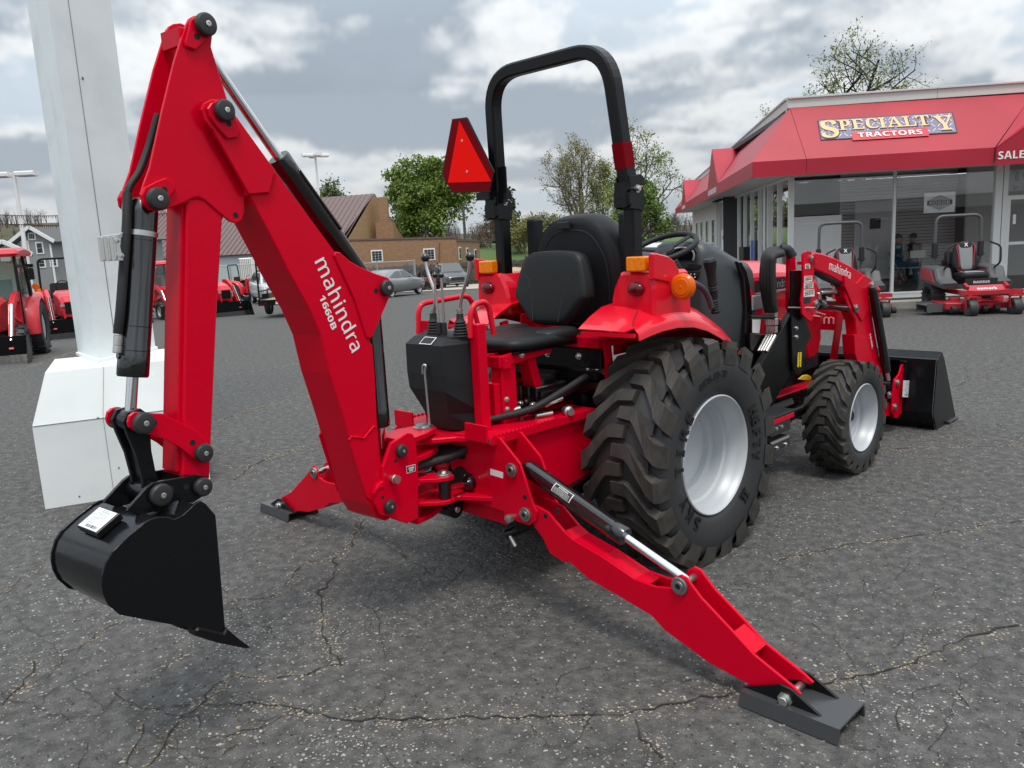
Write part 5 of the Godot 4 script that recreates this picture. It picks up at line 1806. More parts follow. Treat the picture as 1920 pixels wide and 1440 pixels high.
func build_loader() -> void:
	var Z := func(l: Array) -> PackedVector2Array: return zz(1380, 440, 5.143, l)
	var prevT := T
	for s in [1.0, -1.0]:
		var zn: float = 0.50         # near face of the right tower; the left one mirrors it
		var P := func(st: SurfaceTool, pp: PackedVector2Array, z: float, thick: float, c := 0.002) -> void:
			var q := flat(pp, xy(z))
			if s > 0: prism(st, q, xy(0), z - thick, z, c)
			else: prism(st, q, xy(0), -z, -z + thick, c)
		var pt := func(x: float, y: float, z: float) -> Vector3:
			var q := onz(1380 + x / 5.143, 440 + y / 5.143, z)
			return Vector3(q.x, q.y, z * s)
		var out := Vector3(0, 0, s)
		var st := S()
		P.call(st, Z.call([535, 345, 640, 345, 668, 800, 672, 1230, 655, 1300, 630, 1340, 600, 1352, 572, 1335, 555, 1300, 545, 1240, 535, 800]), 0.460, 0.012)
		var up := sub(T, "loader_post", st, "black_satin")
		st = S()
		P.call(st, Z.call([660, 172, 680, 160, 722, 158, 748, 200, 757, 330, 748, 470, 772, 640, 792, 690, 750, 745, 748, 810, 722, 838, 690, 820, 640, 765, 630, 640, 650, 500, 648, 300]), zn, 0.012)
		P.call(st, Z.call([497, 180, 515, 166, 572, 166, 575, 250, 580, 340, 545, 350, 540, 600, 540, 760, 520, 760, 490, 700, 497, 400]), zn - 0.095, 0.012)
		var tw := sub(T, "loader_tower", st, "red")
		st = S()
		rod(st, pt.call(728, 232, 0.40), pt.call(728, 232, 0.505), 0.028)
		bx(st, 1.49, 1.58, 1.31, 1.33, minf(0.405 * s, 0.49 * s), maxf(0.405 * s, 0.49 * s))
		sub(tw, "cross_tube", st, "red")
		for q in [[730, 232], [770, 672]]:
			washer_pin(tw, pt.call(q[0], q[1], 0.501), out, 0.028)
		st = S()
		for q in [[580, 903], [580, 987]]: bolt(st, pt.call(q[0], q[1], 0.460), out, 0.010, 0.012)
		bar(st, pt.call(500, 702, 0.47), pt.call(760, 705, 0.515), 0.008, 0.008)
		bar(st, pt.call(770, 745, 0.50), pt.call(860, 772, 0.52), 0.006, 0.006)
		sub(tw, "bolt", st, "zinc")
		if s > 0:
			st = S()
			P.call(st, Z.call([598, 1135, 634, 1133, 628, 1275, 592, 1278]), 0.4612, 0.001, 0.0)
			sub(up, "sticker", st, "yellow")
			for e in [[668, 284, 714, 330], [660, 400, 735, 455], [657, 460, 745, 520], [655, 528, 755, 600]]:
				st = S()
				P.call(st, Z.call([e[0], e[1], e[2], e[1] - 4, e[2] + 1, e[3] - 6, e[0], e[3]]), 0.5012, 0.001, 0.0)
				sub(tw, "sticker", st, "paper")
				st = S()
				P.call(st, Z.call([e[0] + 4, e[1] + 4, e[2] - 4, e[1], e[2] - 4, e[1] + 8, e[0] + 4, e[1] + 12]), 0.5018, 0.0005, 0.0)
				sub(tw, "sticker_band", st, "amber_deep")
				for k in 3:
					var lx: Vector3 = pt.call(e[0] + 8, e[1] + 22 + k * 14, 0.502)
					if e[1] + 22 + k * 14 > e[3] - 8: continue
					var ly: Vector3 = pt.call(e[2] - 8, e[1] + 18 + k * 14, 0.502)
					lettering(tw, "lettering", "WARNING KEEP CLEAR", (lx + ly) / 2, Vector3.RIGHT, Vector3.UP, lx.distance_to(ly), 0.006, M["dark"], false, false, 0.0006)
			st = S()
			P.call(st, Z.call([650, 612, 724, 602, 720, 655, 652, 672]), 0.5012, 0.001, 0.0)
			sub(tw, "sticker", st, "dark")
			lettering(up, "lettering", "CAUTION", pt.call(612, 1205, 0.4613), Vector3.UP, Vector3.LEFT, 0.13, 0.016, M["dark"], true, false, 0.0006)
		# the bent boom
		st = S()
		P.call(st, Z.call([735, 185, 770, 170, 830, 180, 950, 222, 1080, 288, 1220, 368, 1300, 425, 1335, 480, 1330, 520, 1278, 585, 1312, 770, 1350, 1000, 1400, 1262, 1415, 1330, 1395, 1375, 1340, 1360, 1190, 1250, 1178, 1150, 1165, 962, 1150, 830, 1080, 690, 1055, 610, 1048, 480, 1000, 450, 900, 395, 760, 335, 740, 300]), 0.485, 0.075, 0.008)
		var bm := sub(T, "loader_boom", st, "red")
		st = S()
		P.call(st, Z.call([1045, 390, 1065, 395, 1165, 468, 1235, 388, 1300, 425, 1338, 480, 1330, 520, 1278, 590, 1300, 700, 1215, 835, 1130, 690, 1090, 590, 1050, 500]), 0.495, 0.095, 0.004)
		P.call(st, Z.call([1140, 965, 1160, 960, 1255, 990, 1270, 1070, 1380, 1330, 1340, 1372, 1180, 1255, 1150, 1150]), 0.490, 0.085, 0.004)
		sub(bm, "knee_plate", st, "red")
		washer_pin(bm, pt.call(1312, 490, 0.496), out, 0.028)
		washer_pin(bm, pt.call(1155, 710, 0.496), out, 0.028)
		if s > 0:
			var a: Vector3 = pt.call(900, 285, 0.486)
			var b: Vector3 = pt.call(1105, 380, 0.486)
			lettering(bm, "lettering", "mahindra", (a + b) / 2 + Vector3(0, -0.004, 0), b - a, Vector3.BACK.cross(b - a), (b - a).length(), 0.058, M["letter"], false)
			a = pt.call(1290, 955, 0.491)
			b = pt.call(1316, 1095, 0.491)
			lettering(bm, "lettering", "1640L", (a + b) / 2, b - a, Vector3.BACK.cross(b - a), (b - a).length(), 0.022, M["letter"], false)
		# cylinders
		var c1 := hyd("lift_cylinder", pt.call(1130, 712, 0.452), pt.call(770, 672, 0.452), 0.032, 0.016, 0.93)
		if s > 0:
			st = S()
			tube(st, curve([pt.call(740, 330, 0.44), pt.call(850, 400, 0.45), pt.call(960, 450, 0.45), pt.call(1040, 500, 0.45)], 5), 0.026, 10)
			tube(st, curve([pt.call(930, 500, 0.43), pt.call(970, 560, 0.44), pt.call(1040, 590, 0.45), pt.call(1050, 640, 0.45)], 5), 0.012, 8)
			sub(c1, "hose", st, "hose")
			st = S()
			rod(st, pt.call(820, 560, 0.44), pt.call(950, 545, 0.44), 0.012, 10)
			rod(st, pt.call(930, 500, 0.44), pt.call(960, 560, 0.44), 0.012, 10)
			rod(st, pt.call(1040, 590, 0.45), pt.call(1052, 640, 0.45), 0.010, 10)
			rod(st, pt.call(795, 560, 0.44), pt.call(800, 620, 0.44), 0.011, 10)
			sub(c1, "fitting", st, "zinc")
		hyd("tilt_cylinder", pt.call(1312, 500, 0.52), pt.call(1470, 1400, 0.52), 0.030, 0.016, 0.90)
		# carrier plates on the bucket
		st = S()
		var K := func(l: Array) -> PackedVector2Array: return zz(1640, 640, 8, l)
		P.call(st, K.call([410, 355, 455, 330, 445, 500, 405, 1000, 405, 1070, 345, 1148, 305, 1152, 262, 1040, 275, 800, 300, 580, 372, 490]), 0.53, 0.012)
		P.call(st, K.call([60, 360, 100, 400, 120, 500, 140, 760, 170, 900, 270, 960, 270, 1120, 140, 1120, 130, 900, 70, 600, 20, 430]), 0.50, 0.09)
		var cr := sub(T, "bucket_carrier", st, "red")
		st = S()
		var hk := [K.call([340, 622]), K.call([300, 985]), K.call([212, 805])]
		for q in hk:
			var o := onz(q[0].x, q[0].y, 0.532)
			washer_pin(cr, Vector3(o.x, o.y, 0.532 * s), out, 0.026)
		rod(st, Vector3(2.72, 0.37, 0.41 * s), Vector3(2.72, 0.37, 0.53 * s), 0.03)
		sub(cr, "cross_pin", st, "black_paint")
	# brush guard in front of the bonnet
	var st := S()
	for z in [0.30, -0.30]:
		bar(st, Vector3(2.28, 0.60, z), Vector3(2.42, 1.06, z), 0.012, 0.10, Vector3.RIGHT)
	bx(st, 2.40, 2.42, 0.80, 0.96, -0.30, 0.30)
	var bg := sub(T, "brush_guard", st, "red")
	st = S()
	var cx := onz(1548, 612, 0.30)
	lettering(bg, "lettering", "mahindra", Vector3(2.398, 0.88, 0.02), Vector3.FORWARD, Vector3.UP, 0.46, 0.07, M["letter"], false)
	# front bucket
	var K2 := zz(1640, 640, 8, [1015, 160, 1050, 270, 1215, 1130, 1180, 1170, 930, 1332, 882, 1090, 945, 285, 962, 262])
	var q2 := flat(K2, xy(0.743))
	var bk := holder("loader_bucket", "wide black front bucket resting on the asphalt")
	for e in [0.739, -0.739]:
		st = S()
		prism(st, q2, xy(e), -0.004, 0.004, 0.001)
		sub(bk, "side_plate", st, "black_satin")
	st = S()
	var pr := [q2[0], q2[7], q2[6], q2[5], q2[4], q2[3]]
	for i in 5:
		var a: Vector2 = pr[i]
		var b: Vector2 = pr[i + 1]
		var m := (a + b) / 2
		var dir := (b - a).normalized()
		box(st, Vector3(m.x, m.y, 0), Vector3(b.x - a.x, b.y - a.y, 0) - Vector3(dir.x, dir.y, 0) * 0.002, Vector3(-dir.y, dir.x, 0) * 0.006, Vector3(0, 0, 1.466), 0.001)
	sub(bk, "back_sheet", st, "black_satin")
	st = S()
	bx(st, q2[3].x - 0.16, q2[3].x + 0.06, 0.005, 0.022, -0.75, 0.765, 0.004)
	sub(bk, "cutting_edge", st, "grey_metal")
	st = S()
	var yb: float = q2[6].y
	box(st, Vector3(q2[6].x - 0.05, yb - 0.02, 0), Vector3(0.12, -0.05, 0), Vector3(0.003, 0.008, 0), Vector3(0, 0, 1.02), 0.002)
	bx(st, q2[5].x - 0.03, q2[5].x - 0.012, yb - 0.17, yb - 0.01, 0.50, 0.55)
	sub(bk, "hanger", st, "black_satin")
	st = S()
	var tg := S()
	var t0 := onz(1640 + 430 / 8.0, 640 + 585 / 8.0, 0.56)
	flat_on(tg)
	var tx := Vector3(0.10, 0, 0.02)
	var corners := [t0, onz(1640 + 545 / 8.0, 640 + 588 / 8.0, 0.56), onz(1640 + 538 / 8.0, 640 + 840 / 8.0, 0.56), onz(1640 + 415 / 8.0, 640 + 835 / 8.0, 0.56)]
	var uvs := [Vector2(0, 0), Vector2(1, 0), Vector2(1, 1), Vector2(0, 1)]
	for k in [0, 1, 2, 0, 2, 3]:
		tg.set_uv(uvs[k])
		tg.add_vertex(corners[k])
	part(bk, "paper_tag", tg, print_tex(64, 128, 9))
	# hydraulic couplers and hose loop in front of the dash
	st = S()
	for k in 4:
		var z := 0.36 + k * 0.022
		var o := (k - 1.5) * 10.0
		tube(st, curve([onz(1380 + 480 + o * 0.4, 440 + 150 + k * 12, z - 0.02), onz(1380 / 1.0 + 0, 440, z) * 0 + onz(1380 + (430 + o) / 5.143, 440 + (140 + k * 14) / 5.143, z), onz(1380 + (330 + o * 2) / 5.143, 440 + (170 + k * 14) / 5.143, z), onz(1380 + (265 + k * 28) / 5.143, 440 + 300 / 5.143, z), onz(1380 + (262 + k * 30) / 5.143, 440 + 480 / 5.143, z), onz(1380 + (290 + k * 24) / 5.143, 440 + 660 / 5.143, z), onz(1380 + (310 + k * 22) / 5.143, 440 + 740 / 5.143, z)].slice(1), 6), 0.021, 10)
	var e0 := onz(1380 + 430 / 5.143, 440 + 140 / 5.143, 0.39)
	tube(st, curve([e0, onz(1380 + 500 / 5.143, 440 + 150 / 5.143, 0.42), onz(1380 + 545 / 5.143, 440 + 215 / 5.143, 0.44)], 5), 0.03, 12)
	sub(T, "hose_loop", st, "hose")
	st = S()
	for k in 4:
		var z := 0.36 + k * 0.022
		var xk := 305 + k * 25.0
		for j in 3:
			rod(st, onz(1380 + xk / 5.143, 440 + (730 + j * 75) / 5.143, z), onz(1380 + xk / 5.143, 440 + (795 + j * 75) / 5.143, z), 0.0135 if j != 1 else 0.017, 10)
		rod(st, onz(1380 + (xk - 5) / 5.143, 440 + 970 / 5.143, z), onz(1380 + (xk - 90) / 5.143, 440 + 1130 / 5.143, z), 0.012, 10)
	sub(T, "coupler", st, "zinc")
	st = S()
	tube(st, fillet([onz(1380 + 130 / 5.143, 440 + 795 / 5.143, 0.42), onz(1380 + 420 / 5.143, 440 + 795 / 5.143, 0.42), onz(1380 + 415 / 5.143, 440 + 1100 / 5.143, 0.42), onz(1380 + 280 / 5.143, 440 + 1330 / 5.143, 0.42)], 0.10, 6), 0.014, 10)
	plate(st, Z.call([135, 950, 250, 960, 400, 950, 400, 1120, 280, 1320, 160, 1270, 140, 1100]), xy(0.34), 0.02, 0.004)
	sub(T, "coupler_guard", st, "black_paint")
	st = S()
	plate(st, Z.call([162, 815, 240, 815, 225, 950, 162, 945]), xy(0.335), 0.004, 0.0)
	sub(T, "sticker", st, "paper")

func rebase(t: Node3D, base: Vector3) -> void:   # put the node at the thing's base without moving its parts
	t.position = base
	for c in t.get_children():
		if c is Node3D: (c as Node3D).position -= base
func brick_mat(n: String, c1: Color, c2: Color, mortar: Color, bw_: float, bh: float) -> StandardMaterial3D:   # far brickwork, too small to pick apart
	var W := 256
	var im := Image.create(W, W, false, Image.FORMAT_RGB8)
	im.fill(mortar)
	var r := RandomNumberGenerator.new()
	r.seed = 5
	for j in 16:
		for i in range(-1, 9):
			var x := i * 32 + (16 if j % 2 == 1 else 0)
			im.fill_rect(Rect2i(x + 1, j * 16 + 1, 30, 13), c1.lerp(c2, r.randf()))
	var m := mat(n, Color.WHITE, 0.9, 0.0, {"tex": ImageTexture.create_from_image(im)})
	m.uv1_scale = Vector3(1.0 / (bw_ * 8), 1.0 / (bh * 16), 1)
	return m
func wall_uv(st: SurfaceTool, a: Vector3, b: Vector3, h0a: float, h1a: float, h0b: float, h1b: float) -> void:   # upright wall sheet with metric uv
	var l := Vector2(b.x - a.x, b.z - a.z).length()
	var P := [[0.0, h0a, a], [l, h0b, b], [l, h1b, b], [0.0, h1a, a]]
	for k in [0, 1, 2, 0, 2, 3]:
		st.set_uv(Vector2(P[k][0], -P[k][1]))
		st.add_vertex(Vector3(P[k][2].x, P[k][1], P[k][2].z))

func build_pylon() -> void:
	var t := thing("sign_pylon", "tall white square post on a wide white panelled base behind the backhoe bucket", "pylon")
	var G0 := gnd(85, 955)
	var e1 := (gnd(395, 905) - G0)
	e1.y = 0
	var w := e1.length()
	e1 = e1.normalized()
	var e2 := Vector3(e1.z, 0, -e1.x)
	var P := func(a: float, b: float, y: float) -> Vector3: return Vector3(G0.x, 0, G0.z) + e1 * a * w + e2 * b * w + Vector3(0, y, 0)
	var st := S()
	flat_on(st)
	var lv := [[0.0, -0.01], [0.0, 0.545], [0.105, 0.865]]
	for i in 2:
		var a: Array = lv[i]
		var b: Array = lv[i + 1]
		var ca := [P.call(a[0], a[0], a[1]), P.call(1 - a[0], a[0], a[1]), P.call(1 - a[0], 1 - a[0], a[1]), P.call(a[0], 1 - a[0], a[1])]
		var cb := [P.call(b[0], b[0], b[1]), P.call(1 - b[0], b[0], b[1]), P.call(1 - b[0], 1 - b[0], b[1]), P.call(b[0], 1 - b[0], b[1])]
		for k in 4:
			quad(st, ca[k], cb[k], cb[(k + 1) % 4], ca[(k + 1) % 4])
	quad(st, P.call(0.105, 0.105, 0.865), P.call(0.105, 0.895, 0.865), P.call(0.895, 0.895, 0.865), P.call(0.895, 0.105, 0.865))
	sub(t, "base", st, "white_paint")
	st = S()
	bar(st, P.call(0.0, -0.001, 0.545), P.call(1.0, -0.001, 0.545), 0.004, 0.003, Vector3.UP, 0.0)
	bar(st, P.call(0.40, -0.0012, 0.0), P.call(0.40, -0.0012, 0.545), 0.003, 0.002, e1, 0.0)
	bar(st, P.call(0.40, -0.0012, 0.545), P.call(0.44, 0.102, 0.865), 0.003, 0.002, e1, 0.0)
	sub(t, "panel_joint", st, "steel")
	for q in [[0.37, 0.55], [0.45, 0.2], [0.20, 0.05]]:
		st = S()
		bolt(st, P.call(q[0], -0.001, q[1]), -e2, 0.004, 0.004)
		sub(t, "screw", st, "steel")
	var c0 := on(Vector2(186, 680), Vector3(0, 0.865, 0), Vector3.UP)
	var cR := on(Vector2(292, 656), Vector3(0, 0.865, 0), Vector3.UP)
	var cL := on(Vector2(147, 666), Vector3(0, 0.865, 0), Vector3.UP)
	var p1 := (cR - c0)
	var pw := p1.length()
	p1 = p1.normalized()
	var p2 := (cL - c0)
	var pd := p2.length()
	p2 = p2.normalized()
	var H := 7.5
	var mid := c0 + p1 * pw * 0.5 + p2 * pd * 0.5
	var four := PackedVector2Array()
	for q in [c0, cR, cR + p2 * pd, cL]: four.append(Vector2(q.x, -q.z))
	st = S()
	prism(st, four, frame(Vector3.ZERO, Vector3.RIGHT, Vector3.FORWARD), 0.865, 0.865 + H, 0.008)
	var pole := sub(t, "post", st, "white_paint")
	st = S()
	bar(st, c0 + p1 * pw * 0.30 - Vector3(p1.z, 0, -p1.x) * 0.001, c0 + p1 * pw * 0.30 - Vector3(p1.z, 0, -p1.x) * 0.001 + Vector3(0, H, 0), 0.006, 0.003, p1, 0.0)
	sub(pole, "seam", st, "steel")
	for y in [0.75, 1.9, 3.1]:
		st = S()
		bolt(st, c0 + p1 * pw * 0.36 - Vector3(p1.z, 0, -p1.x) * 0.001 + Vector3(0, y, 0), -Vector3(p1.z, 0, -p1.x), 0.008, 0.006)
		sub(pole, "screw", st, "steel")
	st = S()
	var wide := PackedVector2Array()
	for q in four: wide.append(Vector2(mid.x, -mid.z) + (q - Vector2(mid.x, -mid.z)) * 1.06)
	prism(st, wide, frame(Vector3.ZERO, Vector3.RIGHT, Vector3.FORWARD), 0.864, 0.89, 0.003)
	sub(pole, "flange", st, "white_paint")
	st = S()
	box(st, mid + Vector3(0, H + 0.5, 0), p1 * 2.4, Vector3(0, 1.0, 0), Vector3(p1.z, 0, -p1.x) * 0.35, 0.02)
	sub(pole, "sign_cabinet", st, "white_paint")
	rebase(t, G0)

# ---------- the shop ----------
var SO := Vector3(13.642, 0, -5.599)
var SX := Vector3(0.6253, 0, 0.7804)
var SN := Vector3(-0.7804, 0, 0.6253)
var SB := Vector3(0.804, 0, -0.595)     # along the left wing, away from the camera
func sp(x: float, y: float, z: float) -> Vector3: return SO + SX * x + SN * z + Vector3(0, y, 0)
func sw(b: float, y: float, o: float) -> Vector3:   # left wing: b along it, o outwards
	return SO + SB * b + Vector3(SB.z, 0, -SB.x).normalized() * o + Vector3(0, y, 0)
func sheet(st: SurfaceTool, pts: Array, thick := 0.02) -> void:   # a flat panel with thickness
	flat_on(st)
	var nrm: Vector3 = ((pts[1] - pts[0]) as Vector3).cross(pts[2] - pts[0]).normalized() * thick
	var n := pts.size()
	for i in range(1, n - 1):
		tri(st, pts[0], pts[i], pts[i + 1])
		tri(st, pts[0] - nrm, pts[i + 1] - nrm, pts[i] - nrm)
	for i in n:
		var j := (i + 1) % n
		quad(st, pts[i], pts[i] - nrm, pts[j] - nrm, pts[j])

func build_shop() -> void:
	mat("awning", lin(0.47, 0.018, 0.040), 0.42, 0.0, {"spec": 0.45, "normal": noise_tex(0.004, 256, [], true, 3.0, 41, 3), "nscale": 0.15, "tri": 0.35, "tex": noise_tex(0.006, 256, [[0.0, Color(0.86, 0.86, 0.86)], [1.0, Color(1, 1, 1)]], false, 1, 43, 4)})
	mat("wall_white", lin(0.62, 0.61, 0.58), 0.8)
	mat("fascia", lin(0.62, 0.61, 0.58), 0.6)
	mat("frame", lin(0.74, 0.74, 0.72), 0.45)
	mat("inner_dark", lin(0.07, 0.07, 0.07), 0.8)  # dim showroom put into the colour of its walls
	mat("blue_print", lin(0.02, 0.09, 0.36), 0.5)
	mat("num_grey", lin(0.35, 0.35, 0.36), 0.6)
	mat("ply_roof", lin(0.10, 0.10, 0.10), 0.9)
	var t := thing("tractor_shop", "white showroom with red awning and large shop windows", "shop")
	var L := 16.0
	var WL := 30.0
	var st := S()
	# plinth, fascia, roof, rear walls
	box(st, sp(L / 2, -0.13, -0.12), SX * L, Vector3(0, 0.22, 0), SN * 0.28, 0.004)
	sub(t, "sill", st, "white")
	st = S()
	for k in 6:
		box(st, sp(-0.1 + 1.5 + k * 3.0, 4.09, -0.02), SX * 2.994, Vector3(0, 0.19, 0), SN * 0.1, 0.004)
		box(st, sp(-0.1 + 1.5 + k * 3.0, 4.20, -0.01), SX * 2.994, Vector3(0, 0.04, 0), SN * 0.16, 0.004)
	for k in 9:
		var m := sw(k * 3.0 + 1.55, 4.09, 0.05)
		box(st, m, SB * 2.994, Vector3(0, 0.19, 0), Vector3(SB.z, 0, -SB.x) * 0.1, 0.004)
		box(st, m + Vector3(0, 0.11, 0), SB * 2.994, Vector3(0, 0.04, 0), Vector3(SB.z, 0, -SB.x) * 0.18, 0.004)
	sub(t, "fascia", st, "fascia")
	st = S()
	sheet(st, [sp(-0.05, 4.0, -0.06), sp(L, 4.0, -0.06), sp(L, 4.0, -12.0), sp(-0.05, 4.0, -12.0)], 0.1)
	sheet(st, [sw(0.1, 4.0, 0), sw(WL, 4.0, 0), sw(WL, 4.0, -10), sw(11.5, 4.0, -10)], 0.1)
	sub(t, "roof", st, "ply_roof")
	# awning
	var ya := 2.555
	var yb := 2.865
	var yt := 3.99
	var A := func(n: String, pts: Array) -> void:
		var s := S()
		sheet(s, pts, 0.015)
		sub(t, n, s, "awning")
	var pR := 3.64     # where the entrance gable begins
	A.call("awning_valance", [sp(-1.0, ya, 1.0), sp(0.06, ya, 1.0), sp(0.06, yb, 1.0), sp(-1.0, yb, 1.0)])
	A.call("awning_valance", [sp(0.068, ya, 1.0), sp(pR, ya - 0.02, 1.0), sp(pR, yb, 1.0), sp(0.068, yb, 1.0)])
	A.call("awning_slope", [sp(-1.0, yb, 1.0), sp(0.06, yb, 1.0), sp(-0.06, yt, 0.05)])
	A.call("awning_slope", [sp(0.068, yb, 1.0), sp(pR, yb, 1.0), sp(4.75, yt - 0.03, 0.05), sp(-0.052, yt, 0.05)])
	# left wing
	var cor := sp(-1.0, 0, 1.0)
	var off := (cor - SO).dot(Vector3(SB.z, 0, -SB.x))
	var b0 := (cor - SO).dot(SB)
	A.call("awning_valance", [sw(WL, ya, off), sw(b0, ya, off), sw(b0, yb, off), sw(WL, yb, off)])
	A.call("awning_slope", [sw(WL, yb, off), sw(b0, yb, off), sp(-0.06, yt, 0.05), sw(WL, yt, 0.11)])
	for g in [[7.5, 3.1], [22.0, 3.1]]:     # little gables standing out of the wing's awning
		var a: float = g[0]
		A.call("awning_gable", [sw(a + 1.6, yb, off), sw(a - 1.6, yb, off), sw(a, yb + 1.1, off)])
		A.call("awning_gable", [sw(a - 1.6, yb, off + 0.004), sw(a, yb + 1.1, 0.1), sw(a, yb + 1.1, off + 0.004)])
		A.call("awning_gable", [sw(a + 1.6, yb, off + 0.004), sw(a, yb + 1.1, off + 0.004), sw(a, yb + 1.1, 0.1)])
		lettering(t, "lettering", "SALES PARTS SERVICE", sw(a, (ya + yb) / 2, off + 0.004), -SB, Vector3.UP, 2.6, 0.16, M["letter"], true, false, 0.004)
	# entrance gable on the right
	A.call("awning_valance", [sp(pR + 0.006, ya - 0.04, 1.06), sp(8.6, ya - 0.04, 1.06), sp(8.6, yb, 1.06), sp(pR + 0.006, yb, 1.06)])
	A.call("awning_gable", [sp(pR, yb, 1.06), sp(8.6, yb, 1.06), sp(6.2, yb + 1.75, 1.06)])
	A.call("awning_slope", [sp(pR, yb, 1.065), sp(6.2, yb + 1.75, 1.065), sp(6.2, yb + 1.75, 0.0), sp(4.75, yt - 0.03, 0.06)])
	lettering(t, "lettering", "SALES", sp(3.98, 2.70, 1.064), SX, Vector3.UP, 0.60, 0.15, M["letter"], true, false, 0.004)
	lettering(t, "lettering", "& SERVICE", sp(5.1, 2.70, 1.064), SX, Vector3.UP, 1.2, 0.15, M["letter"], true, false, 0.004)
	# banner on the awning
	var q := func(x: float, y: float) -> Vector3:
		var n := (sp(0.0, yt, 0.05) - sp(0.0, yb, 1.0)).cross(SX).normalized()
		if n.dot(SN) < 0: n = -n
		return on(Vector2(1500 + x / 4.571, 180 + y / 4.571), sp(0, yb, 1.0) + n * 0.012, n)
	var ba: Vector3 = q.call(150, 205)
	var bb: Vector3 = q.call(1308, 138)
	var bc_: Vector3 = q.call(1352, 312)
	var bd: Vector3 = q.call(178, 378)
	st = S()
	flat_on(st)
	var uvq := [[ba, Vector2(0, 0)], [bb, Vector2(1, 0)], [bc_, Vector2(1, 1)], [bd, Vector2(0, 1)]]
	for k in [0, 1, 2, 0, 2, 3]:
		st.set_uv(uvq[k][1]); st.add_vertex(uvq[k][0])
	var sign := part(t, "banner", st, plate_tex(), "banner of worn tread plate")
	var bx_ := (bb - ba).normalized()
	var by_ := (ba - bd).normalized()
	by_ = (by_ - bx_ * by_.dot(bx_)).normalized()
	mat("sign_shadow", lin(0.06, 0.04, 0.05), 0.6)
	mat("sign_gold", lin(0.80, 0.52, 0.27), 0.5)
	for e in [["S", 250, 285, 150, 150], ["PECIALT", 715, 232, 780, 84], ["Y", 1235, 232, 160, 120]]:
		var c: Vector3 = q.call(e[1], e[2])
		var wv: float = (q.call(e[1] + e[3] / 2.0, e[2] - e[3] * 0.029) - q.call(e[1] - e[3] / 2.0, e[2] + e[3] * 0.029)).length()
		var hv: float = (q.call(e[1], e[2] + e[4] / 2.0) - q.call(e[1], e[2] - e[4] / 2.0)).length()
		lettering(sign, "lettering_edge", e[0], c + by_ * -0.008 + bx_ * 0.006, bx_, by_, wv * 1.05, hv * 1.09, M["sign_shadow"], true, true, 0.004)
		lettering(sign, "lettering", e[0], c, bx_, by_, wv, hv, M["sign_gold"], true, true, 0.010)
	st = S()
	var ra: Vector3 = q.call(440, 318)
	var rb_: Vector3 = q.call(1090, 268)
	var rc: Vector3 = q.call(1108, 342)
	var rd: Vector3 = q.call(452, 382)
	sheet(st, [rd, rc, rb_, ra], -0.008)
	sub(sign, "tractors_strip", st, "red_far")
	var tn := bx_.cross(by_)
	lettering(sign, "lettering", "TRACTORS", q.call(768, 326) + tn * 0.012, bx_, by_, ((rc - rd) as Vector3).length() * 0.84, ((ra - rd) as Vector3).length() * 0.62, M["letter"], true, false, 0.006)
	# shop windows on the front: frames and panes
	var xs := [0.0, 2.13, 4.14]
	for k in 2:
		st = S()
		var x0: float = xs[k] + 0.05
		var x1: float = xs[k + 1] - 0.02
		box(st, sp((x0 + x1) / 2, 1.29, -0.02), SX * (x1 - x0), Vector3(0, 2.58, 0), SN * 0.006, 0.0)
		box(st, sp((x0 + x1) / 2, 1.29, -0.04), SX * (x1 - x0), Vector3(0, 2.58, 0), SN * 0.006, 0.0)
		part(t, "window_pane", st, M["glass"])
	st = S()
	box(st, sp(0.0, 1.28, -0.03), SX * 0.11, Vector3(0, 2.6, 0), SN * 0.11, 0.004)
	box(st, sp(2.13, 1.28, -0.03), SX * 0.055, Vector3(0, 2.6, 0), SN * 0.09, 0.004)
	box(st, sp(4.20, 1.28, -0.03), SX * 0.14, Vector3(0, 2.6, 0), SN * 0.12, 0.004)
	box(st, sp(4.34, 1.28, -0.03), SX * 0.10, Vector3(0, 2.6, 0), SN * 0.10, 0.004)
	box(st, sp(2.1, 2.60, -0.03), SX * 4.2, Vector3(0, 0.05, 0), SN * 0.09, 0.003)
	box(st, sp(2.1, 0.00, -0.02), SX * 4.2, Vector3(0, 0.05, 0), SN * 0.09, 0.003)
	sub(t, "window_frame", st, "frame")
	st = S()
	box(st, sp(5.0, 1.90, -0.03), SX * 1.25, Vector3(0, 0.09, 0), SN * 0.08, 0.004)
	box(st, sp(4.42, 0.95, -0.03), SX * 0.08, Vector3(0, 1.9, 0), SN * 0.07, 0.004)
	box(st, sp(5.55, 0.95, -0.03), SX * 0.08, Vector3(0, 1.9, 0), SN * 0.07, 0.004)
	box(st, sp(5.0, 0.95, -0.03), SX * 1.1, Vector3(0, 0.06, 0), SN * 0.06, 0.004)
	var door := sub(t, "door", st, "frame")
	st = S()
	box(st, sp(5.0, 1.45, -0.035), SX * 1.05, Vector3(0, 0.85, 0), SN * 0.008, 0.0)
	box(st, sp(5.0, 0.46, -0.035), SX * 1.05, Vector3(0, 0.9, 0), SN * 0.008, 0.0)
	box(st, sp(6.2, 2.25, -0.03), SX * 3.6, Vector3(0, 0.6, 0), SN * 0.008, 0.0)
	sub(door, "pane", st, "glass")
	for e in [[5.02, 1.72, 0.3, 0.22, "tint"], [5.02, 1.40, 0.22, 0.30, "paper"], [4.56, 1.45, 0.06, 0.20, "paper"]]:
		st = S()
		box(st, sp(e[0], e[1], -0.028), SX * e[2], Vector3(0, e[3], 0), SN * 0.002, 0.0)
		sub(door, "notice", st, "paper" if e[4] == "paper" else "blue_print")
	lettering(t, "lettering", "100", sp(4.80, 2.36, -0.022), SX, Vector3.UP, 0.72, 0.25, M["num_grey"], true, false, 0.003)
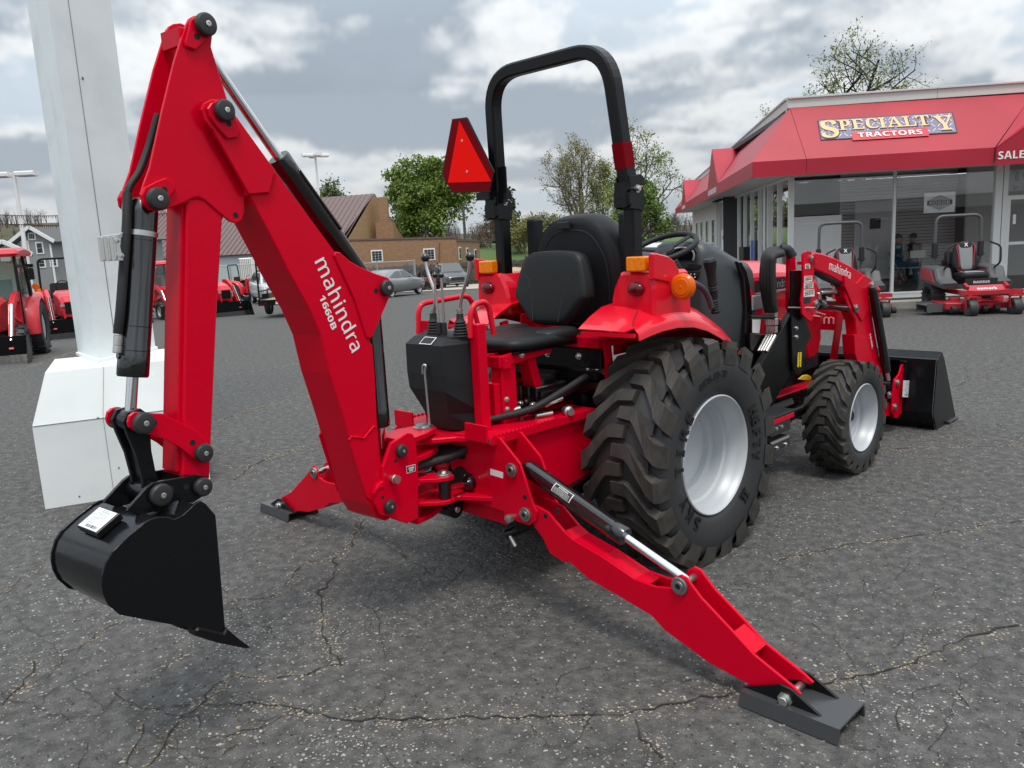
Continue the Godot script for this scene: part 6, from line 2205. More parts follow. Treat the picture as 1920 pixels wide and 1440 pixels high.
	lettering(t, "lettering", "W. MEMORIAL", sp(4.95, 2.10, -0.022), SX, Vector3.UP, 0.9, 0.10, M["num_grey"], false, false, 0.003)
	# left wing front: panes and posts, then a white wall
	var wo := -0.03
	for k in 10:
		st = S()
		var p0 := 0.12 + k * 1.5
		sheet(st, [sw(p0 + 1.44, 0.02, wo), sw(p0 + 0.06, 0.02, wo), sw(p0 + 0.06, 2.56, wo), sw(p0 + 1.44, 2.56, wo)], 0.006)
		sheet(st, [sw(p0 + 1.44, 0.02, wo - 0.02), sw(p0 + 0.06, 0.02, wo - 0.02), sw(p0 + 0.06, 2.56, wo - 0.02), sw(p0 + 1.44, 2.56, wo - 0.02)], 0.006)
		part(t, "window_pane", st, M["glass"])
		st = S()
		bar(st, sw(p0 + 1.5, -0.02, wo), sw(p0 + 1.5, 2.58, wo), 0.10, 0.08, SB)
		sub(t, "window_post", st, "frame")
	st = S()
	bar(st, sw(0.0, 2.59, wo), sw(15.2, 2.59, wo), 0.08, 0.06)
	bar(st, sw(0.0, 0.0, wo), sw(15.2, 0.0, wo), 0.08, 0.06)
	bar(st, sw(3.3, -0.28, 0.05), sw(3.3, 2.56, 0.05), 0.06, 0.06)
	sub(t, "window_frame", st, "frame")
	st = S()
	box(st, sw(15.3 + 7.3, 1.85, -0.06), SB * 14.6, Vector3(0, 4.2, 0), Vector3(SB.z, 0, -SB.x) * 0.12, 0.0)
	box(st, sw(15.3, 1.2, 0.0), SB * 0.3, Vector3(0, 2.8, 0), Vector3(SB.z, 0, -SB.x) * 0.2, 0.0)
	box(st, sp(3.0, 3.35, -0.12), SX * 6.2, Vector3(0, 1.3, 0), SN * 0.1, 0.0)
	box(st, sw(7.65, 3.35, -0.12), SB * 15.1, Vector3(0, 1.3, 0), Vector3(SB.z, 0, -SB.x) * 0.1, 0.0)
	box(st, sw(7.6, -0.16, -0.06), SB * 15.2, Vector3(0, 0.3, 0), Vector3(SB.z, 0, -SB.x) * 0.14, 0.0)
	sub(t, "wall", st, "wall_white")
	for k in 4:
		st = S()
		var b := 16.6 + k * 3.0
		bar(st, sw(b, 1.5, 0.02), sw(b + 1.1, 1.5, 0.02), 0.05, 1.1)
		var wn := sub(t, "window", st, "frame")
		st = S()
		bar(st, sw(b + 0.08, 1.5, 0.05), sw(b + 0.52, 1.5, 0.05), 0.012, 0.95)
		bar(st, sw(b + 0.58, 1.5, 0.05), sw(b + 1.02, 1.5, 0.05), 0.012, 0.95)
		sub(wn, "pane", st, "tint_glass")
	st = S()
	for k in 3: bar(st, sw(9.3 + k * 0.9, 2.53, 0.5), sw(9.6 + k * 0.9, 2.53, 0.5), 0.2, 0.05)
	sub(t, "soffit_lamp", st, "dark")
	# soffit and interior
	st = S()
	sheet(st, [sp(-0.9, 2.62, 0.9), sp(8.5, 2.62, 0.9), sp(8.5, 2.62, -0.05), sp(-0.05, 2.62, -0.05)], 0.02)
	sheet(st, [sw(WL, 2.62, off - 0.1), sw(WL, 2.62, 0.02), sw(0.1, 2.62, 0.02), sw(b0 + 0.1, 2.62, off - 0.1)], 0.02)
	sub(t, "soffit", st, "wall_white")
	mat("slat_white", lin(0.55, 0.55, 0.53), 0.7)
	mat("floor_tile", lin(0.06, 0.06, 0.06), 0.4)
	mat("ceiling_dimmed", lin(0.08, 0.08, 0.078), 0.9)  # ceiling coloured near black, the dimness of the room painted in
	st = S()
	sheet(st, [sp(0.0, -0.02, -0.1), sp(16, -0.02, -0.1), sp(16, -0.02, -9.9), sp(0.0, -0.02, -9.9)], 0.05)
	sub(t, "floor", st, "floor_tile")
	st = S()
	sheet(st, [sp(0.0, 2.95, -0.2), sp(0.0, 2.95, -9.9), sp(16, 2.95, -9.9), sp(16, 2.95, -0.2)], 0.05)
	sub(t, "ceiling", st, "ceiling_dimmed")
	st = S()
	for k in 34:
		box(st, sp(3.9, 0.10 + k * 0.085, -5.0), SX * 3.0, Vector3(0, 0.072, 0), SN * 0.03, 0.004)
	var slats := sub(t, "slat_wall", st, "slat_white")
	slats.set_meta("kind", "stuff")
	st = S()
	box(st, sp(6.5, 1.45, -4.4), SX * 2.2, Vector3(0, 2.95, 0), SN * 0.1, 0.0)
	sub(t, "inner_wall", st, "slat_white")
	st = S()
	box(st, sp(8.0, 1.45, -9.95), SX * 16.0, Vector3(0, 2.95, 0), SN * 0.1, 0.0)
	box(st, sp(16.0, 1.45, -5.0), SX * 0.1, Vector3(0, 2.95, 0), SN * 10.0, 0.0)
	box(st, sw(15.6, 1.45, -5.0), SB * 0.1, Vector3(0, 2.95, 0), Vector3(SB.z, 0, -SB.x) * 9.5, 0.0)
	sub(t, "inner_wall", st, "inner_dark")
	st = S()
	box(st, sp(3.25, 1.05, -4.93), SX * 0.95, Vector3(0, 2.1, 0), SN * 0.05, 0.006)
	var idr := sub(t, "inner_door", st, "white")
	st = S()
	box(st, sp(3.3, 1.5, -4.90), SX * 0.28, Vector3(0, 0.28, 0), SN * 0.02, 0.0)
	sub(idr, "pane", st, "dark")
	st = S()
	bx_ = SX
	box(st, sp(1.3, 0.5, -7.0), SX * 2.4, Vector3(0, 1.0, 0), SN * 0.8, 0.01)
	sub(t, "counter", st, "dark")
	# ROXOR sign hanging in the second window
	var sg2 := thing("hanging_sign", "white framed sign with a dark hexagon badge hanging in the shop window", "sign")
	var c := sp(3.09, 1.88, -0.14)
	st = S()
	box(st, c, SX * 0.63, Vector3(0, 0.42, 0), SN * 0.02, 0.003)
	sub(sg2, "frame", st, "white")
	st = S()
	prism(st, PackedVector2Array([Vector2(-0.26, 0.05), Vector2(0, 0.16), Vector2(0.26, 0.05), Vector2(0.26, -0.05), Vector2(0, -0.16), Vector2(-0.26, -0.05)]), frame(c + SN * 0.013, SX, Vector3.UP), -0.002, 0.0, 0.0)
	sub(sg2, "badge", st, "num_grey")
	st = S()
	box(st, c + SN * 0.0145, SX * 0.50, Vector3(0, 0.09, 0), SN * 0.002, 0.0)
	sub(sg2, "band", st, "dark")
	lettering(sg2, "lettering", "ROXOR", c + SN * 0.016, SX, Vector3.UP, 0.42, 0.065, M["alu"], true, false, 0.002)
	rebase(sg2, c - Vector3(0, 0.21, 0))
	# whiteboard leaning inside the first window
	st = S()
	box(st, sp(0.62, 0.86, -0.35), SX * 1.05, Vector3(0, 1.75, 0), SN * 0.03, 0.004)
	var wb := sub(self, "display_board", st, "white")
	tag(wb, "tall blank white board standing inside the left shop window", "board")
	# stickers on the wing's glass
	var hs := thing("parking_sign", "small blue wheelchair parking sign in front of the shop's side windows", "sign")
	var hp := far_at(1329, 467, 14.5)
	st = S()
	box(st, hp, RX * 0.155, Vector3(0, 0.18, 0), FW * 0.004, 0.0)
	sub(hs, "plate", st, "blue_print")
	st = S()
	var f := frame(hp - FW * 0.003, RX, Vector3.UP)
	tube(st, [f * Vector3(-0.008, 0.035, 0), f * Vector3(-0.004, 0.0, 0), f * Vector3(0.022, 0.0, 0), f * Vector3(0.034, -0.034, 0), f * Vector3(0.045, -0.032, 0)], 0.005, 6)
	var rg := []
	for k in 9: rg.append(f * Vector3(0.0 + cos(2.2 + k * 0.48) * 0.034, -0.025 + sin(2.2 + k * 0.48) * 0.034, 0))
	tube(st, rg, 0.005, 6)
	ball(st, f * Vector3(-0.010, 0.052, 0), 0.011, 8)
	sub(hs, "wheelchair_symbol", st, "white")
	st = S()
	rod(st, hp + Vector3(0, -0.05, 0) + FW * 0.03, Vector3(hp.x, gh(hp.x, hp.z), hp.z) + FW * 0.03, 0.02, 8)
	sub(hs, "post", st, "alu")
	rebase(hs, Vector3(hp.x, gh(hp.x, hp.z), hp.z))
	var sal := thing("sale_banner", "narrow white vertical sale banner in the side window of the shop", "banner")
	st = S()
	sheet(st, [sw(13.9, 0.05, 0.03), sw(12.9, 0.05, 0.03), sw(12.9, 1.55, 0.03), sw(13.9, 1.55, 0.03)], 0.004)
	sub(sal, "cloth", st, "paper")
	lettering(sal, "lettering", "SALE", sw(13.4, 0.55, 0.033), -SB, Vector3.UP, 0.42, 0.22, M["red_far"], true, false, 0.002)
	lettering(sal, "lettering", "PARTS", sw(13.4, 1.25, 0.033), -SB, Vector3.UP, 0.3, 0.14, M["red_far"], true, false, 0.002)
	st = S()
	sheet(st, [sw(6.0, 0.05, 0.03), sw(5.4, 0.05, 0.03), sw(5.4, 1.2, 0.03), sw(6.0, 1.2, 0.03)], 0.004)
	var op := sub(self, "blue_notice", st, "blue_print")
	tag(op, "tall dark blue notice stuck in the shop's corner side window", "notice")
	# kerb and planting strip below the windows
	st = S()
	box(st, sp(7.2, -0.18, 0.75), SX * 16.0, Vector3(0, 0.18, 0), SN * 0.30, 0.02)
	struct("kerb", st, M["concrete"], "pale concrete kerb in front of the shop")
	st = S()
	box(st, sp(7.2, -0.17, 0.32), SX * 16.0, Vector3(0, 0.14, 0), SN * 0.55, 0.0)
	var mul := struct("mulch_bed", st, mat("mulch", lin(0.03, 0.028, 0.026), 0.95, 0.0, {"normal": noise_tex(0.15, 128, [], true, 12.0, 51, 4), "nscale": 1.0, "tri": 4.0}), "strip of dark gravel below the shop window")
	rebase(t, SO + Vector3(0, -0.28, 0))
	# two people at a table inside
	person("person in a blue T-shirt sitting inside behind the shop window", sp(3.69, -0.1, -4.3), lin(0.02, 0.09, 0.14), 0.4, false)
	person("person in dark clothes and a dark cap sitting on a folding chair inside", sp(4.05, -0.1, -4.2), lin(0.03, 0.03, 0.035), 2.4, true)

func plate_tex() -> StandardMaterial3D:   # printed tread-plate pattern of the banner
	var im := Image.create(512, 96, false, Image.FORMAT_RGB8)
	im.fill(Color(0.49, 0.46, 0.56))
	for y in 96:
		for x in 512:
			var u := (x / 22.0)
			var v := (y / 22.0)
			var k := posmod(int(floorf(u)) + int(floorf(v)), 2)
			var fx := u - floorf(u) - 0.5
			var fy := v - floorf(v) - 0.5
			var a := fx + fy if k == 0 else fx - fy
			var b := fx - fy if k == 0 else fx + fy
			if absf(a) < 0.10 and absf(b) < 0.62: im.set_pixel(x, y, Color(0.82, 0.80, 0.84))
			elif absf(a) < 0.2 and absf(b) < 0.66: im.set_pixel(x, y, Color(0.33, 0.30, 0.38))
			if x < 4 or y < 3 or x > 507 or y > 92: im.set_pixel(x, y, Color(0.12, 0.10, 0.13))
	var m := StandardMaterial3D.new()
	m.albedo_texture = ImageTexture.create_from_image(im)
	m.roughness = 0.5
	m.cull_mode = BaseMaterial3D.CULL_DISABLED
	return m

func blob(st: SurfaceTool, caps: Array, cell: float, k := 0.03) -> void:   # one skin over tapered capsules [a, b, ra, rb], by surface nets
	var lo := Vector3(1e9, 1e9, 1e9)
	var hi := -lo
	for c in caps:
		var m: float = maxf(c[2], c[3]) + cell * 2
		for p in [c[0], c[1]]:
			lo = lo.min((p as Vector3) - Vector3.ONE * m)
			hi = hi.max((p as Vector3) + Vector3.ONE * m)
	var n := Vector3i(((hi - lo) / cell).ceil()) + Vector3i.ONE
	var fld := PackedFloat32Array()
	fld.resize(n.x * n.y * n.z)
	for z in n.z:
		for y in n.y:
			for x in n.x:
				var p := lo + Vector3(x, y, z) * cell
				var d := 1e3
				for c in caps:
					var a: Vector3 = c[0]
					var ab: Vector3 = c[1] - a
					var t := clampf((p - a).dot(ab) / maxf(ab.length_squared(), 1e-9), 0, 1)
					var e := p.distance_to(a + ab * t) - lerpf(c[2], c[3], t)
					var h := maxf(k - absf(d - e), 0.0) / k
					d = minf(d, e) - h * h * k * 0.25
				fld[x + n.x * (y + n.y * z)] = d
	var vid := {}
	var verts := []
	var off := [0, 1, n.x, n.x + 1, n.x * n.y, n.x * n.y + 1, n.x * n.y + n.x, n.x * n.y + n.x + 1]
	for z in n.z - 1:
		for y in n.y - 1:
			for x in n.x - 1:
				var i := x + n.x * (y + n.y * z)
				var s := 0
				for q in 8:
					if fld[i + off[q]] < 0: s += 1
				if s == 0 or s == 8: continue
				var acc := Vector3.ZERO
				var cnt := 0
				for q in 8:
					for ax in [1, 2, 4]:
						if q & ax: continue
						var f0 := fld[i + off[q]]
						var f1 := fld[i + off[q | ax]]
						if (f0 < 0) == (f1 < 0): continue
						var t := f0 / (f0 - f1)
						acc += Vector3(q & 1, (q >> 1) & 1, (q >> 2) & 1) + Vector3(1 if ax == 1 else 0, 1 if ax == 2 else 0, 1 if ax == 4 else 0) * t
						cnt += 1
				vid[i] = verts.size()
				verts.append(lo + (Vector3(x, y, z) + acc / cnt) * cell)
	smooth_on(st)
	var st3 := [1, n.x, n.x * n.y]
	for z in range(1, n.z - 1):
		for y in range(1, n.y - 1):
			for x in range(1, n.x - 1):
				var i := x + n.x * (y + n.y * z)
				for a in 3:
					var f0 := fld[i]
					var f1 := fld[i + st3[a]]
					if (f0 < 0) == (f1 < 0): continue
					var u: int = st3[(a + 1) % 3]
					var v: int = st3[(a + 2) % 3]
					var q := [i, i - u, i - u - v, i - v]
					if not (vid.has(q[0]) and vid.has(q[1]) and vid.has(q[2]) and vid.has(q[3])): continue
					if f0 < 0: quad(st, verts[vid[q[0]]], verts[vid[q[3]]], verts[vid[q[2]]], verts[vid[q[1]]])
					else: quad(st, verts[vid[q[0]]], verts[vid[q[1]]], verts[vid[q[2]]], verts[vid[q[3]]])

func person(label: String, at: Vector3, shirt: Color, turn: float, cap: bool) -> void:
	var t := thing("person", label, "person", at, turn)
	var hip := Vector3(0, 0.50, 0)
	var neck := Vector3(0, 1.02, 0.03)
	var st := S()
	blob(st, [[hip, Vector3(0, 0.72, 0), 0.14, 0.13], [Vector3(0, 0.72, 0), Vector3(0, 0.95, 0.01), 0.14, 0.12],
		[Vector3(-0.15, 0.96, 0), Vector3(0.15, 0.96, 0), 0.07, 0.07], [Vector3(0.18, 0.95, 0), Vector3(0.23, 0.70, 0.06), 0.055, 0.045], [Vector3(0.23, 0.70, 0.06), Vector3(0.14, 0.66, 0.28), 0.042, 0.032],
		[Vector3(-0.18, 0.95, 0), Vector3(-0.23, 0.70, 0.06), 0.055, 0.045], [Vector3(-0.23, 0.70, 0.06), Vector3(-0.14, 0.66, 0.28), 0.042, 0.032],
		[Vector3(0.09, 0.50, 0.02), Vector3(0.11, 0.48, 0.42), 0.09, 0.065], [Vector3(-0.09, 0.50, 0.02), Vector3(-0.11, 0.48, 0.42), 0.09, 0.065],
		[Vector3(0.11, 0.48, 0.42), Vector3(0.11, 0.08, 0.46), 0.062, 0.045], [Vector3(-0.11, 0.48, 0.42), Vector3(-0.11, 0.08, 0.46), 0.062, 0.045],
		[Vector3(0.11, 0.05, 0.46), Vector3(0.11, 0.04, 0.60), 0.045, 0.035], [Vector3(-0.11, 0.05, 0.46), Vector3(-0.11, 0.04, 0.60), 0.045, 0.035],
		[Vector3(0, 1.0, 0.01), neck, 0.06, 0.05]], 0.035, 0.05)
	part(t, "body", st, mat("cloth_%d" % used["person"], shirt, 0.9))
	st = S()
	blob(st, [[Vector3(0, 1.03, 0.03), Vector3(0, 1.12, 0.04), 0.05, 0.06], [Vector3(0, 1.19, 0.02), Vector3(0, 1.15, 0.06), 0.085, 0.07], [Vector3(0, 1.14, 0.125), Vector3(0, 1.16, 0.11), 0.013, 0.012]], 0.018, 0.03)
	part(t, "head", st, mat("skin", lin(0.42, 0.25, 0.18), 0.6))
	st = S()
	blob(st, [[Vector3(0, 1.23, 0.0), Vector3(0, 1.22, 0.035), 0.088, 0.082]], 0.02)
	if cap: box(st, Vector3(0, 1.21, 0.14), Vector3(0.13, 0, 0), Vector3(0, 0.012, 0), Vector3(0, -0.01, 0.10), 0.004)
	part(t, "cap" if cap else "hair", st, M["dark"])
	st = S()
	for s in [-0.2, 0.2]:
		rod(st, Vector3(s, 0.0, -0.2), Vector3(s, 0.43, 0.2), 0.012, 8)
		rod(st, Vector3(s, 0.0, 0.22), Vector3(s, 0.85, -0.22), 0.012, 8)
	bx(st, -0.21, 0.21, 0.40, 0.425, -0.2, 0.22)
	bx(st, -0.21, 0.21, 0.66, 0.86, -0.24, -0.22)
	st.generate_normals()
	var ch := MeshInstance3D.new()
	ch.mesh = st.commit()
	ch.name = numbered("folding_chair")
	ch.material_override = M["steel"]
	add_child(ch)
	ch.position = at
	ch.rotation.y = turn
	tag(ch, "grey folding chair under the person in blue" if not cap else "grey folding chair under the person with a cap", "chair")

func small_tyre(parent: Node, n: String, at: Vector3, R: float, W: float, rr: float, tread := 0, rim := "dark") -> void:
	var w := Node3D.new()
	w.name = n
	w.position = at
	parent.add_child(w, true)
	var st := S()
	var h := W / 2
	lathe(st, Vector3.ZERO, Vector3.BACK, [[-h * 0.7, rr], [-h, rr + (R - rr) * 0.4], [-h * 0.9, R * 0.93], [-h * 0.5, R * 0.985], [0, R], [h * 0.5, R * 0.985], [h * 0.9, R * 0.93], [h, rr + (R - rr) * 0.4], [h * 0.7, rr], [h * 0.4, rr * 0.9]], 28)
	for k in tread:
		var a := TAU * k / tread
		for s in [-1.0, 1.0]:
			var o := Vector3(cos(a + 0.1 * s) * R, sin(a + 0.1 * s) * R, h * 0.48 * s)
			box(st, o, Vector3(-sin(a), cos(a), 0) * R * 0.10, Vector3(cos(a), sin(a), 0) * R * 0.07, Vector3(0, 0, h * 0.9) + Vector3(-sin(a), cos(a), 0) * R * 0.12 * s, 0.0)
	sub(w, "tyre", st, "rubber")
	st = S()
	lathe(st, Vector3.ZERO, Vector3.BACK, [[-h * 0.6, 0], [-h * 0.6, rr], [h * 0.62, rr], [h * 0.66, rr * 0.96], [h * 0.4, rr * 0.86], [h * 0.2, rr * 0.4], [h * 0.4, rr * 0.3], [h * 0.4, 0]], 24)
	sub(w, "rim", st, rim)

func make_mower() -> Node3D:   # local +x is forwards, +z the machine's right
	mat("mower_grey", lin(0.085, 0.088, 0.092), 0.45)
	mat("mower_red", lin(0.42, 0.012, 0.025), 0.4, 0.0, {"coat": 0.4})
	mat("seat_grey", lin(0.22, 0.23, 0.24), 0.6)
	var t := thing("zero_turn_mower", "red and grey zero-turn mower", "mower")
	for s in [1.0, -1.0]:
		small_tyre(t, "rear_wheel", Vector3(0, 0.29, 0.50 * s), 0.29, 0.24, 0.15, 22)
		small_tyre(t, "front_wheel", Vector3(1.28, 0.165, 0.37 * s), 0.165, 0.15, 0.07, 0, "mower_grey")
		var st := S()
		for e in [0.09, -0.09]: bar(st, Vector3(1.28, 0.165, 0.37 * s + e), Vector3(1.26, 0.37, 0.37 * s + e), 0.012, 0.07, Vector3.RIGHT)
		bx(st, 1.18, 1.34, 0.36, 0.385, 0.37 * s - 0.10, 0.37 * s + 0.10)
		rod(st, Vector3(1.22, 0.38, 0.37 * s), Vector3(1.22, 0.48, 0.37 * s), 0.035)
		sub(t, "caster_fork", st, "mower_red")
	var st := S()
	bx(st, -0.45, 1.0, 0.36, 0.44, 0.24, 0.31)
	bx(st, -0.45, 1.0, 0.36, 0.44, -0.31, -0.24)
	bx(st, 1.12, 1.24, 0.40, 0.47, -0.52, 0.52)
	bx(st, 0.95, 1.15, 0.37, 0.45, -0.31, 0.31)
	sub(t, "frame", st, "mower_red")
	st = S()
	prism(st, PackedVector2Array([Vector2(0.18, -0.5), Vector2(0.30, -0.66), Vector2(0.95, -0.66), Vector2(1.06, -0.45), Vector2(1.06, 0.45), Vector2(0.95, 0.62), Vector2(0.30, 0.66), Vector2(0.18, 0.5)]), frame(Vector3.ZERO, Vector3.RIGHT, Vector3.FORWARD), 0.13, 0.25, 0.015)
	for z in [-0.38, 0.0, 0.38]: rod(st, Vector3(0.62, 0.25, z), Vector3(0.62, 0.31, z), 0.10)
	var deck := sub(t, "cutting_deck", st, "mower_red")
	st = S()
	for z in [-0.15, 0.05, -0.6, 0.58]: rod(st, Vector3(1.09, 0.14, z - 0.04), Vector3(1.09, 0.14, z + 0.04), 0.06, 14)
	sub(deck, "anti_scalp_roller", st, "dark")
	st = S()
	box(st, Vector3(0.60, 0.20, 0.80), Vector3(0.50, 0, 0), Vector3(0, 0.02, 0), Vector3(0, -0.10, 0.28), 0.006)
	box(st, Vector3(0.36, 0.16, 0.80), Vector3(0.02, 0, 0), Vector3(0, 0.16, 0), Vector3(0, -0.08, 0.28), 0.006)
	box(st, Vector3(0.84, 0.16, 0.80), Vector3(0.02, 0, 0), Vector3(0, 0.16, 0), Vector3(0, -0.08, 0.28), 0.006)
	sub(deck, "discharge_chute", st, "mower_grey")
	st = S()
	box(st, Vector3(1.02, 0.49, 0.0), Vector3(0.16, -0.11, 0), Vector3(0.003, 0.008, 0), Vector3(0, 0, 0.72), 0.003)
	for s in [1.0, -1.0]: box(st, Vector3(0.99, 0.54, 0.34 * s), Vector3(0.14, -0.06, 0), Vector3(0.02, 0.05, 0), Vector3(0, 0, 0.05), 0.003)
	var fp := sub(t, "foot_plate", st, "mower_red")
	var fx := Vector3(0.16, -0.11, 0).normalized()
	lettering(fp, "lettering", "exmark", Vector3(1.025, 0.495, 0.0), Vector3.FORWARD, -fx, 0.34, 0.07, M["letter"])
	st = S()
	box(st, Vector3(0.80, 0.60, 0.0), Vector3(0.02, 0, 0), Vector3(0, 0.12, 0), Vector3(0, 0, 0.56), 0.004)
	var np := sub(t, "nose_panel", st, "dark")
	lettering(np, "lettering", "RADIUS", Vector3(0.8115, 0.595, 0.0), Vector3.FORWARD, Vector3.UP, 0.28, 0.045, M["letter"])
	st = S()
	for s in [1.0, -1.0]:
		var pr := PackedVector2Array([Vector2(-0.42, 0.56), Vector2(0.62, 0.48), Vector2(0.66, 0.58), Vector2(0.40, 0.66), Vector2(0.30, 0.84), Vector2(-0.30, 0.88), Vector2(-0.42, 0.78)])
		prism(st, pr, frame(Vector3(0, 0, 0.47 * s), Vector3.RIGHT, Vector3.UP), -0.15, 0.15, 0.03)
	sub(t, "fender", st, "mower_grey")
	st = S()
	for s in [1.0, -1.0]:
		prism(st, PackedVector2Array([Vector2(-0.30, 0.62), Vector2(0.34, 0.58), Vector2(0.16, 0.80), Vector2(-0.28, 0.84)]), frame(Vector3(0, 0, 0.61 * s), Vector3.RIGHT, Vector3.UP), -0.03, 0.025, 0.008)
	sub(t, "side_panel", st, "mower_red")
	st = S()
	pad_shape(st, Vector3(0.40, 0.74, 0.0), Vector3.RIGHT, Vector3.FORWARD, superell(0.46, 0.52, 4.0), 0.1, 0.03, 32)
	pad_shape(st, Vector3(0.14, 1.03, 0.0), Vector3.FORWARD, Vector3(-0.22, 1, 0).normalized(), superell(0.52, 0.60, 3.0, 0.72, 1.0), 0.1, 0.02, 36)
	var seat := sub(t, "seat", st, "vinyl")
	st = S()
	pad_shape(st, Vector3(0.42, 0.762, 0.0), Vector3.RIGHT, Vector3.FORWARD, superell(0.30, 0.38, 6.0), 0.02, 0.015, 28)
	pad_shape(st, Vector3(0.155, 1.03, 0.0), Vector3.FORWARD, Vector3(-0.22, 1, 0).normalized(), superell(0.24, 0.50, 6.0, 1.15, 0.9), 0.02, 0.016, 28)
	sub(seat, "centre_panel", st, "seat_grey")
	st = S()
	for s in [1.0, -1.0]:
		tube(st, curve([Vector3(0.19, 0.80, 0.13 * s), Vector3(0.165, 1.02, 0.135 * s), Vector3(0.125, 1.2, 0.16 * s), Vector3(0.11, 1.27, 0.12 * s)], 4), 0.010, 6)
		tube(st, [Vector3(0.26, 0.79, 0.2 * s), Vector3(0.56, 0.78, 0.2 * s)], 0.009, 6)
	sub(seat, "piping", st, "mower_red")
	st = S()
	pad_shape(st, Vector3(0.112, 1.255, 0.0), Vector3.FORWARD, Vector3(-0.22, 1, 0).normalized(), superell(0.22, 0.13, 4.0), 0.02, 0.02, 24)
	var hr := sub(seat, "head_pad", st, "dark")
	lettering(hr, "lettering", "X", Vector3(0.135, 1.255, 0.0), Vector3.FORWARD, Vector3(-0.22, 1, 0).normalized(), 0.07, 0.07, M["letter"])
	st = S()
	tube(st, fillet([Vector3(-0.22, 0.45, 0.43), Vector3(-0.22, 1.80, 0.41), Vector3(-0.22, 1.80, -0.41), Vector3(-0.22, 0.45, -0.43)], 0.14, 7), 0.030, 12)
	var rb := sub(t, "roll_bar", st, "mower_grey")
	st = S()
	for s in [1.0, -1.0]:
		bx(st, -0.27, -0.17, 1.02, 1.30, 0.42 * s - 0.042, 0.42 * s + 0.042, 0.01)
		rod(st, Vector3(-0.22, 1.06, 0.42 * s - 0.08), Vector3(-0.22, 1.06, 0.42 * s + 0.08), 0.014)
	sub(rb, "hinge", st, "dark")
	for s in [1.0, -1.0]:
		st = S()
		tube(st, fillet([Vector3(0.22, 0.78, 0.44 * s), Vector3(0.50, 0.92, 0.46 * s), Vector3(0.46, 1.22, 0.47 * s), Vector3(0.44, 1.30, 0.28 * s)], 0.08, 5), 0.017, 10)
		sub(t, "lap_bar", st, "dark")
	st = S()
	bx(st, -0.62, -0.12, 0.50, 0.86, -0.28, 0.28, 0.05)
	rod(st, Vector3(-0.40, 0.86, 0), Vector3(-0.40, 0.98, 0), 0.20, 24, 0.03)
	bx(st, -0.30, -0.1, 0.9, 1.12, -0.22, 0.22, 0.03)
	rod(st, Vector3(-0.20, 1.12, 0.02), Vector3(-0.20, 1.20, 0.05), 0.05)
	sub(t, "engine", st, "dark")
	return t

func copy_of(o: Node3D, n: String, label: String) -> Node3D:
	var c: Node3D = o.duplicate()
	c.name = numbered(n)
	add_child(c)
	c.set_meta("label", label)
	return c

func build_mowers() -> void:
	var m := make_mower()
	m.set_meta("group", "zero-turn mowers parked on the lot")
	m.set_meta("label", "red and grey zero-turn mower parked under the shop's second window")
	var l := gnd(1908, 589) - gnd(1815, 592)
	var fwd := Vector3(l.z, 0, -l.x).normalized() * -1.0
	fwd = fwd.rotated(Vector3.UP, 0.14)
	var turn := atan2(-fwd.z, fwd.x)
	var c := (gnd(1908, 589) + gnd(1815, 592)) / 2
	var at := c - fwd * 1.28
	m.position = Vector3(at.x, gh(at.x, at.z), at.z)
	m.rotation.y = turn
	var m2 := copy_of(m, "zero_turn_mower", "red and grey zero-turn mower half hidden behind the front loader")
	var d := gnd(1662, 595) - gnd(1908, 589)
	var p := at + Vector3(d.x, 0, d.z)
	m2.position = Vector3(p.x, gh(p.x, p.z), p.z)
	var k := 0
	for q in [[762, 530, 2.6, "leftmost of the far red mowers behind the chain-link fence"], [790, 528, 2.3, "far red mower between the fence gate and the silver sedan"], [812, 524, 2.0, "far red mower behind the dark grey car"]]:
		var mm := copy_of(m, "zero_turn_mower", q[3])
		var g := foot(q[0], q[1], 52.0)
		mm.position = g
		mm.rotation.y = q[2]

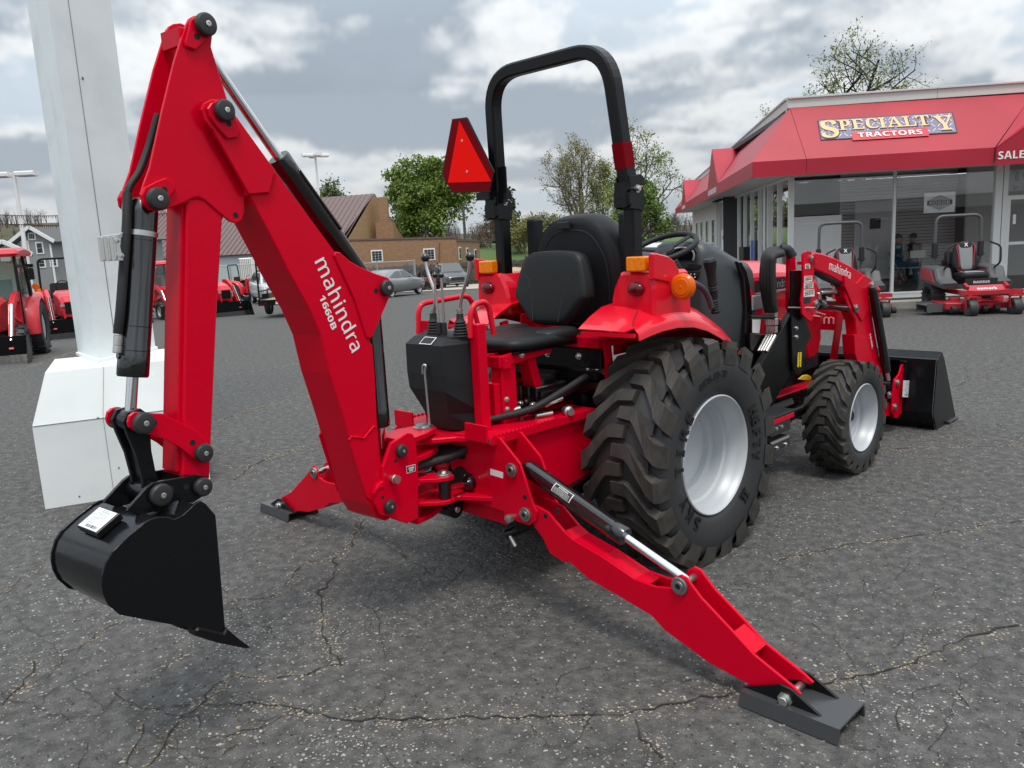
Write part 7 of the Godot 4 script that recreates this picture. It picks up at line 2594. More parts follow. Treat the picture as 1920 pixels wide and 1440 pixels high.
# ---------- other machines on the lot ----------
func make_small_tractor(cab: bool, label: String) -> Node3D:   # local +x forwards
	var t := thing("cab_tractor" if cab else "open_tractor", label, "tractor")
	for s in [1.0, -1.0]:
		small_tyre(t, "rear_wheel", Vector3(0, 0.62, 0.66 * s), 0.62, 0.36, 0.34, 18, "silver")
		small_tyre(t, "front_wheel", Vector3(1.75, 0.40, 0.60 * s), 0.40, 0.26, 0.22, 16, "silver")
		var rows := []
		for k in 9:
			var a := lerpf(PI * 1.02, -0.15, k / 8.0)
			var r := []
			for z in [0.42, 0.70, 0.80, 0.82]:
				var q := 0.76 - (0.04 if z > 0.75 else 0.0) - (0.05 if z > 0.81 else 0.0)
				r.append(Vector3(cos(a) * q, 0.62 + sin(a) * q, z * s))
			if s < 0: r.reverse()
			rows.append(r)
		var st := S()
		shell(st, rows, thicken(rows, 0.01))
		sub(t, "fender", st, "red_far")
		st = S()
		prism(st, PackedVector2Array([Vector2(0.95, 1.45), Vector2(1.3, 1.46), Vector2(1.75, 1.25), Vector2(2.05, 0.85), Vector2(2.35, 0.35), Vector2(2.22, 0.30), Vector2(1.88, 0.80), Vector2(1.62, 1.10), Vector2(1.25, 1.28), Vector2(0.95, 1.25)]), frame(Vector3(0, 0, 0.50 * s), Vector3.RIGHT, Vector3.UP), -0.05, 0.05, 0.01)
		sub(t, "loader_boom", st, "red_far")
		st = S()
		bx(st, 0.88, 1.02, 0.55, 1.48, 0.50 * s - 0.06, 0.50 * s + 0.06)
		sub(t, "loader_post", st, "red_far")
		st = S()
		rod(st, Vector3(0.98, 0.8, 0.50 * s), Vector3(1.7, 1.0, 0.50 * s), 0.035, 12)
		rod(st, Vector3(1.80, 1.24, 0.52 * s), Vector3(2.36, 0.52, 0.52 * s), 0.035, 12)
		sub(t, "loader_cylinder", st, "chrome" if cab else "black_gloss")
		st = S()
		box(st, Vector3(2.28, 1.0, 0.22 * s), Vector3(0.02, 0.0, 0), Vector3(0.0, 0.07, 0), Vector3(0.0, 0, 0.14), 0.01)
		sub(t, "headlight", st, "alu")
	var st := S()
	var hood := []
	for q in [[0.95, 1.42, 0.30], [1.6, 1.38, 0.30], [2.1, 1.28, 0.27], [2.26, 1.12, 0.24], [2.28, 0.72, 0.22]]:
		hood.append([Vector3(q[0], 0.70, q[2]), Vector3(q[0], q[1] - 0.12, q[2] + 0.01), Vector3(q[0], q[1] - 0.02, q[2] - 0.08), Vector3(q[0], q[1] - 0.02, -q[2] + 0.08), Vector3(q[0], q[1] - 0.12, -q[2] - 0.01), Vector3(q[0], 0.70, -q[2])])
	grid(st, hood, false)
	var e: Array = hood[4]
	for k in range(1, 5): tri(st, e[0], e[k], e[k + 1])
	sub(t, "bonnet", st, "red_far")
	st = S()
	bx(st, 2.285, 2.30, 0.75, 1.08, -0.18, 0.18)
	bx(st, -0.3, 2.1, 0.45, 0.85, -0.22, 0.22, 0.02)
	rod(st, Vector3(0, 0.62, -0.6), Vector3(0, 0.62, 0.6), 0.12)
	rod(st, Vector3(1.75, 0.40, -0.5), Vector3(1.75, 0.40, 0.5), 0.08)
	bx(st, 0.2, 0.95, 0.55, 0.62, -0.62, 0.62)
	sub(t, "chassis", st, "black_paint")
	st = S()
	var pr := PackedVector2Array([Vector2(2.36, 0.62), Vector2(2.30, 0.22), Vector2(2.42, 0.03), Vector2(2.85, 0.02), Vector2(2.60, 0.55), Vector2(2.45, 0.64)])
	for s in [0.84, -0.84]: prism(st, pr, frame(Vector3(0, 0, s), Vector3.RIGHT, Vector3.UP), -0.006, 0.006, 0.0)
	for k in 3:
		var a := pr[k]
		var b := pr[k + 1]
		box(st, Vector3((a.x + b.x) / 2, (a.y + b.y) / 2, 0), Vector3(b.x - a.x, b.y - a.y, 0), Vector3(-(b - a).normalized().y, (b - a).normalized().x, 0) * 0.012, Vector3(0, 0, 1.66), 0.0)
	sub(t, "loader_bucket", st, "black_satin")
	if cab:
		st = S()
		for s in [1.0, -1.0]:
			bar(st, Vector3(0.92, 0.75, 0.56 * s), Vector3(0.80, 2.28, 0.54 * s), 0.06, 0.06, Vector3.RIGHT)
			bar(st, Vector3(0.15, 1.2, 0.66 * s), Vector3(0.10, 2.28, 0.58 * s), 0.06, 0.07, Vector3.RIGHT)
			bar(st, Vector3(-0.50, 1.25, 0.56 * s), Vector3(-0.45, 2.28, 0.54 * s), 0.06, 0.06, Vector3.RIGHT)
			bar(st, Vector3(0.95, 2.05, 0.60 * s), Vector3(1.0, 2.0, 0.86 * s), 0.02, 0.02)
			box(st, Vector3(0.98, 1.86, 0.84 * s), Vector3(0.04, 0, 0), Vector3(0, 0.26, 0), Vector3(0, 0, 0.14), 0.02)
			bx(st, -0.05, 0.05, 2.0, 2.08, minf(0.62 * s, 0.76 * s), maxf(0.62 * s, 0.76 * s))
		sub(t, "cab_frame", st, "black_paint")
		st = S()
		for s in [1.0, -1.0]:
			bx(st, -0.45, 0.85, 0.98, 2.22, minf(0.555 * s, 0.565 * s), maxf(0.555 * s, 0.565 * s), 0.0)
		box(st, Vector3(0.86, 1.50, 0), Vector3(-0.12, 1.5, 0), Vector3(0.008, 0, 0), Vector3(0, 0, 1.05), 0.0)
		bx(st, -0.50, -0.49, 1.3, 2.22, -0.52, 0.52, 0.0)
		sub(t, "cab_glass", st, "cab_glass")
		st = S()
		prism(st, PackedVector2Array([Vector2(-0.66, 2.26), Vector2(1.0, 2.26), Vector2(1.06, 2.32), Vector2(0.95, 2.41), Vector2(0.2, 2.46), Vector2(-0.55, 2.42), Vector2(-0.70, 2.34)]), frame(Vector3.ZERO, Vector3.RIGHT, Vector3.UP), -0.66, 0.66, 0.05)
		sub(t, "roof", st, "red_far")
		st = S()
		for s in [1.0, -1.0]: bx(st, 1.0, 1.07, 2.16, 2.25, 0.42 * s - 0.10, 0.42 * s + 0.10, 0.015)
		sub(t, "work_light", st, "alu")
		st = S()
		for s in [1.0, -1.0]: rod(st, Vector3(0.30, 1.56, 0.80 * s), Vector3(0.36, 1.56, 0.80 * s), 0.075, 16)
		sub(t, "turn_signal", st, "amber_deep")
		st = S()
		bx(st, -0.15, 0.35, 1.0, 1.15, -0.28, 0.28, 0.03)
		bx(st, -0.22, -0.1, 1.1, 1.75, -0.26, 0.26, 0.04)
		sub(t, "seat", st, "dark")
	else:
		st = S()
		tube(st, fillet([Vector3(-0.30, 1.1, 0.50), Vector3(-0.40, 2.35, 0.46), Vector3(-0.40, 2.35, -0.46), Vector3(-0.30, 1.1, -0.50)], 0.14, 6), 0.035, 8)
		sub(t, "roll_bar", st, "black_paint")
		st = S()
		bx(st, -0.15, 0.35, 1.0, 1.12, -0.26, 0.26, 0.03)
		bx(st, -0.22, -0.08, 1.1, 1.6, -0.26, 0.26, 0.05)
		sub(t, "seat", st, "dark")
		st = S()
		for s in [1.0, -1.0]: bx(st, -0.28, -0.18, 1.38, 1.46, 0.55 * s - 0.05, 0.55 * s + 0.05, 0.01)
		sub(t, "marker_lamp", st, "amber")
		st = S()
		var ring := []
		for k in 20: ring.append(Vector3(0.72 + sin(TAU * k / 20) * 0.06, 1.52 + sin(TAU * k / 20) * 0.16, cos(TAU * k / 20) * 0.18))
		tube(st, ring, 0.015, 6, true)
		sub(t, "steering_wheel", st, "dark")
	return t

func put(o: Node3D, p: Vector3, turn: float) -> void:
	o.position = Vector3(p.x, gh(p.x, p.z), p.z)
	o.rotation.y = turn
func heading(u: Vector3) -> float: return atan2(-u.z, u.x)

func make_car(label: String, paint: Color, suv: bool, called: String, category: String) -> Node3D:   # local +x forwards
	var t := thing(called, label, category)
	var pm := mat("paint_" + called + str(used[called]), paint, 0.3, 0.35, {"coat": 0.9})
	var st := S()
	var secs := [[-2.32, 0.70, 0.48, 0.92], [-2.22, 0.84, 0.36, 1.02], [-1.7, 0.91, 0.30, 1.06], [-0.6, 0.93, 0.26, 1.00], [0.7, 0.93, 0.26, 0.98], [1.5, 0.91, 0.28, 0.92], [2.1, 0.84, 0.34, 0.80], [2.33, 0.66, 0.42, 0.66]]
	var up := 0.12 if suv else 0.0
	var rows := []
	for q in secs:
		var x: float = q[0]
		var w: float = q[1]
		var lo: float = q[2] + up * 0.5
		var hi: float = q[3] + up
		rows.append([Vector3(x, lo, w * 0.9), Vector3(x, lo + 0.12, w), Vector3(x, hi - 0.16, w), Vector3(x, hi - 0.03, w * 0.93), Vector3(x, hi, w * 0.80), Vector3(x, hi, -w * 0.80), Vector3(x, hi - 0.03, -w * 0.93), Vector3(x, hi - 0.16, -w), Vector3(x, lo + 0.12, -w), Vector3(x, lo, -w * 0.9)])
	grid(st, rows, true, true)
	for e in [rows[0], rows[7]]:
		for k in range(1, 9): tri(st, e[0], e[k], e[k + 1])
	part(t, "body", st, pm)
	var top := 1.70 if suv else 1.44
	var gx := [-2.15, -1.45, 0.35, 1.10] if suv else [-1.85, -0.85, 0.30, 1.15]
	var base := 1.02 + up
	rows = []
	for q in [[gx[0], base - 0.02, 0.80], [gx[1], top - 0.02, 0.62], [(gx[1] + gx[2]) / 2, top, 0.64], [gx[2], top - 0.03, 0.62], [gx[3], base - 0.08, 0.80]]:
		var x: float = q[0]
		rows.append([Vector3(x, base - 0.10, 0.86), Vector3(x, lerpf(base - 0.1, q[1], 0.5), lerpf(0.86, q[2], 0.45)), Vector3(x, q[1] - 0.03, q[2] + 0.02), Vector3(x, q[1], q[2] - 0.06), Vector3(x, q[1], -q[2] + 0.06), Vector3(x, q[1] - 0.03, -q[2] - 0.02), Vector3(x, lerpf(base - 0.1, q[1], 0.5), -lerpf(0.86, q[2], 0.45)), Vector3(x, base - 0.10, -0.86)])
	st = S()
	grid(st, rows, true)
	part(t, "cabin", st, pm)
	st = S()
	flat_on(st)
	for s in [1.0, -1.0]:
		var A := func(x: float, y: float) -> Vector3: return Vector3(x, y, s * (lerpf(0.87, 0.65, clampf((y - base + 0.1) / (top - base + 0.1), 0, 1)) + 0.006))
		quad(st, A.call(gx[0] + 0.35, base), A.call(gx[1] + 0.15, top - 0.10), A.call(-0.25, top - 0.08), A.call(-0.25, base - 0.02))
		quad(st, A.call(-0.15, base - 0.02), A.call(-0.15, top - 0.08), A.call(gx[2] - 0.02, top - 0.10), A.call(gx[3] - 0.30, base - 0.04))
	var n := 0.012
	quad(st, Vector3(gx[3] - 0.08 + n, base + 0.0, 0.70), Vector3(gx[2] + 0.06 + n, top - 0.06, 0.56), Vector3(gx[2] + 0.06 + n, top - 0.06, -0.56), Vector3(gx[3] - 0.08 + n, base + 0.0, -0.70))
	quad(st, Vector3(gx[0] + 0.10 - n, base + 0.05, 0.70), Vector3(gx[1] - 0.06 - n, top - 0.06, 0.54), Vector3(gx[1] - 0.06 - n, top - 0.06, -0.54), Vector3(gx[0] + 0.10 - n, base + 0.05, -0.70))
	sub(t, "window", st, "car_glass")
	for s in [1.0, -1.0]:
		for x in [-1.40, 1.42]:
			small_tyre(t, "wheel", Vector3(x, 0.34, 0.80 * s), 0.34, 0.22, 0.24, 0, "alu")
		st = S()
		box(st, Vector3(2.17, 0.74 + up, 0.62 * s), Vector3(0.20, 0, -0.12 * s), Vector3(0, 0.11, 0), Vector3(0.03, 0, 0.26 * s), 0.02)
		sub(t, "headlight", st, "alu")
		st = S()
		box(st, Vector3(-2.20, 0.88 + up, 0.66 * s), Vector3(0.10, 0, 0), Vector3(0, 0.13, 0), Vector3(0.04 * s, 0, 0.36), 0.02)
		sub(t, "tail_light", st, "red_lens")
		st = S()
		box(st, Vector3(0.75, 1.05 + up, 0.98 * s), Vector3(0.12, 0, 0), Vector3(0, 0.13, 0), Vector3(0, 0, 0.16), 0.03)
		part(t, "mirror", st, pm)
	st = S()
	bx(st, 2.27, 2.345, 0.44 + up, 0.66 + up, -0.46, 0.46, 0.02)
	bx(st, -2.34, -2.25, 0.42, 0.56, -0.6, 0.6, 0.02)
	sub(t, "grille", st, "dark")
	st = S()
	bx(st, 2.30, 2.35, 0.36, 0.42, -0.6, 0.6, 0.01)
	sub(t, "bumper_trim", st, "alu")
	return t

func build_yard() -> void:
	var cg := mat("cab_glass", Color(0.35, 0.48, 0.46, 0.35), 0.02)
	cg.transparency = BaseMaterial3D.TRANSPARENCY_ALPHA
	mat("car_glass", lin(0.03, 0.035, 0.04), 0.05, 0.0, {"coat": 1.0})
	var grp := "red tractors parked on the far side of the lot"
	var to_cam := func(p: Vector3, a: float) -> float: return heading((CAM - p).rotated(Vector3.UP, a))
	var ct := make_small_tractor(true, "red cab tractor with front loader left of the white pylon")
	ct.set_meta("group", grp)
	var ot := make_small_tractor(false, "red open tractor with loader between the cab tractor and the white pylon")
	ot.set_meta("group", grp)
	ct.scale = Vector3.ONE * 0.88
	ot.scale = Vector3.ONE * 0.92
	var p := gnd(80, 662)
	var fd := (gnd(34, 684) - p)
	fd.y = 0
	fd = fd.normalized()
	put(ct, p + Vector3(-fd.z, 0, fd.x) * 0.60, heading(fd))
	p = foot(120, 590, 23.0)
	put(ot, p, to_cam.call(p, 0.1))
	var c := copy_of(ct, "cab_tractor", "red cab tractor half hidden between boom cylinder and dipper of the backhoe")
	p = foot(302, 590, 31.0)
	put(c, p, to_cam.call(p, 0.35))
	c = copy_of(ot, "open_tractor", "red open tractor with black roll bar seen just right of the dipper")
	p = foot(388, 585, 31.0)
	put(c, p, to_cam.call(p, 0.35))
	c = copy_of(ot, "open_tractor", "farthest small red tractor, standing by the fence left of the trailer")
	p = foot(452, 560, 47.0)
	put(c, p, to_cam.call(p, 0.9))
	c = copy_of(ot, "open_tractor", "red tractor seen between the pylon and the backhoe hose")
	p = foot(200, 585, 29.0)
	put(c, p, to_cam.call(p, 0.25))
	# utility trailer
	var t := thing("utility_trailer", "black utility trailer with its mesh ramp gate up", "trailer")
	var st := S()
	bx(st, -0.10, 3.4, 0.50, 0.60, -0.98, -0.90)
	bx(st, -0.10, 3.4, 0.50, 0.60, 0.90, 0.98)
	bx(st, -0.10, 0.0, 0.42, 0.60, -0.98, 0.98)
	bx(st, 3.3, 3.4, 0.50, 0.60, -0.98, 0.98)
	bar(st, Vector3(3.3, 0.53, 0.6), Vector3(4.6, 0.50, 0.0), 0.08, 0.08)
	bar(st, Vector3(3.3, 0.53, -0.6), Vector3(4.6, 0.50, 0.0), 0.08, 0.08)
	for s in [0.94, -0.94]:
		bx(st, -0.05, 3.4, 0.86, 0.90, s - 0.02, s + 0.02)
		for x in [0.0, 1.1, 2.2, 3.36]: bx(st, x - 0.02, x + 0.02, 0.6, 0.86, s - 0.02, s + 0.02)
		bx(st, 1.3, 2.1, 0.40, 0.74, minf(s, s * 1.28), maxf(s, s * 1.28), 0.04)
	sub(t, "frame", st, "black_paint")
	st = S()
	bx(st, 0.02, 3.3, 0.56, 0.585, -0.9, 0.9)
	sub(t, "deck", st, "tan")
	st = S()
	for z in [-0.92, -0.31, 0.31, 0.92]: bx(st, -0.15, -0.11, 0.56, 2.12, z - 0.025, z + 0.025)
	for y in [0.58, 1.55, 2.1]: bx(st, -0.152, -0.108, y - 0.025, y + 0.025, -0.94, 0.94)
	var gate := sub(t, "ramp_gate", st, "black_paint")
	st = S()
	for k in 26:
		var z := -0.90 + k * 0.072
		bx(st, -0.128, -0.124, 0.6, 2.08, z - 0.003, z + 0.003, 0.0)
	for k in 12: bx(st, -0.123, -0.119, 0.66 + k * 0.12, 0.666 + k * 0.12, -0.9, 0.9, 0.0)
	var ms := sub(gate, "mesh", st, "black_paint")
	ms.set_meta("kind", "stuff")
	st = S()
	for z in [-0.86, -0.74, 0.74, 0.86]: bx(st, -0.125, -0.10, 0.46, 0.52, z - 0.05, z + 0.05)
	sub(t, "tail_light", st, "red_lens")
	st = S()
	bx(st, -0.125, -0.115, 0.45, 0.58, -0.42, -0.12)
	var lp := sub(t, "license_plate", st, "paper")
	for s in [1.08, -1.08]: small_tyre(t, "wheel", Vector3(1.7, 0.32, s), 0.32, 0.2, 0.19, 0, "alu")
	p = foot(545, 592, 26.5)
	put(t, p, heading(FW.rotated(Vector3.UP, 0.05)))
	# vehicles
	var car := make_car("silver grey sedan parked beyond the boom, seen from behind", lin(0.22, 0.23, 0.24), false, "sedan", "car")
	p = foot(735, 550, 43.0)
	put(car, p, heading(FW.rotated(Vector3.UP, -0.42)))
	car = make_car("dark grey car facing the camera in front of the wooden fence", lin(0.07, 0.075, 0.08), true, "estate_car", "car")
	p = foot(845, 537, 57.0)
	put(car, p, to_cam.call(p, 0.22))
	car = make_car("white pickup truck parked behind the trailer gate", lin(0.62, 0.63, 0.63), true, "pickup_truck", "truck")
	p = foot(516, 568, 42.0)
	put(car, p, to_cam.call(p, 0.2))
	car = make_car("white car half hidden behind the steering wheel, next to the shop", lin(0.65, 0.66, 0.66), true, "white_car", "car")
	p = foot(1212, 540, 21.0)
	put(car, p, heading(FW.rotated(Vector3.UP, 0.5)))
	light_pole(Vector2(41, 470), Vector2(26, 328), 34.0, 2, "tall white twin-headed light pole behind the cab tractor")
	light_pole(Vector2(600, 380), Vector2(591, 292), 58.0, 4, "tall white light pole with four heads beyond the boom")
	light_pole(Vector2(306, 330), Vector2(287, 168), 40.0, 1, "light pole with one head showing behind the top of the backhoe")
	pennants(Vector2(-20, 402), Vector2(330, 376), 30.0, "upper string of small dark pennants across the lot")
	pennants(Vector2(-20, 418), Vector2(330, 396), 29.0, "lower string of small red and dark pennants across the lot")

func light_pole(foot_px: Vector2, top_px: Vector2, d: float, heads: int, label: String) -> void:
	var top := far_at(top_px.x, top_px.y, d)
	var g := Vector3(top.x, gh(top.x, top.z), top.z)
	var t := thing("light_pole", label, "light pole")
	t.position = g
	t.set_meta("group", "light poles round the lot")
	var h := top.y - g.y
	var st := S()
	lathe(st, Vector3.ZERO, Vector3.UP, [[0, 0.14], [0.3, 0.14], [0.3, 0.11], [h, 0.07], [h, 0]], 14)
	sub(t, "pole", st, "white")
	for k in heads:
		st = S()
		var dir := RX.rotated(Vector3.UP, TAU * k / maxi(heads, 2) + (0.5 if heads > 2 else 0.0))
		dir.y = 0
		dir = dir.normalized()
		box(st, dir * 0.55 + Vector3(0, h + 0.02, 0), dir * 0.85, Vector3(0, 0.20, 0), dir.cross(Vector3.UP) * 0.5, 0.04)
		var hd := sub(t, "lamp_head", st, "white")
		st = S()
		box(st, dir * 0.60 + Vector3(0, h - 0.082, 0), dir * 0.55, Vector3(0, 0.012, 0), dir.cross(Vector3.UP) * 0.38, 0.0)
		sub(hd, "lens", st, "alu")

func pennants(a: Vector2, b: Vector2, d: float, label: String) -> void:
	var t := thing("pennant_string", label, "pennants")
	t.set_meta("group", "pennant strings")
	var A := far_at(a.x, a.y, d)
	var B := far_at(b.x, b.y, d)
	var st := S()
	var cols := [S(), S()]
	var pts := []
	var r := RandomNumberGenerator.new()
	r.seed = int(a.y)
	var n := 90
	for k in n + 1:
		var u := float(k) / n
		pts.append(A.lerp(B, u) - Vector3(0, 0.25 * sin(PI * u), 0))
	tube(st, pts, 0.012, 5)
	sub(t, "rope", st, "dark")
	for k in n:
		var q: Vector3 = pts[k]
		var w: Vector3 = ((pts[k + 1] as Vector3) - q) * 0.45
		var s: SurfaceTool = cols[k % 2]
		flat_on(s)
		var low := q + w * 0.5 + Vector3(r.randf_range(-0.05, 0.05), -r.randf_range(0.10, 0.17), r.randf_range(-0.04, 0.04))
		tri(s, q, q + w, low)
	for k in 2:
		var o := sub(t, "flags", cols[k], "dark" if k == 0 else "red_reflect")
		o.set_meta("kind", "stuff")
	rebase(t, A)

func win(parent: Node, c: Vector3, xd: Vector3, w: float, h: float, n: Vector3, cols: int, rows: int) -> void:   # sash window: frame and panes
	var st := S()
	box(st, c + n * 0.02, xd * (w + 0.18), Vector3(0, h + 0.18, 0), n * 0.06, 0.01)
	var f := sub(parent, "window", st, "white")
	for i in cols:
		for j in rows:
			st = S()
			var pw := w / cols
			var ph := h / rows
			box(st, c + xd * ((i + 0.5) * pw - w / 2) + Vector3(0, (j + 0.5) * ph - h / 2, 0) + n * 0.055, xd * (pw - 0.025), Vector3(0, ph - 0.025, 0), n * 0.012, 0.0)
			sub(f, "pane", st, "car_glass_far")
func build_background() -> void:
	mat("car_glass_far", lin(0.03, 0.035, 0.04), 0.1)
	mat("roof_brown", lin(0.16, 0.105, 0.10), 0.5, 0.2)
	mat("shingle", lin(0.12, 0.125, 0.125), 0.9, 0.0, {"normal": noise_tex(0.08, 128, [], true, 6.0, 61, 3), "tri": 0.6})
	mat("clap_grey", lin(0.26, 0.27, 0.27), 0.8)
	mat("clap_yellow", lin(0.55, 0.45, 0.26), 0.8)
	mat("pale_wall", lin(0.50, 0.57, 0.58), 0.7)
	mat("wood_grey", lin(0.13, 0.12, 0.105), 0.9, 0.0, {"tex": noise_tex(0.05, 128, [[0.0, Color(0.6, 0.6, 0.6)], [1.0, Color(1, 1, 1)]], false, 1, 71, 3), "tri": 0.5})
	var bmat := brick_mat("brick_tan", lin(0.36, 0.19, 0.09), lin(0.27, 0.125, 0.06), lin(0.34, 0.27, 0.19), 0.24, 0.08)
	var bmat2 := brick_mat("brick_gold", lin(0.42, 0.25, 0.11), lin(0.34, 0.19, 0.08), lin(0.38, 0.30, 0.2), 0.24, 0.08)
	var fh := FW
	fh.y = 0
	fh = fh.normalized()
	var rh := Vector3(-fh.z, 0, fh.x)
	# --- low brick annex
	var t := thing("brick_annex", "long low tan brick building with white sash windows", "building")
	var d := 68.0
	var A := far_at(560, 452, d)
	var B := far_at(855, 445, d)
	var Cc := far_at(899, 460, d + 9.0)
	var st := S()
	flat_on(st)
	var g := -2.6
	wall_uv(st, A, B, g, A.y, g, B.y)
	wall_uv(st, B, Cc, g, B.y - 0.25, g, B.y - 0.35)
	wall_uv(st, Cc, Cc - rh * 14, g, Cc.y, g, Cc.y)
	part(t, "wall", st, bmat)
	st = S()
	sheet(st, [A + Vector3(0, -0.1, 0), B + Vector3(0, -0.1, 0), Vector3(Cc.x, B.y - 0.3, Cc.z), Vector3(Cc.x, B.y - 0.3, Cc.z) - rh * 14], 0.05)
	bar(st, A, B, 0.12, 0.12)
	bar(st, B + Vector3(0, -0.25, 0), Vector3(Cc.x, B.y - 0.4, Cc.z), 0.12, 0.14)
	sub(t, "roof", st, "roof_brown")
	var xd := (B - A)
	xd.y = 0
	xd = xd.normalized()
	var nn := Vector3(-xd.z, 0, xd.x) * -1.0
	if nn.dot(fh) > 0: nn = -nn
	for q in [Vector2(707, 480), Vector2(805, 477)]:
		win(t, on(q, A, nn), xd, 0.82, 0.82, nn, 3, 4)
	var xe := (Cc - B)
	xe.y = 0
	xe = xe.normalized()
	var ne := Vector3(-xe.z, 0, xe.x)
	if ne.dot(fh) > 0: ne = -ne
	for q in [Vector2(862, 475), Vector2(876, 476), Vector2(891, 478)]:
		win(t, on(q, B, ne), xe, 0.7, 0.9, ne, 1, 2)
	st = S()
	rod(st, on(Vector2(824, 455), A, nn) + nn * 0.05, on(Vector2(824, 490), A, nn) + nn * 0.05, 0.04, 8)
	sub(t, "downpipe", st, "roof_brown")
	rebase(t, Vector3(B.x, g, B.z))
	# --- church with a steep metal roof
	t = thing("brick_church", "tall brick church with steep brown metal roof and chimney", "church")
	var dr := 84.0
	var apex := far_at(702, 363, dr)
	var ap2 := far_at(250, 402, dr + 9.0)
	ap2.y = apex.y
	var rdir := (ap2 - apex).normalized()
	var span := Vector3(-rdir.z, 0, rdir.x)
	if span.dot(fh) > 0: span = -span
	var eave := far_at(683, 452, dr - 8.0)
	var dy := apex.y - eave.y
	var half := 7.6
	var e0 := apex + span * half * 0.93 - Vector3(0, dy, 0)
	var e0b := apex - span * half * 0.93 - Vector3(0, dy, 0)
	var L := 34.0
	var e1 := e0 + rdir * L
	var low := far_at(430, 478, 78.0).y
	var k2 := (apex.y - low) / dy
	var f0 := apex.lerp(e0, k2) + rdir * 1.0
	var f1 := f0 + rdir * L
	st = S()
	sheet(st, [apex + span * 0.05, apex + rdir * L, f1, f0], 0.12)
	sheet(st, [apex + rdir * L, apex, apex.lerp(e0b, k2), apex.lerp(e0b, k2) + rdir * L], 0.12)
	sub(t, "roof", st, "roof_brown")
	st = S()
	var nr := (f0 - apex).cross(rdir).normalized()
	if nr.y < 0: nr = -nr
	for k in 58:
		var o := rdir * (0.3 + k * 0.58)
		bar(st, apex + o + nr * 0.03, f0 + o - rdir * 1.0 + nr * 0.03, 0.05, 0.06, nr, 0.0)
	var sm := sub(t, "roof_seam", st, "roof_brown")
	sm.set_meta("kind", "stuff")
	st = S()
	flat_on(st)
	var gl := [apex, e0, e0b]
	var ga := apex.lerp(e0, k2)
	var gb := apex.lerp(e0b, k2)
	for v in [[apex, ga, gb]]:
		for q in v:
			st.set_uv(Vector2((q - apex).dot(span), -(q as Vector3).y))
			st.add_vertex(q)
	wall_uv(st, ga, gb, -3.0, ga.y, -3.0, gb.y)
	part(t, "gable_wall", st, bmat2)
	st = S()
	wall_uv(st, ga - span * 0.4, ga + rdir * L - span * 0.4, -3.0, ga.y, -3.0, ga.y)
	sub(t, "wall", st, "pale_wall")
	st = S()
	flat_on(st)
	var cb := far_at(722, 452, dr - 1.0)
	var ct := far_at(716, 370, dr - 1.0)
	for e in [[-0.45, 0.45, ct.y], [-0.9, 0.9, lerpf(cb.y, ct.y, 0.42)]]:
		var o := Vector3(ct.x, 0, ct.z) + rh * (0.1 if e[0] == -0.45 else 0.15)
		for s in 4:
			var dd := [rh, fh, -rh, -fh]
			var a: Vector3 = o + dd[s] * e[1] + dd[(s + 3) % 4] * e[1]
			var b: Vector3 = o + dd[s] * e[1] + dd[(s + 1) % 4] * e[1]
			wall_uv(st, a, b, -3.0, e[2], -3.0, e[2])
	part(t, "chimney", st, bmat)
	rebase(t, Vector3(ga.x, -3.0, ga.z))
	# --- grey and yellow houses on the left
	house("grey_house", "grey two-storey house with white trim behind the cab tractor", "clap_grey", 62.0, Vector2(55, 426), Vector2(19, 454), Vector2(107, 456), Vector2(135, 430), true)
	house("yellow_house", "yellow house with a dark roof in front of the grey house", "clap_yellow", 52.0, Vector2(20, 452), Vector2(-40, 475), Vector2(68, 484), Vector2(-60, 452), false)
	var sh := thing("white_trailer", "white semi trailer box parked beside the church", "trailer")
	st = S()
	var s0 := far_at(474, 478, 60.0)
	box(st, Vector3(s0.x, 0.0, s0.z), rh * 0.9, Vector3(0, 2.6, 0), fh * 4.0, 0.05)
	sub(sh, "box", st, "white")
	st = S()
	for k in 7: box(st, Vector3(s0.x, 0.0, s0.z) - fh * 2.02 + rh * (k * 0.13 - 0.39), rh * 0.04, Vector3(0, 2.5, 0), fh * 0.04, 0.0)
	sub(sh, "rib", st, "steel")
	st = S()
	for k in 2: rod(st, Vector3(s0.x, -1.35, s0.z) + fh * (1 + k * 1.2) - rh, Vector3(s0.x, -1.35, s0.z) + fh * (1 + k * 1.2) + rh, 0.45)
	sub(sh, "wheel", st, "rubber")
	rebase(sh, Vector3(s0.x, gh(s0.x, s0.z), s0.z))
	# --- fences
	fence_wood(far_at(640, 500, 64.0), far_at(1000, 485, 64.0), 1.75, "long grey wooden fence in front of the brick annex")
	fence_wood(far_at(985, 480, 58.0), far_at(1200, 470, 58.0), 1.9, "weathered wooden fence behind the driver's seat")
	fence_wood(far_at(-60, 530, 44.0), far_at(140, 520, 44.0), 1.3, "low grey wooden fence in front of the yellow house")
	chain_fence(far_at(640, 520, 50.0), far_at(778, 510, 49.0), 1.9, "chain-link fence with an open gate by the silver sedan")
	chain_fence(far_at(300, 520, 50.0), far_at(500, 520, 50.0), 2.2, "chain-link fence below the church roof")
	# --- what the shop windows mirror: a low building across the road
	var rb := thing("roadside_building", "low dark building across the road, mirrored in the shop windows", "building")
	st = S()
	box(st, Vector3(-9.0, 1.1, 34.0), Vector3(26, 0, 16), Vector3(0, 2.2, 0), Vector3(-5, 0, 8), 0.0)
	sub(rb, "wall", st, "roof_brown")
	st = S()
	prism(st, PackedVector2Array([Vector2(-5.4, 0.0), Vector2(5.4, 0.0), Vector2(0, 0.9)]), frame(Vector3(-9.0, 2.2, 34.0), Vector3(-5, 0, 8), Vector3.UP), -15.6, 15.6, 0.0)
	sub(rb, "roof", st, "dark")
	rebase(rb, Vector3(-9, 0, 34))
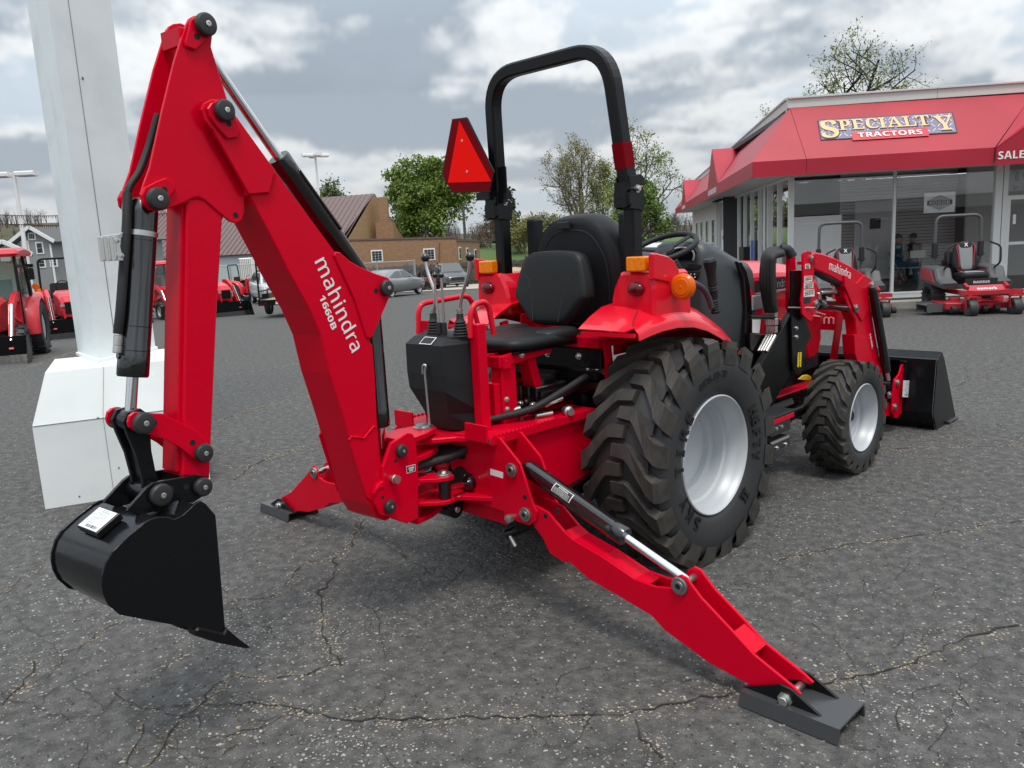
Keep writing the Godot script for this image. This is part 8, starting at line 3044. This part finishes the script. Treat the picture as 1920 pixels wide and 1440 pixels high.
	# --- gravel strip and grass bank
	st = S()
	var ga1 := foot(560, 530, 47.0)
	flat_on(st)
	var y := 0.03
	var corners := [far_at(300, 540, 49.0), far_at(1010, 520, 49.0), far_at(1010, 510, 62.0), far_at(300, 530, 62.0)]
	for i in corners.size():
		var q: Vector3 = corners[i]
		corners[i] = Vector3(q.x, gh(q.x, q.z) + y, q.z)
	quad(st, corners[0], corners[1], corners[2], corners[3])
	struct("gravel_strip", st, mat("gravel", lin(0.42, 0.38, 0.32), 0.95), "pale gravel strip along the far fences")
	st = S()
	smooth_on(st)
	var bank := []
	for j in 5:
		var r := []
		for i in 14:
			var q := far_at(860 + i * 40.0, 500, 66.0 + j * 9.0)
			r.append(Vector3(q.x, gh(q.x, q.z) + [0.02, 0.5, 2.2, 3.2, 3.0][j] + sin(i * 1.7) * 0.2, q.z))
		bank.append(r)
	grid(st, bank)
	struct("grass_bank", st, M["grass"], "green grass bank behind the wooden fence")
	st = S()
	var mp := foot(965, 505, 52.0)
	ball(st, mp, 1.6, 14, Vector3(1.3, 0.75, 1.0))
	var mo := sub(self, "dirt_pile", st, "tan")
	tag(mo, "small tan heap of dirt in front of the wooden fence", "dirt pile")
	# --- hill
	st = S()
	var rows := []
	var hn := FastNoiseLite.new()
	hn.seed = 4
	hn.frequency = 0.006
	for j in 6:
		var r := []
		for i in 60:
			var u := -900 + i * 60.0
			var dd := 170.0 + j * 40.0
			var q := far_at(u, 480, dd)
			var hh: float = [-4.0, 6.0, 15.0, 21.0, 24.0, 20.0][j]
			var fall := clampf(1.0 - (u + 200.0) / 1500.0, 0.28, 1.0)
			r.append(Vector3(q.x, hh * fall * (1.0 + 0.35 * hn.get_noise_2d(q.x, q.z)) - 2.0, q.z))
		rows.append(r)
	grid(st, rows)
	struct("hill", st, mat("hill", lin(0.10, 0.082, 0.062), 1.0, 0.0, {"tex": noise_tex(0.02, 256, [[0.0, Color(0.7, 0.8, 0.55)], [1.0, Color(1, 0.95, 0.9)]], false, 1, 81, 5), "tri": 0.03}), "wooded hill behind the houses")
	var wood := S()
	flat_on(wood)
	var r2 := RandomNumberGenerator.new()
	r2.seed = 66
	for k in 2600:
		var j := r2.randi_range(1, 4)
		var i := r2.randi_range(0, 58)
		var q: Vector3 = (rows[j][i] as Vector3).lerp(rows[j][i + 1], r2.randf()).lerp(rows[j - 1][i], r2.randf())
		var h := r2.randf_range(4.0, 7.5)
		tree_twig(wood, q - Vector3(0, 0.5, 0), h, r2, rh)
	var w := struct("bare_wood", wood, mat("twig_far", lin(0.085, 0.072, 0.06), 1.0, 0.0, {"two": 1}), "bare spring woodland on the hill")
	w.set_meta("kind", "stuff")
	for q in [[868, 380, 474, 72.0], [728, 400, 450, 95.0], [1092, 360, 470, 80.0]]:
		var tp := far_at(q[0], q[1], q[3])
		var tt := thing("utility_pole", ["wooden utility pole beside the green tree", "thin utility pole next to the church chimney", "utility pole among the bare trees"][[868, 728, 1092].find(q[0])], "utility pole")
		tt.position = Vector3(tp.x, gh(tp.x, tp.z), tp.z)
		st = S()
		lathe(st, Vector3.ZERO, Vector3.UP, [[0, 0.16], [tp.y - gh(tp.x, tp.z), 0.11], [tp.y - gh(tp.x, tp.z), 0]], 10)
		bar(st, Vector3(0, tp.y - gh(tp.x, tp.z) - 0.5, 0) - rh * 0.8, Vector3(0, tp.y - gh(tp.x, tp.z) - 0.5, 0) + rh * 0.8, 0.1, 0.1)
		sub(tt, "pole", st, "wood_grey")

func tree_twig(st: SurfaceTool, base: Vector3, h: float, r: RandomNumberGenerator, side: Vector3) -> void:
	for k in 5:
		var a := r.randf() * TAU
		var tip := base + Vector3(cos(a) * h * 0.28 * r.randf(), h * r.randf_range(0.6, 1.0), sin(a) * h * 0.28 * r.randf())
		var w := 0.09
		tri(st, base - side * w, base + side * w, tip)
		for j in 3:
			var m := base.lerp(tip, r.randf_range(0.4, 0.85))
			var b := r.randf() * TAU
			tri(st, m - side * w * 0.6, m + side * w * 0.6, m + Vector3(cos(b), r.randf_range(0.3, 1.0), sin(b)) * h * 0.2)

func house(n: String, label: String, wall: String, d: float, ap: Vector2, le: Vector2, re: Vector2, ridge_px: Vector2, windows: bool) -> void:
	var t := thing(n, label, "house")
	var a := far_at(ap.x, ap.y, d)
	var l := far_at(le.x, le.y, d)
	var r := far_at(re.x, re.y, d)
	l.y = (l.y + r.y) / 2
	r.y = l.y
	var xd := (r - l).normalized()
	var nb := Vector3(xd.z, 0, -xd.x)
	if nb.dot(FW) < 0: nb = -nb
	a = (l + r) / 2 + Vector3(0, a.y - l.y, 0)
	var back := (nb * 0.92 + xd * (0.38 if windows else -0.6)).normalized() * (11.0 if windows else 4.0)
	var ins := xd * 0.5
	var gy := -3.0
	var st := S()
	flat_on(st)
	var l2 := l + ins
	var r2 := r - ins
	wall_uv(st, l2, r2, gy, l.y, gy, r.y)
	tri(st, l2, r2, a - Vector3(0, 0.35, 0))
	wall_uv(st, r2, r2 + back, gy, r.y, gy, r.y)
	wall_uv(st, l2 + back, l2, gy, r.y, gy, r.y)
	sub(t, "wall", st, wall)
	st = S()
	var o := -nb * 0.35
	sheet(st, [a + o, l + o, l + back, a + back], -0.14)
	sheet(st, [r + o, a + o, a + back, r + back], -0.14)
	sub(t, "roof", st, "shingle" if windows else "dark")
	st = S()
	bar(st, a + o * 1.05, l + o * 1.05, 0.08, 0.26)
	bar(st, a + o * 1.05, r + o * 1.05, 0.08, 0.26)
	sub(t, "barge_board", st, "white")
	if windows:
		for q in [Vector2(60, 443), Vector2(48, 463), Vector2(75, 465), Vector2(79, 494), Vector2(101, 492)]:
			var c := on(q, l, nb)
			var small: bool = q.y == 443
			win(t, c, xd, 0.42, 0.40 if small else (0.75 if q.y < 470 else 0.5), -nb, 3 if small else 1, 1 if small else 2)
		st = S()
		rod(st, r2 - nb * 0.1 + Vector3(0, -0.2, 0), r2 - nb * 0.1 + Vector3(0, -9, 0), 0.08, 8)
		sub(t, "downpipe", st, "white")
	rebase(t, Vector3(a.x, gy, a.z))

func fence_wood(a: Vector3, b: Vector3, h: float, label: String) -> void:
	var t := thing("wooden_fence", label, "fence")
	var A := Vector3(a.x, gh(a.x, a.z), a.z)
	var B := Vector3(b.x, gh(b.x, b.z), b.z)
	var l := A.distance_to(B)
	var u := (B - A).normalized()
	var r := RandomNumberGenerator.new()
	r.seed = int(l * 10)
	var n := int(l / 2.4)
	for k in n + 1:
		var st := S()
		var p := A + u * (l * k / n)
		bar(st, p, p + Vector3(0, h + 0.1, 0), 0.12, 0.12, u)
		sub(t, "post", st, "wood_grey")
	var st := S()
	var k := 0.0
	while k < l:
		var p := A + u * k
		var w := 0.15
		var hh := h * r.randf_range(0.94, 1.02)
		bar(st, p + Vector3(0, 0.05, 0), p + Vector3(0, hh, 0), w, 0.02, u.cross(Vector3.UP), 0.0)
		k += 0.165
	var pk := sub(t, "pickets", st, "wood_grey")
	pk.set_meta("kind", "stuff")
	st = S()
	for y in [0.35, h - 0.3]: bar(st, A + Vector3(0, y, 0) + u.cross(Vector3.UP) * 0.05, B + Vector3(0, y, 0) + u.cross(Vector3.UP) * 0.05, 0.05, 0.09)
	sub(t, "rail", st, "wood_grey")
	rebase(t, A)

func chain_fence(a: Vector3, b: Vector3, h: float, label: String) -> void:
	var t := thing("chain_link_fence", label, "fence")
	var A := Vector3(a.x, gh(a.x, a.z), a.z)
	var B := Vector3(b.x, gh(b.x, b.z), b.z)
	var l := A.distance_to(B)
	var u := (B - A).normalized()
	var n := int(l / 2.8) + 1
	for k in n + 1:
		var st := S()
		var p := A + u * (l * k / n)
		rod(st, p, p + Vector3(0, h + 0.1, 0), 0.04 if k < n else 0.07, 8)
		sub(t, "post", st, "alu")
	var st := S()
	for y in [0.06, h]: rod(st, A + Vector3(0, y, 0), B + Vector3(0, y, 0), 0.025, 8)
	sub(t, "rail", st, "alu")
	st = S()
	flat_on(st)
	var k := -h
	while k < l:
		for s in [0, 1]:
			var x0 := maxf(k, 0.0)
			var x1 := minf(k + h, l)
			if x1 <= x0: continue
			var y0 := x0 - k
			var y1 := x1 - k
			if s == 1:
				y0 = h - y0
				y1 = h - y1
			var p := A + u * x0 + Vector3(0, y0, 0)
			var q := A + u * x1 + Vector3(0, y1, 0)
			var w := Vector3(0, 0.006, 0)
			quad(st, p - w, p + w, q + w, q - w)
		k += 0.12
	var m := sub(t, "wire_mesh", st, "alu")
	m.set_meta("kind", "stuff")
	rebase(t, A)

var leaf_pts := []
func branch(st: SurfaceTool, a: Vector3, dir: Vector3, len: float, rad: float, depth: int, r: RandomNumberGenerator, o: Dictionary) -> void:
	var pts := [a]
	var p := a
	var d := dir
	var seg := 3
	for i in seg:
		d = (d + Vector3(r.randfn(0, 0.16), r.randfn(0.05, 0.12) + o.get("lift", 0.05), r.randfn(0, 0.16))).normalized()
		p += d * len / seg
		pts.append(p)
	smooth_on(st)
	var n := 6 if depth < 2 else (4 if depth < 3 else 3)
	var prev := []
	for i in pts.size():
		var t: Vector3 = ((pts[mini(i + 1, seg)] as Vector3) - pts[maxi(i - 1, 0)]).normalized()
		var uv := ring_axes(t)
		var rr := lerpf(rad, rad * 0.55, float(i) / seg)
		var ring := []
		for k in n: ring.append((pts[i] as Vector3) + (uv[0] * cos(TAU * k / n) + uv[1] * sin(TAU * k / n)) * rr)
		if prev.size() > 0:
			for k in n: quad(st, prev[k], ring[k], ring[(k + 1) % n], prev[(k + 1) % n])
		prev = ring
	if depth >= int(o.leaf_from): 
		for i in range(1, seg + 1): leaf_pts.append([pts[i], d])
	if depth >= int(o.depth): return
	var kids: int = o.kids[mini(depth, 3)]
	for k in kids:
		var at := lerpf(o.get("first", 0.35) if depth == 0 else 0.25, 1.0, (k + r.randf()) / kids)
		var q: Vector3 = (pts[0] as Vector3).lerp(pts[seg], at) if seg == 1 else _along(pts, at)
		var ax := ring_axes(d)
		var az := TAU * (k * 0.382 + r.randf() * 0.25)
		var out: Vector3 = ax[0] * cos(az) + ax[1] * sin(az)
		var spread: float = o.spread * r.randf_range(0.7, 1.2)
		var nd := (d * (1.0 - spread * 0.6) + out * spread).normalized()
		branch(st, q, nd, len * o.get("ratio", 0.62) * r.randf_range(0.8, 1.15) * (1.15 - 0.4 * at), rad * lerpf(0.62, 0.40, at), depth + 1, r, o)
func _along(pts: Array, t: float) -> Vector3:
	var f := t * (pts.size() - 1)
	var i := mini(int(f), pts.size() - 2)
	return (pts[i] as Vector3).lerp(pts[i + 1], f - i)

func tree(label: String, base_px: Vector2, top_y: float, d: float, width_px: float, o: Dictionary, leaf: Color, bark: Color, per: int, leaf_size: float, sd: int) -> void:
	var r := RandomNumberGenerator.new()
	r.seed = sd
	var g := foot(base_px.x, base_px.y, d)
	var top := far_at(base_px.x, top_y, d)
	var h := top.y - g.y
	var t := thing(o.get("called", "tree"), label, "tree")
	t.set_meta("group", "trees beyond the lot")
	var st := S()
	leaf_pts = []
	branch(st, Vector3.ZERO, Vector3.UP, 1.0, 0.028, 0, r, o)
	# scale the unit tree to its seen height and width
	var hi := 0.0
	var wd := 0.0
	for q in leaf_pts:
		hi = maxf(hi, (q[0] as Vector3).y)
		wd = maxf(wd, Vector2(q[0].x, q[0].z).length())
	var sy := h * 0.97 / hi
	var sx := width_px * d / FPX / (2.0 * wd) * 1.05
	var b := Basis.from_scale(Vector3(sx, sy, sx))
	st.generate_normals()
	var tr := MeshInstance3D.new()
	var src := st.commit()
	var st2 := S()
	st2.append_from(src, 0, Transform3D(b, Vector3.ZERO))
	tr.mesh = st2.commit()
	tr.name = "trunk"
	tr.material_override = mat("bark_%d" % sd, bark, 0.95)
	t.add_child(tr, true)
	if per > 0:
		var lf := S()
		flat_on(lf)
		for q in leaf_pts:
			var c: Vector3 = b * (q[0] as Vector3)
			for k in per:
				var p := c + Vector3(r.randfn(0, 1), r.randfn(0, 0.8), r.randfn(0, 1)) * leaf_size * 2.2
				var u := Vector3(r.randfn(0, 1), r.randfn(0, 1), r.randfn(0, 1)).normalized()
				var v := u.cross(Vector3(r.randfn(0, 1), r.randfn(0, 1), r.randfn(0, 1))).normalized()
				var s := leaf_size * r.randf_range(0.6, 1.3)
				var tone := r.randf_range(0.65, 1.35)
				lf.set_color(Color(tone, tone * r.randf_range(0.94, 1.04), tone * 0.9))
				tri(lf, p - u * s, p + v * s * 0.8, p + u * s)
				tri(lf, p - u * s, p + u * s, p - v * s * 0.45)
		lf.generate_normals()
		var cr := MeshInstance3D.new()
		cr.mesh = lf.commit()
		cr.name = "crown"
		var m := mat("leaf_%d" % sd, leaf, 0.7, 0.0, {"vc": 1, "two": 1})
		m.backlight_enabled = true
		m.backlight = leaf * 0.6
		cr.material_override = m
		t.add_child(cr, true)
	t.position = g

func build_trees() -> void:
	var broad := {"kids": [9, 6, 5, 4], "spread": 0.75, "depth": 3, "leaf_from": 2, "ratio": 0.55, "first": 0.30, "called": "broadleaf_tree"}
	var airy := {"kids": [8, 6, 5, 4], "spread": 0.62, "depth": 4, "leaf_from": 4, "ratio": 0.58, "first": 0.22, "lift": 0.10, "called": "budding_tree"}
	var crown := {"kids": [7, 5, 4, 4], "spread": 0.80, "depth": 4, "leaf_from": 3, "ratio": 0.62, "first": 0.45, "lift": 0.06, "called": "spring_tree"}
	var dome := {"kids": [10, 6, 5, 4], "spread": 0.95, "depth": 4, "leaf_from": 4, "ratio": 0.62, "first": 0.45, "lift": 0.03, "called": "spring_tree"}
	var pine := {"kids": [26, 6, 3, 3], "spread": 0.95, "depth": 2, "leaf_from": 1, "ratio": 0.30, "first": 0.10, "called": "conifer_tree"}
	tree("large bright green tree behind the brick annex", Vector2(838, 480), 290, 95.0, 215.0, crown, lin(0.15, 0.23, 0.035), lin(0.07, 0.06, 0.05), 12, 0.19, 3)
	tree("greyish green tree right of the church chimney", Vector2(775, 480), 330, 105.0, 85.0, broad, lin(0.11, 0.15, 0.07), lin(0.07, 0.06, 0.05), 18, 0.17, 4)
	tree("small pale green tree showing over the church roof", Vector2(618, 420), 333, 120.0, 62.0, crown, lin(0.13, 0.19, 0.07), lin(0.08, 0.07, 0.06), 2, 0.22, 5)
	tree("dark conifer behind the left roll bar post", Vector2(952, 470), 354, 110.0, 60.0, pine, lin(0.035, 0.055, 0.03), lin(0.06, 0.05, 0.04), 10, 0.30, 6)
	tree("brownish bare tree left of the roll bar", Vector2(925, 480), 385, 88.0, 110.0, airy, lin(0.15, 0.10, 0.07), lin(0.11, 0.08, 0.06), 1, 0.08, 7)
	tree("yellowish budding tree between the roll bar posts", Vector2(985, 480), 395, 84.0, 90.0, airy, lin(0.27, 0.26, 0.09), lin(0.15, 0.12, 0.08), 2, 0.09, 8)
	tree("tall budding tree in the middle of the roll bar", Vector2(1085, 480), 238, 76.0, 180.0, airy, lin(0.22, 0.22, 0.06), lin(0.15, 0.125, 0.09), 2, 0.075, 9)
	tree("mossy thin tree close to the right roll bar post", Vector2(1130, 480), 290, 72.0, 110.0, airy, lin(0.17, 0.19, 0.05), lin(0.13, 0.105, 0.07), 2, 0.075, 10)
	tree("wide half bare tree left of the shop's awning", Vector2(1235, 470), 228, 62.0, 230.0, crown, lin(0.22, 0.27, 0.06), lin(0.085, 0.07, 0.055), 2, 0.085, 11)
	tree("green leafing tree just above the awning's far end", Vector2(1200, 470), 330, 56.0, 150.0, crown, lin(0.15, 0.23, 0.05), lin(0.07, 0.06, 0.05), 8, 0.10, 12)
	tree("spreading tree with young leaves above the shop roof", Vector2(1690, 440), 45, 42.0, 600.0, dome, lin(0.22, 0.27, 0.06), lin(0.03, 0.025, 0.022), 3, 0.06, 13)
	tree("pale trees at the far end behind the fence", Vector2(1040, 475), 400, 120.0, 150.0, airy, lin(0.20, 0.21, 0.10), lin(0.12, 0.10, 0.08), 2, 0.2, 14)
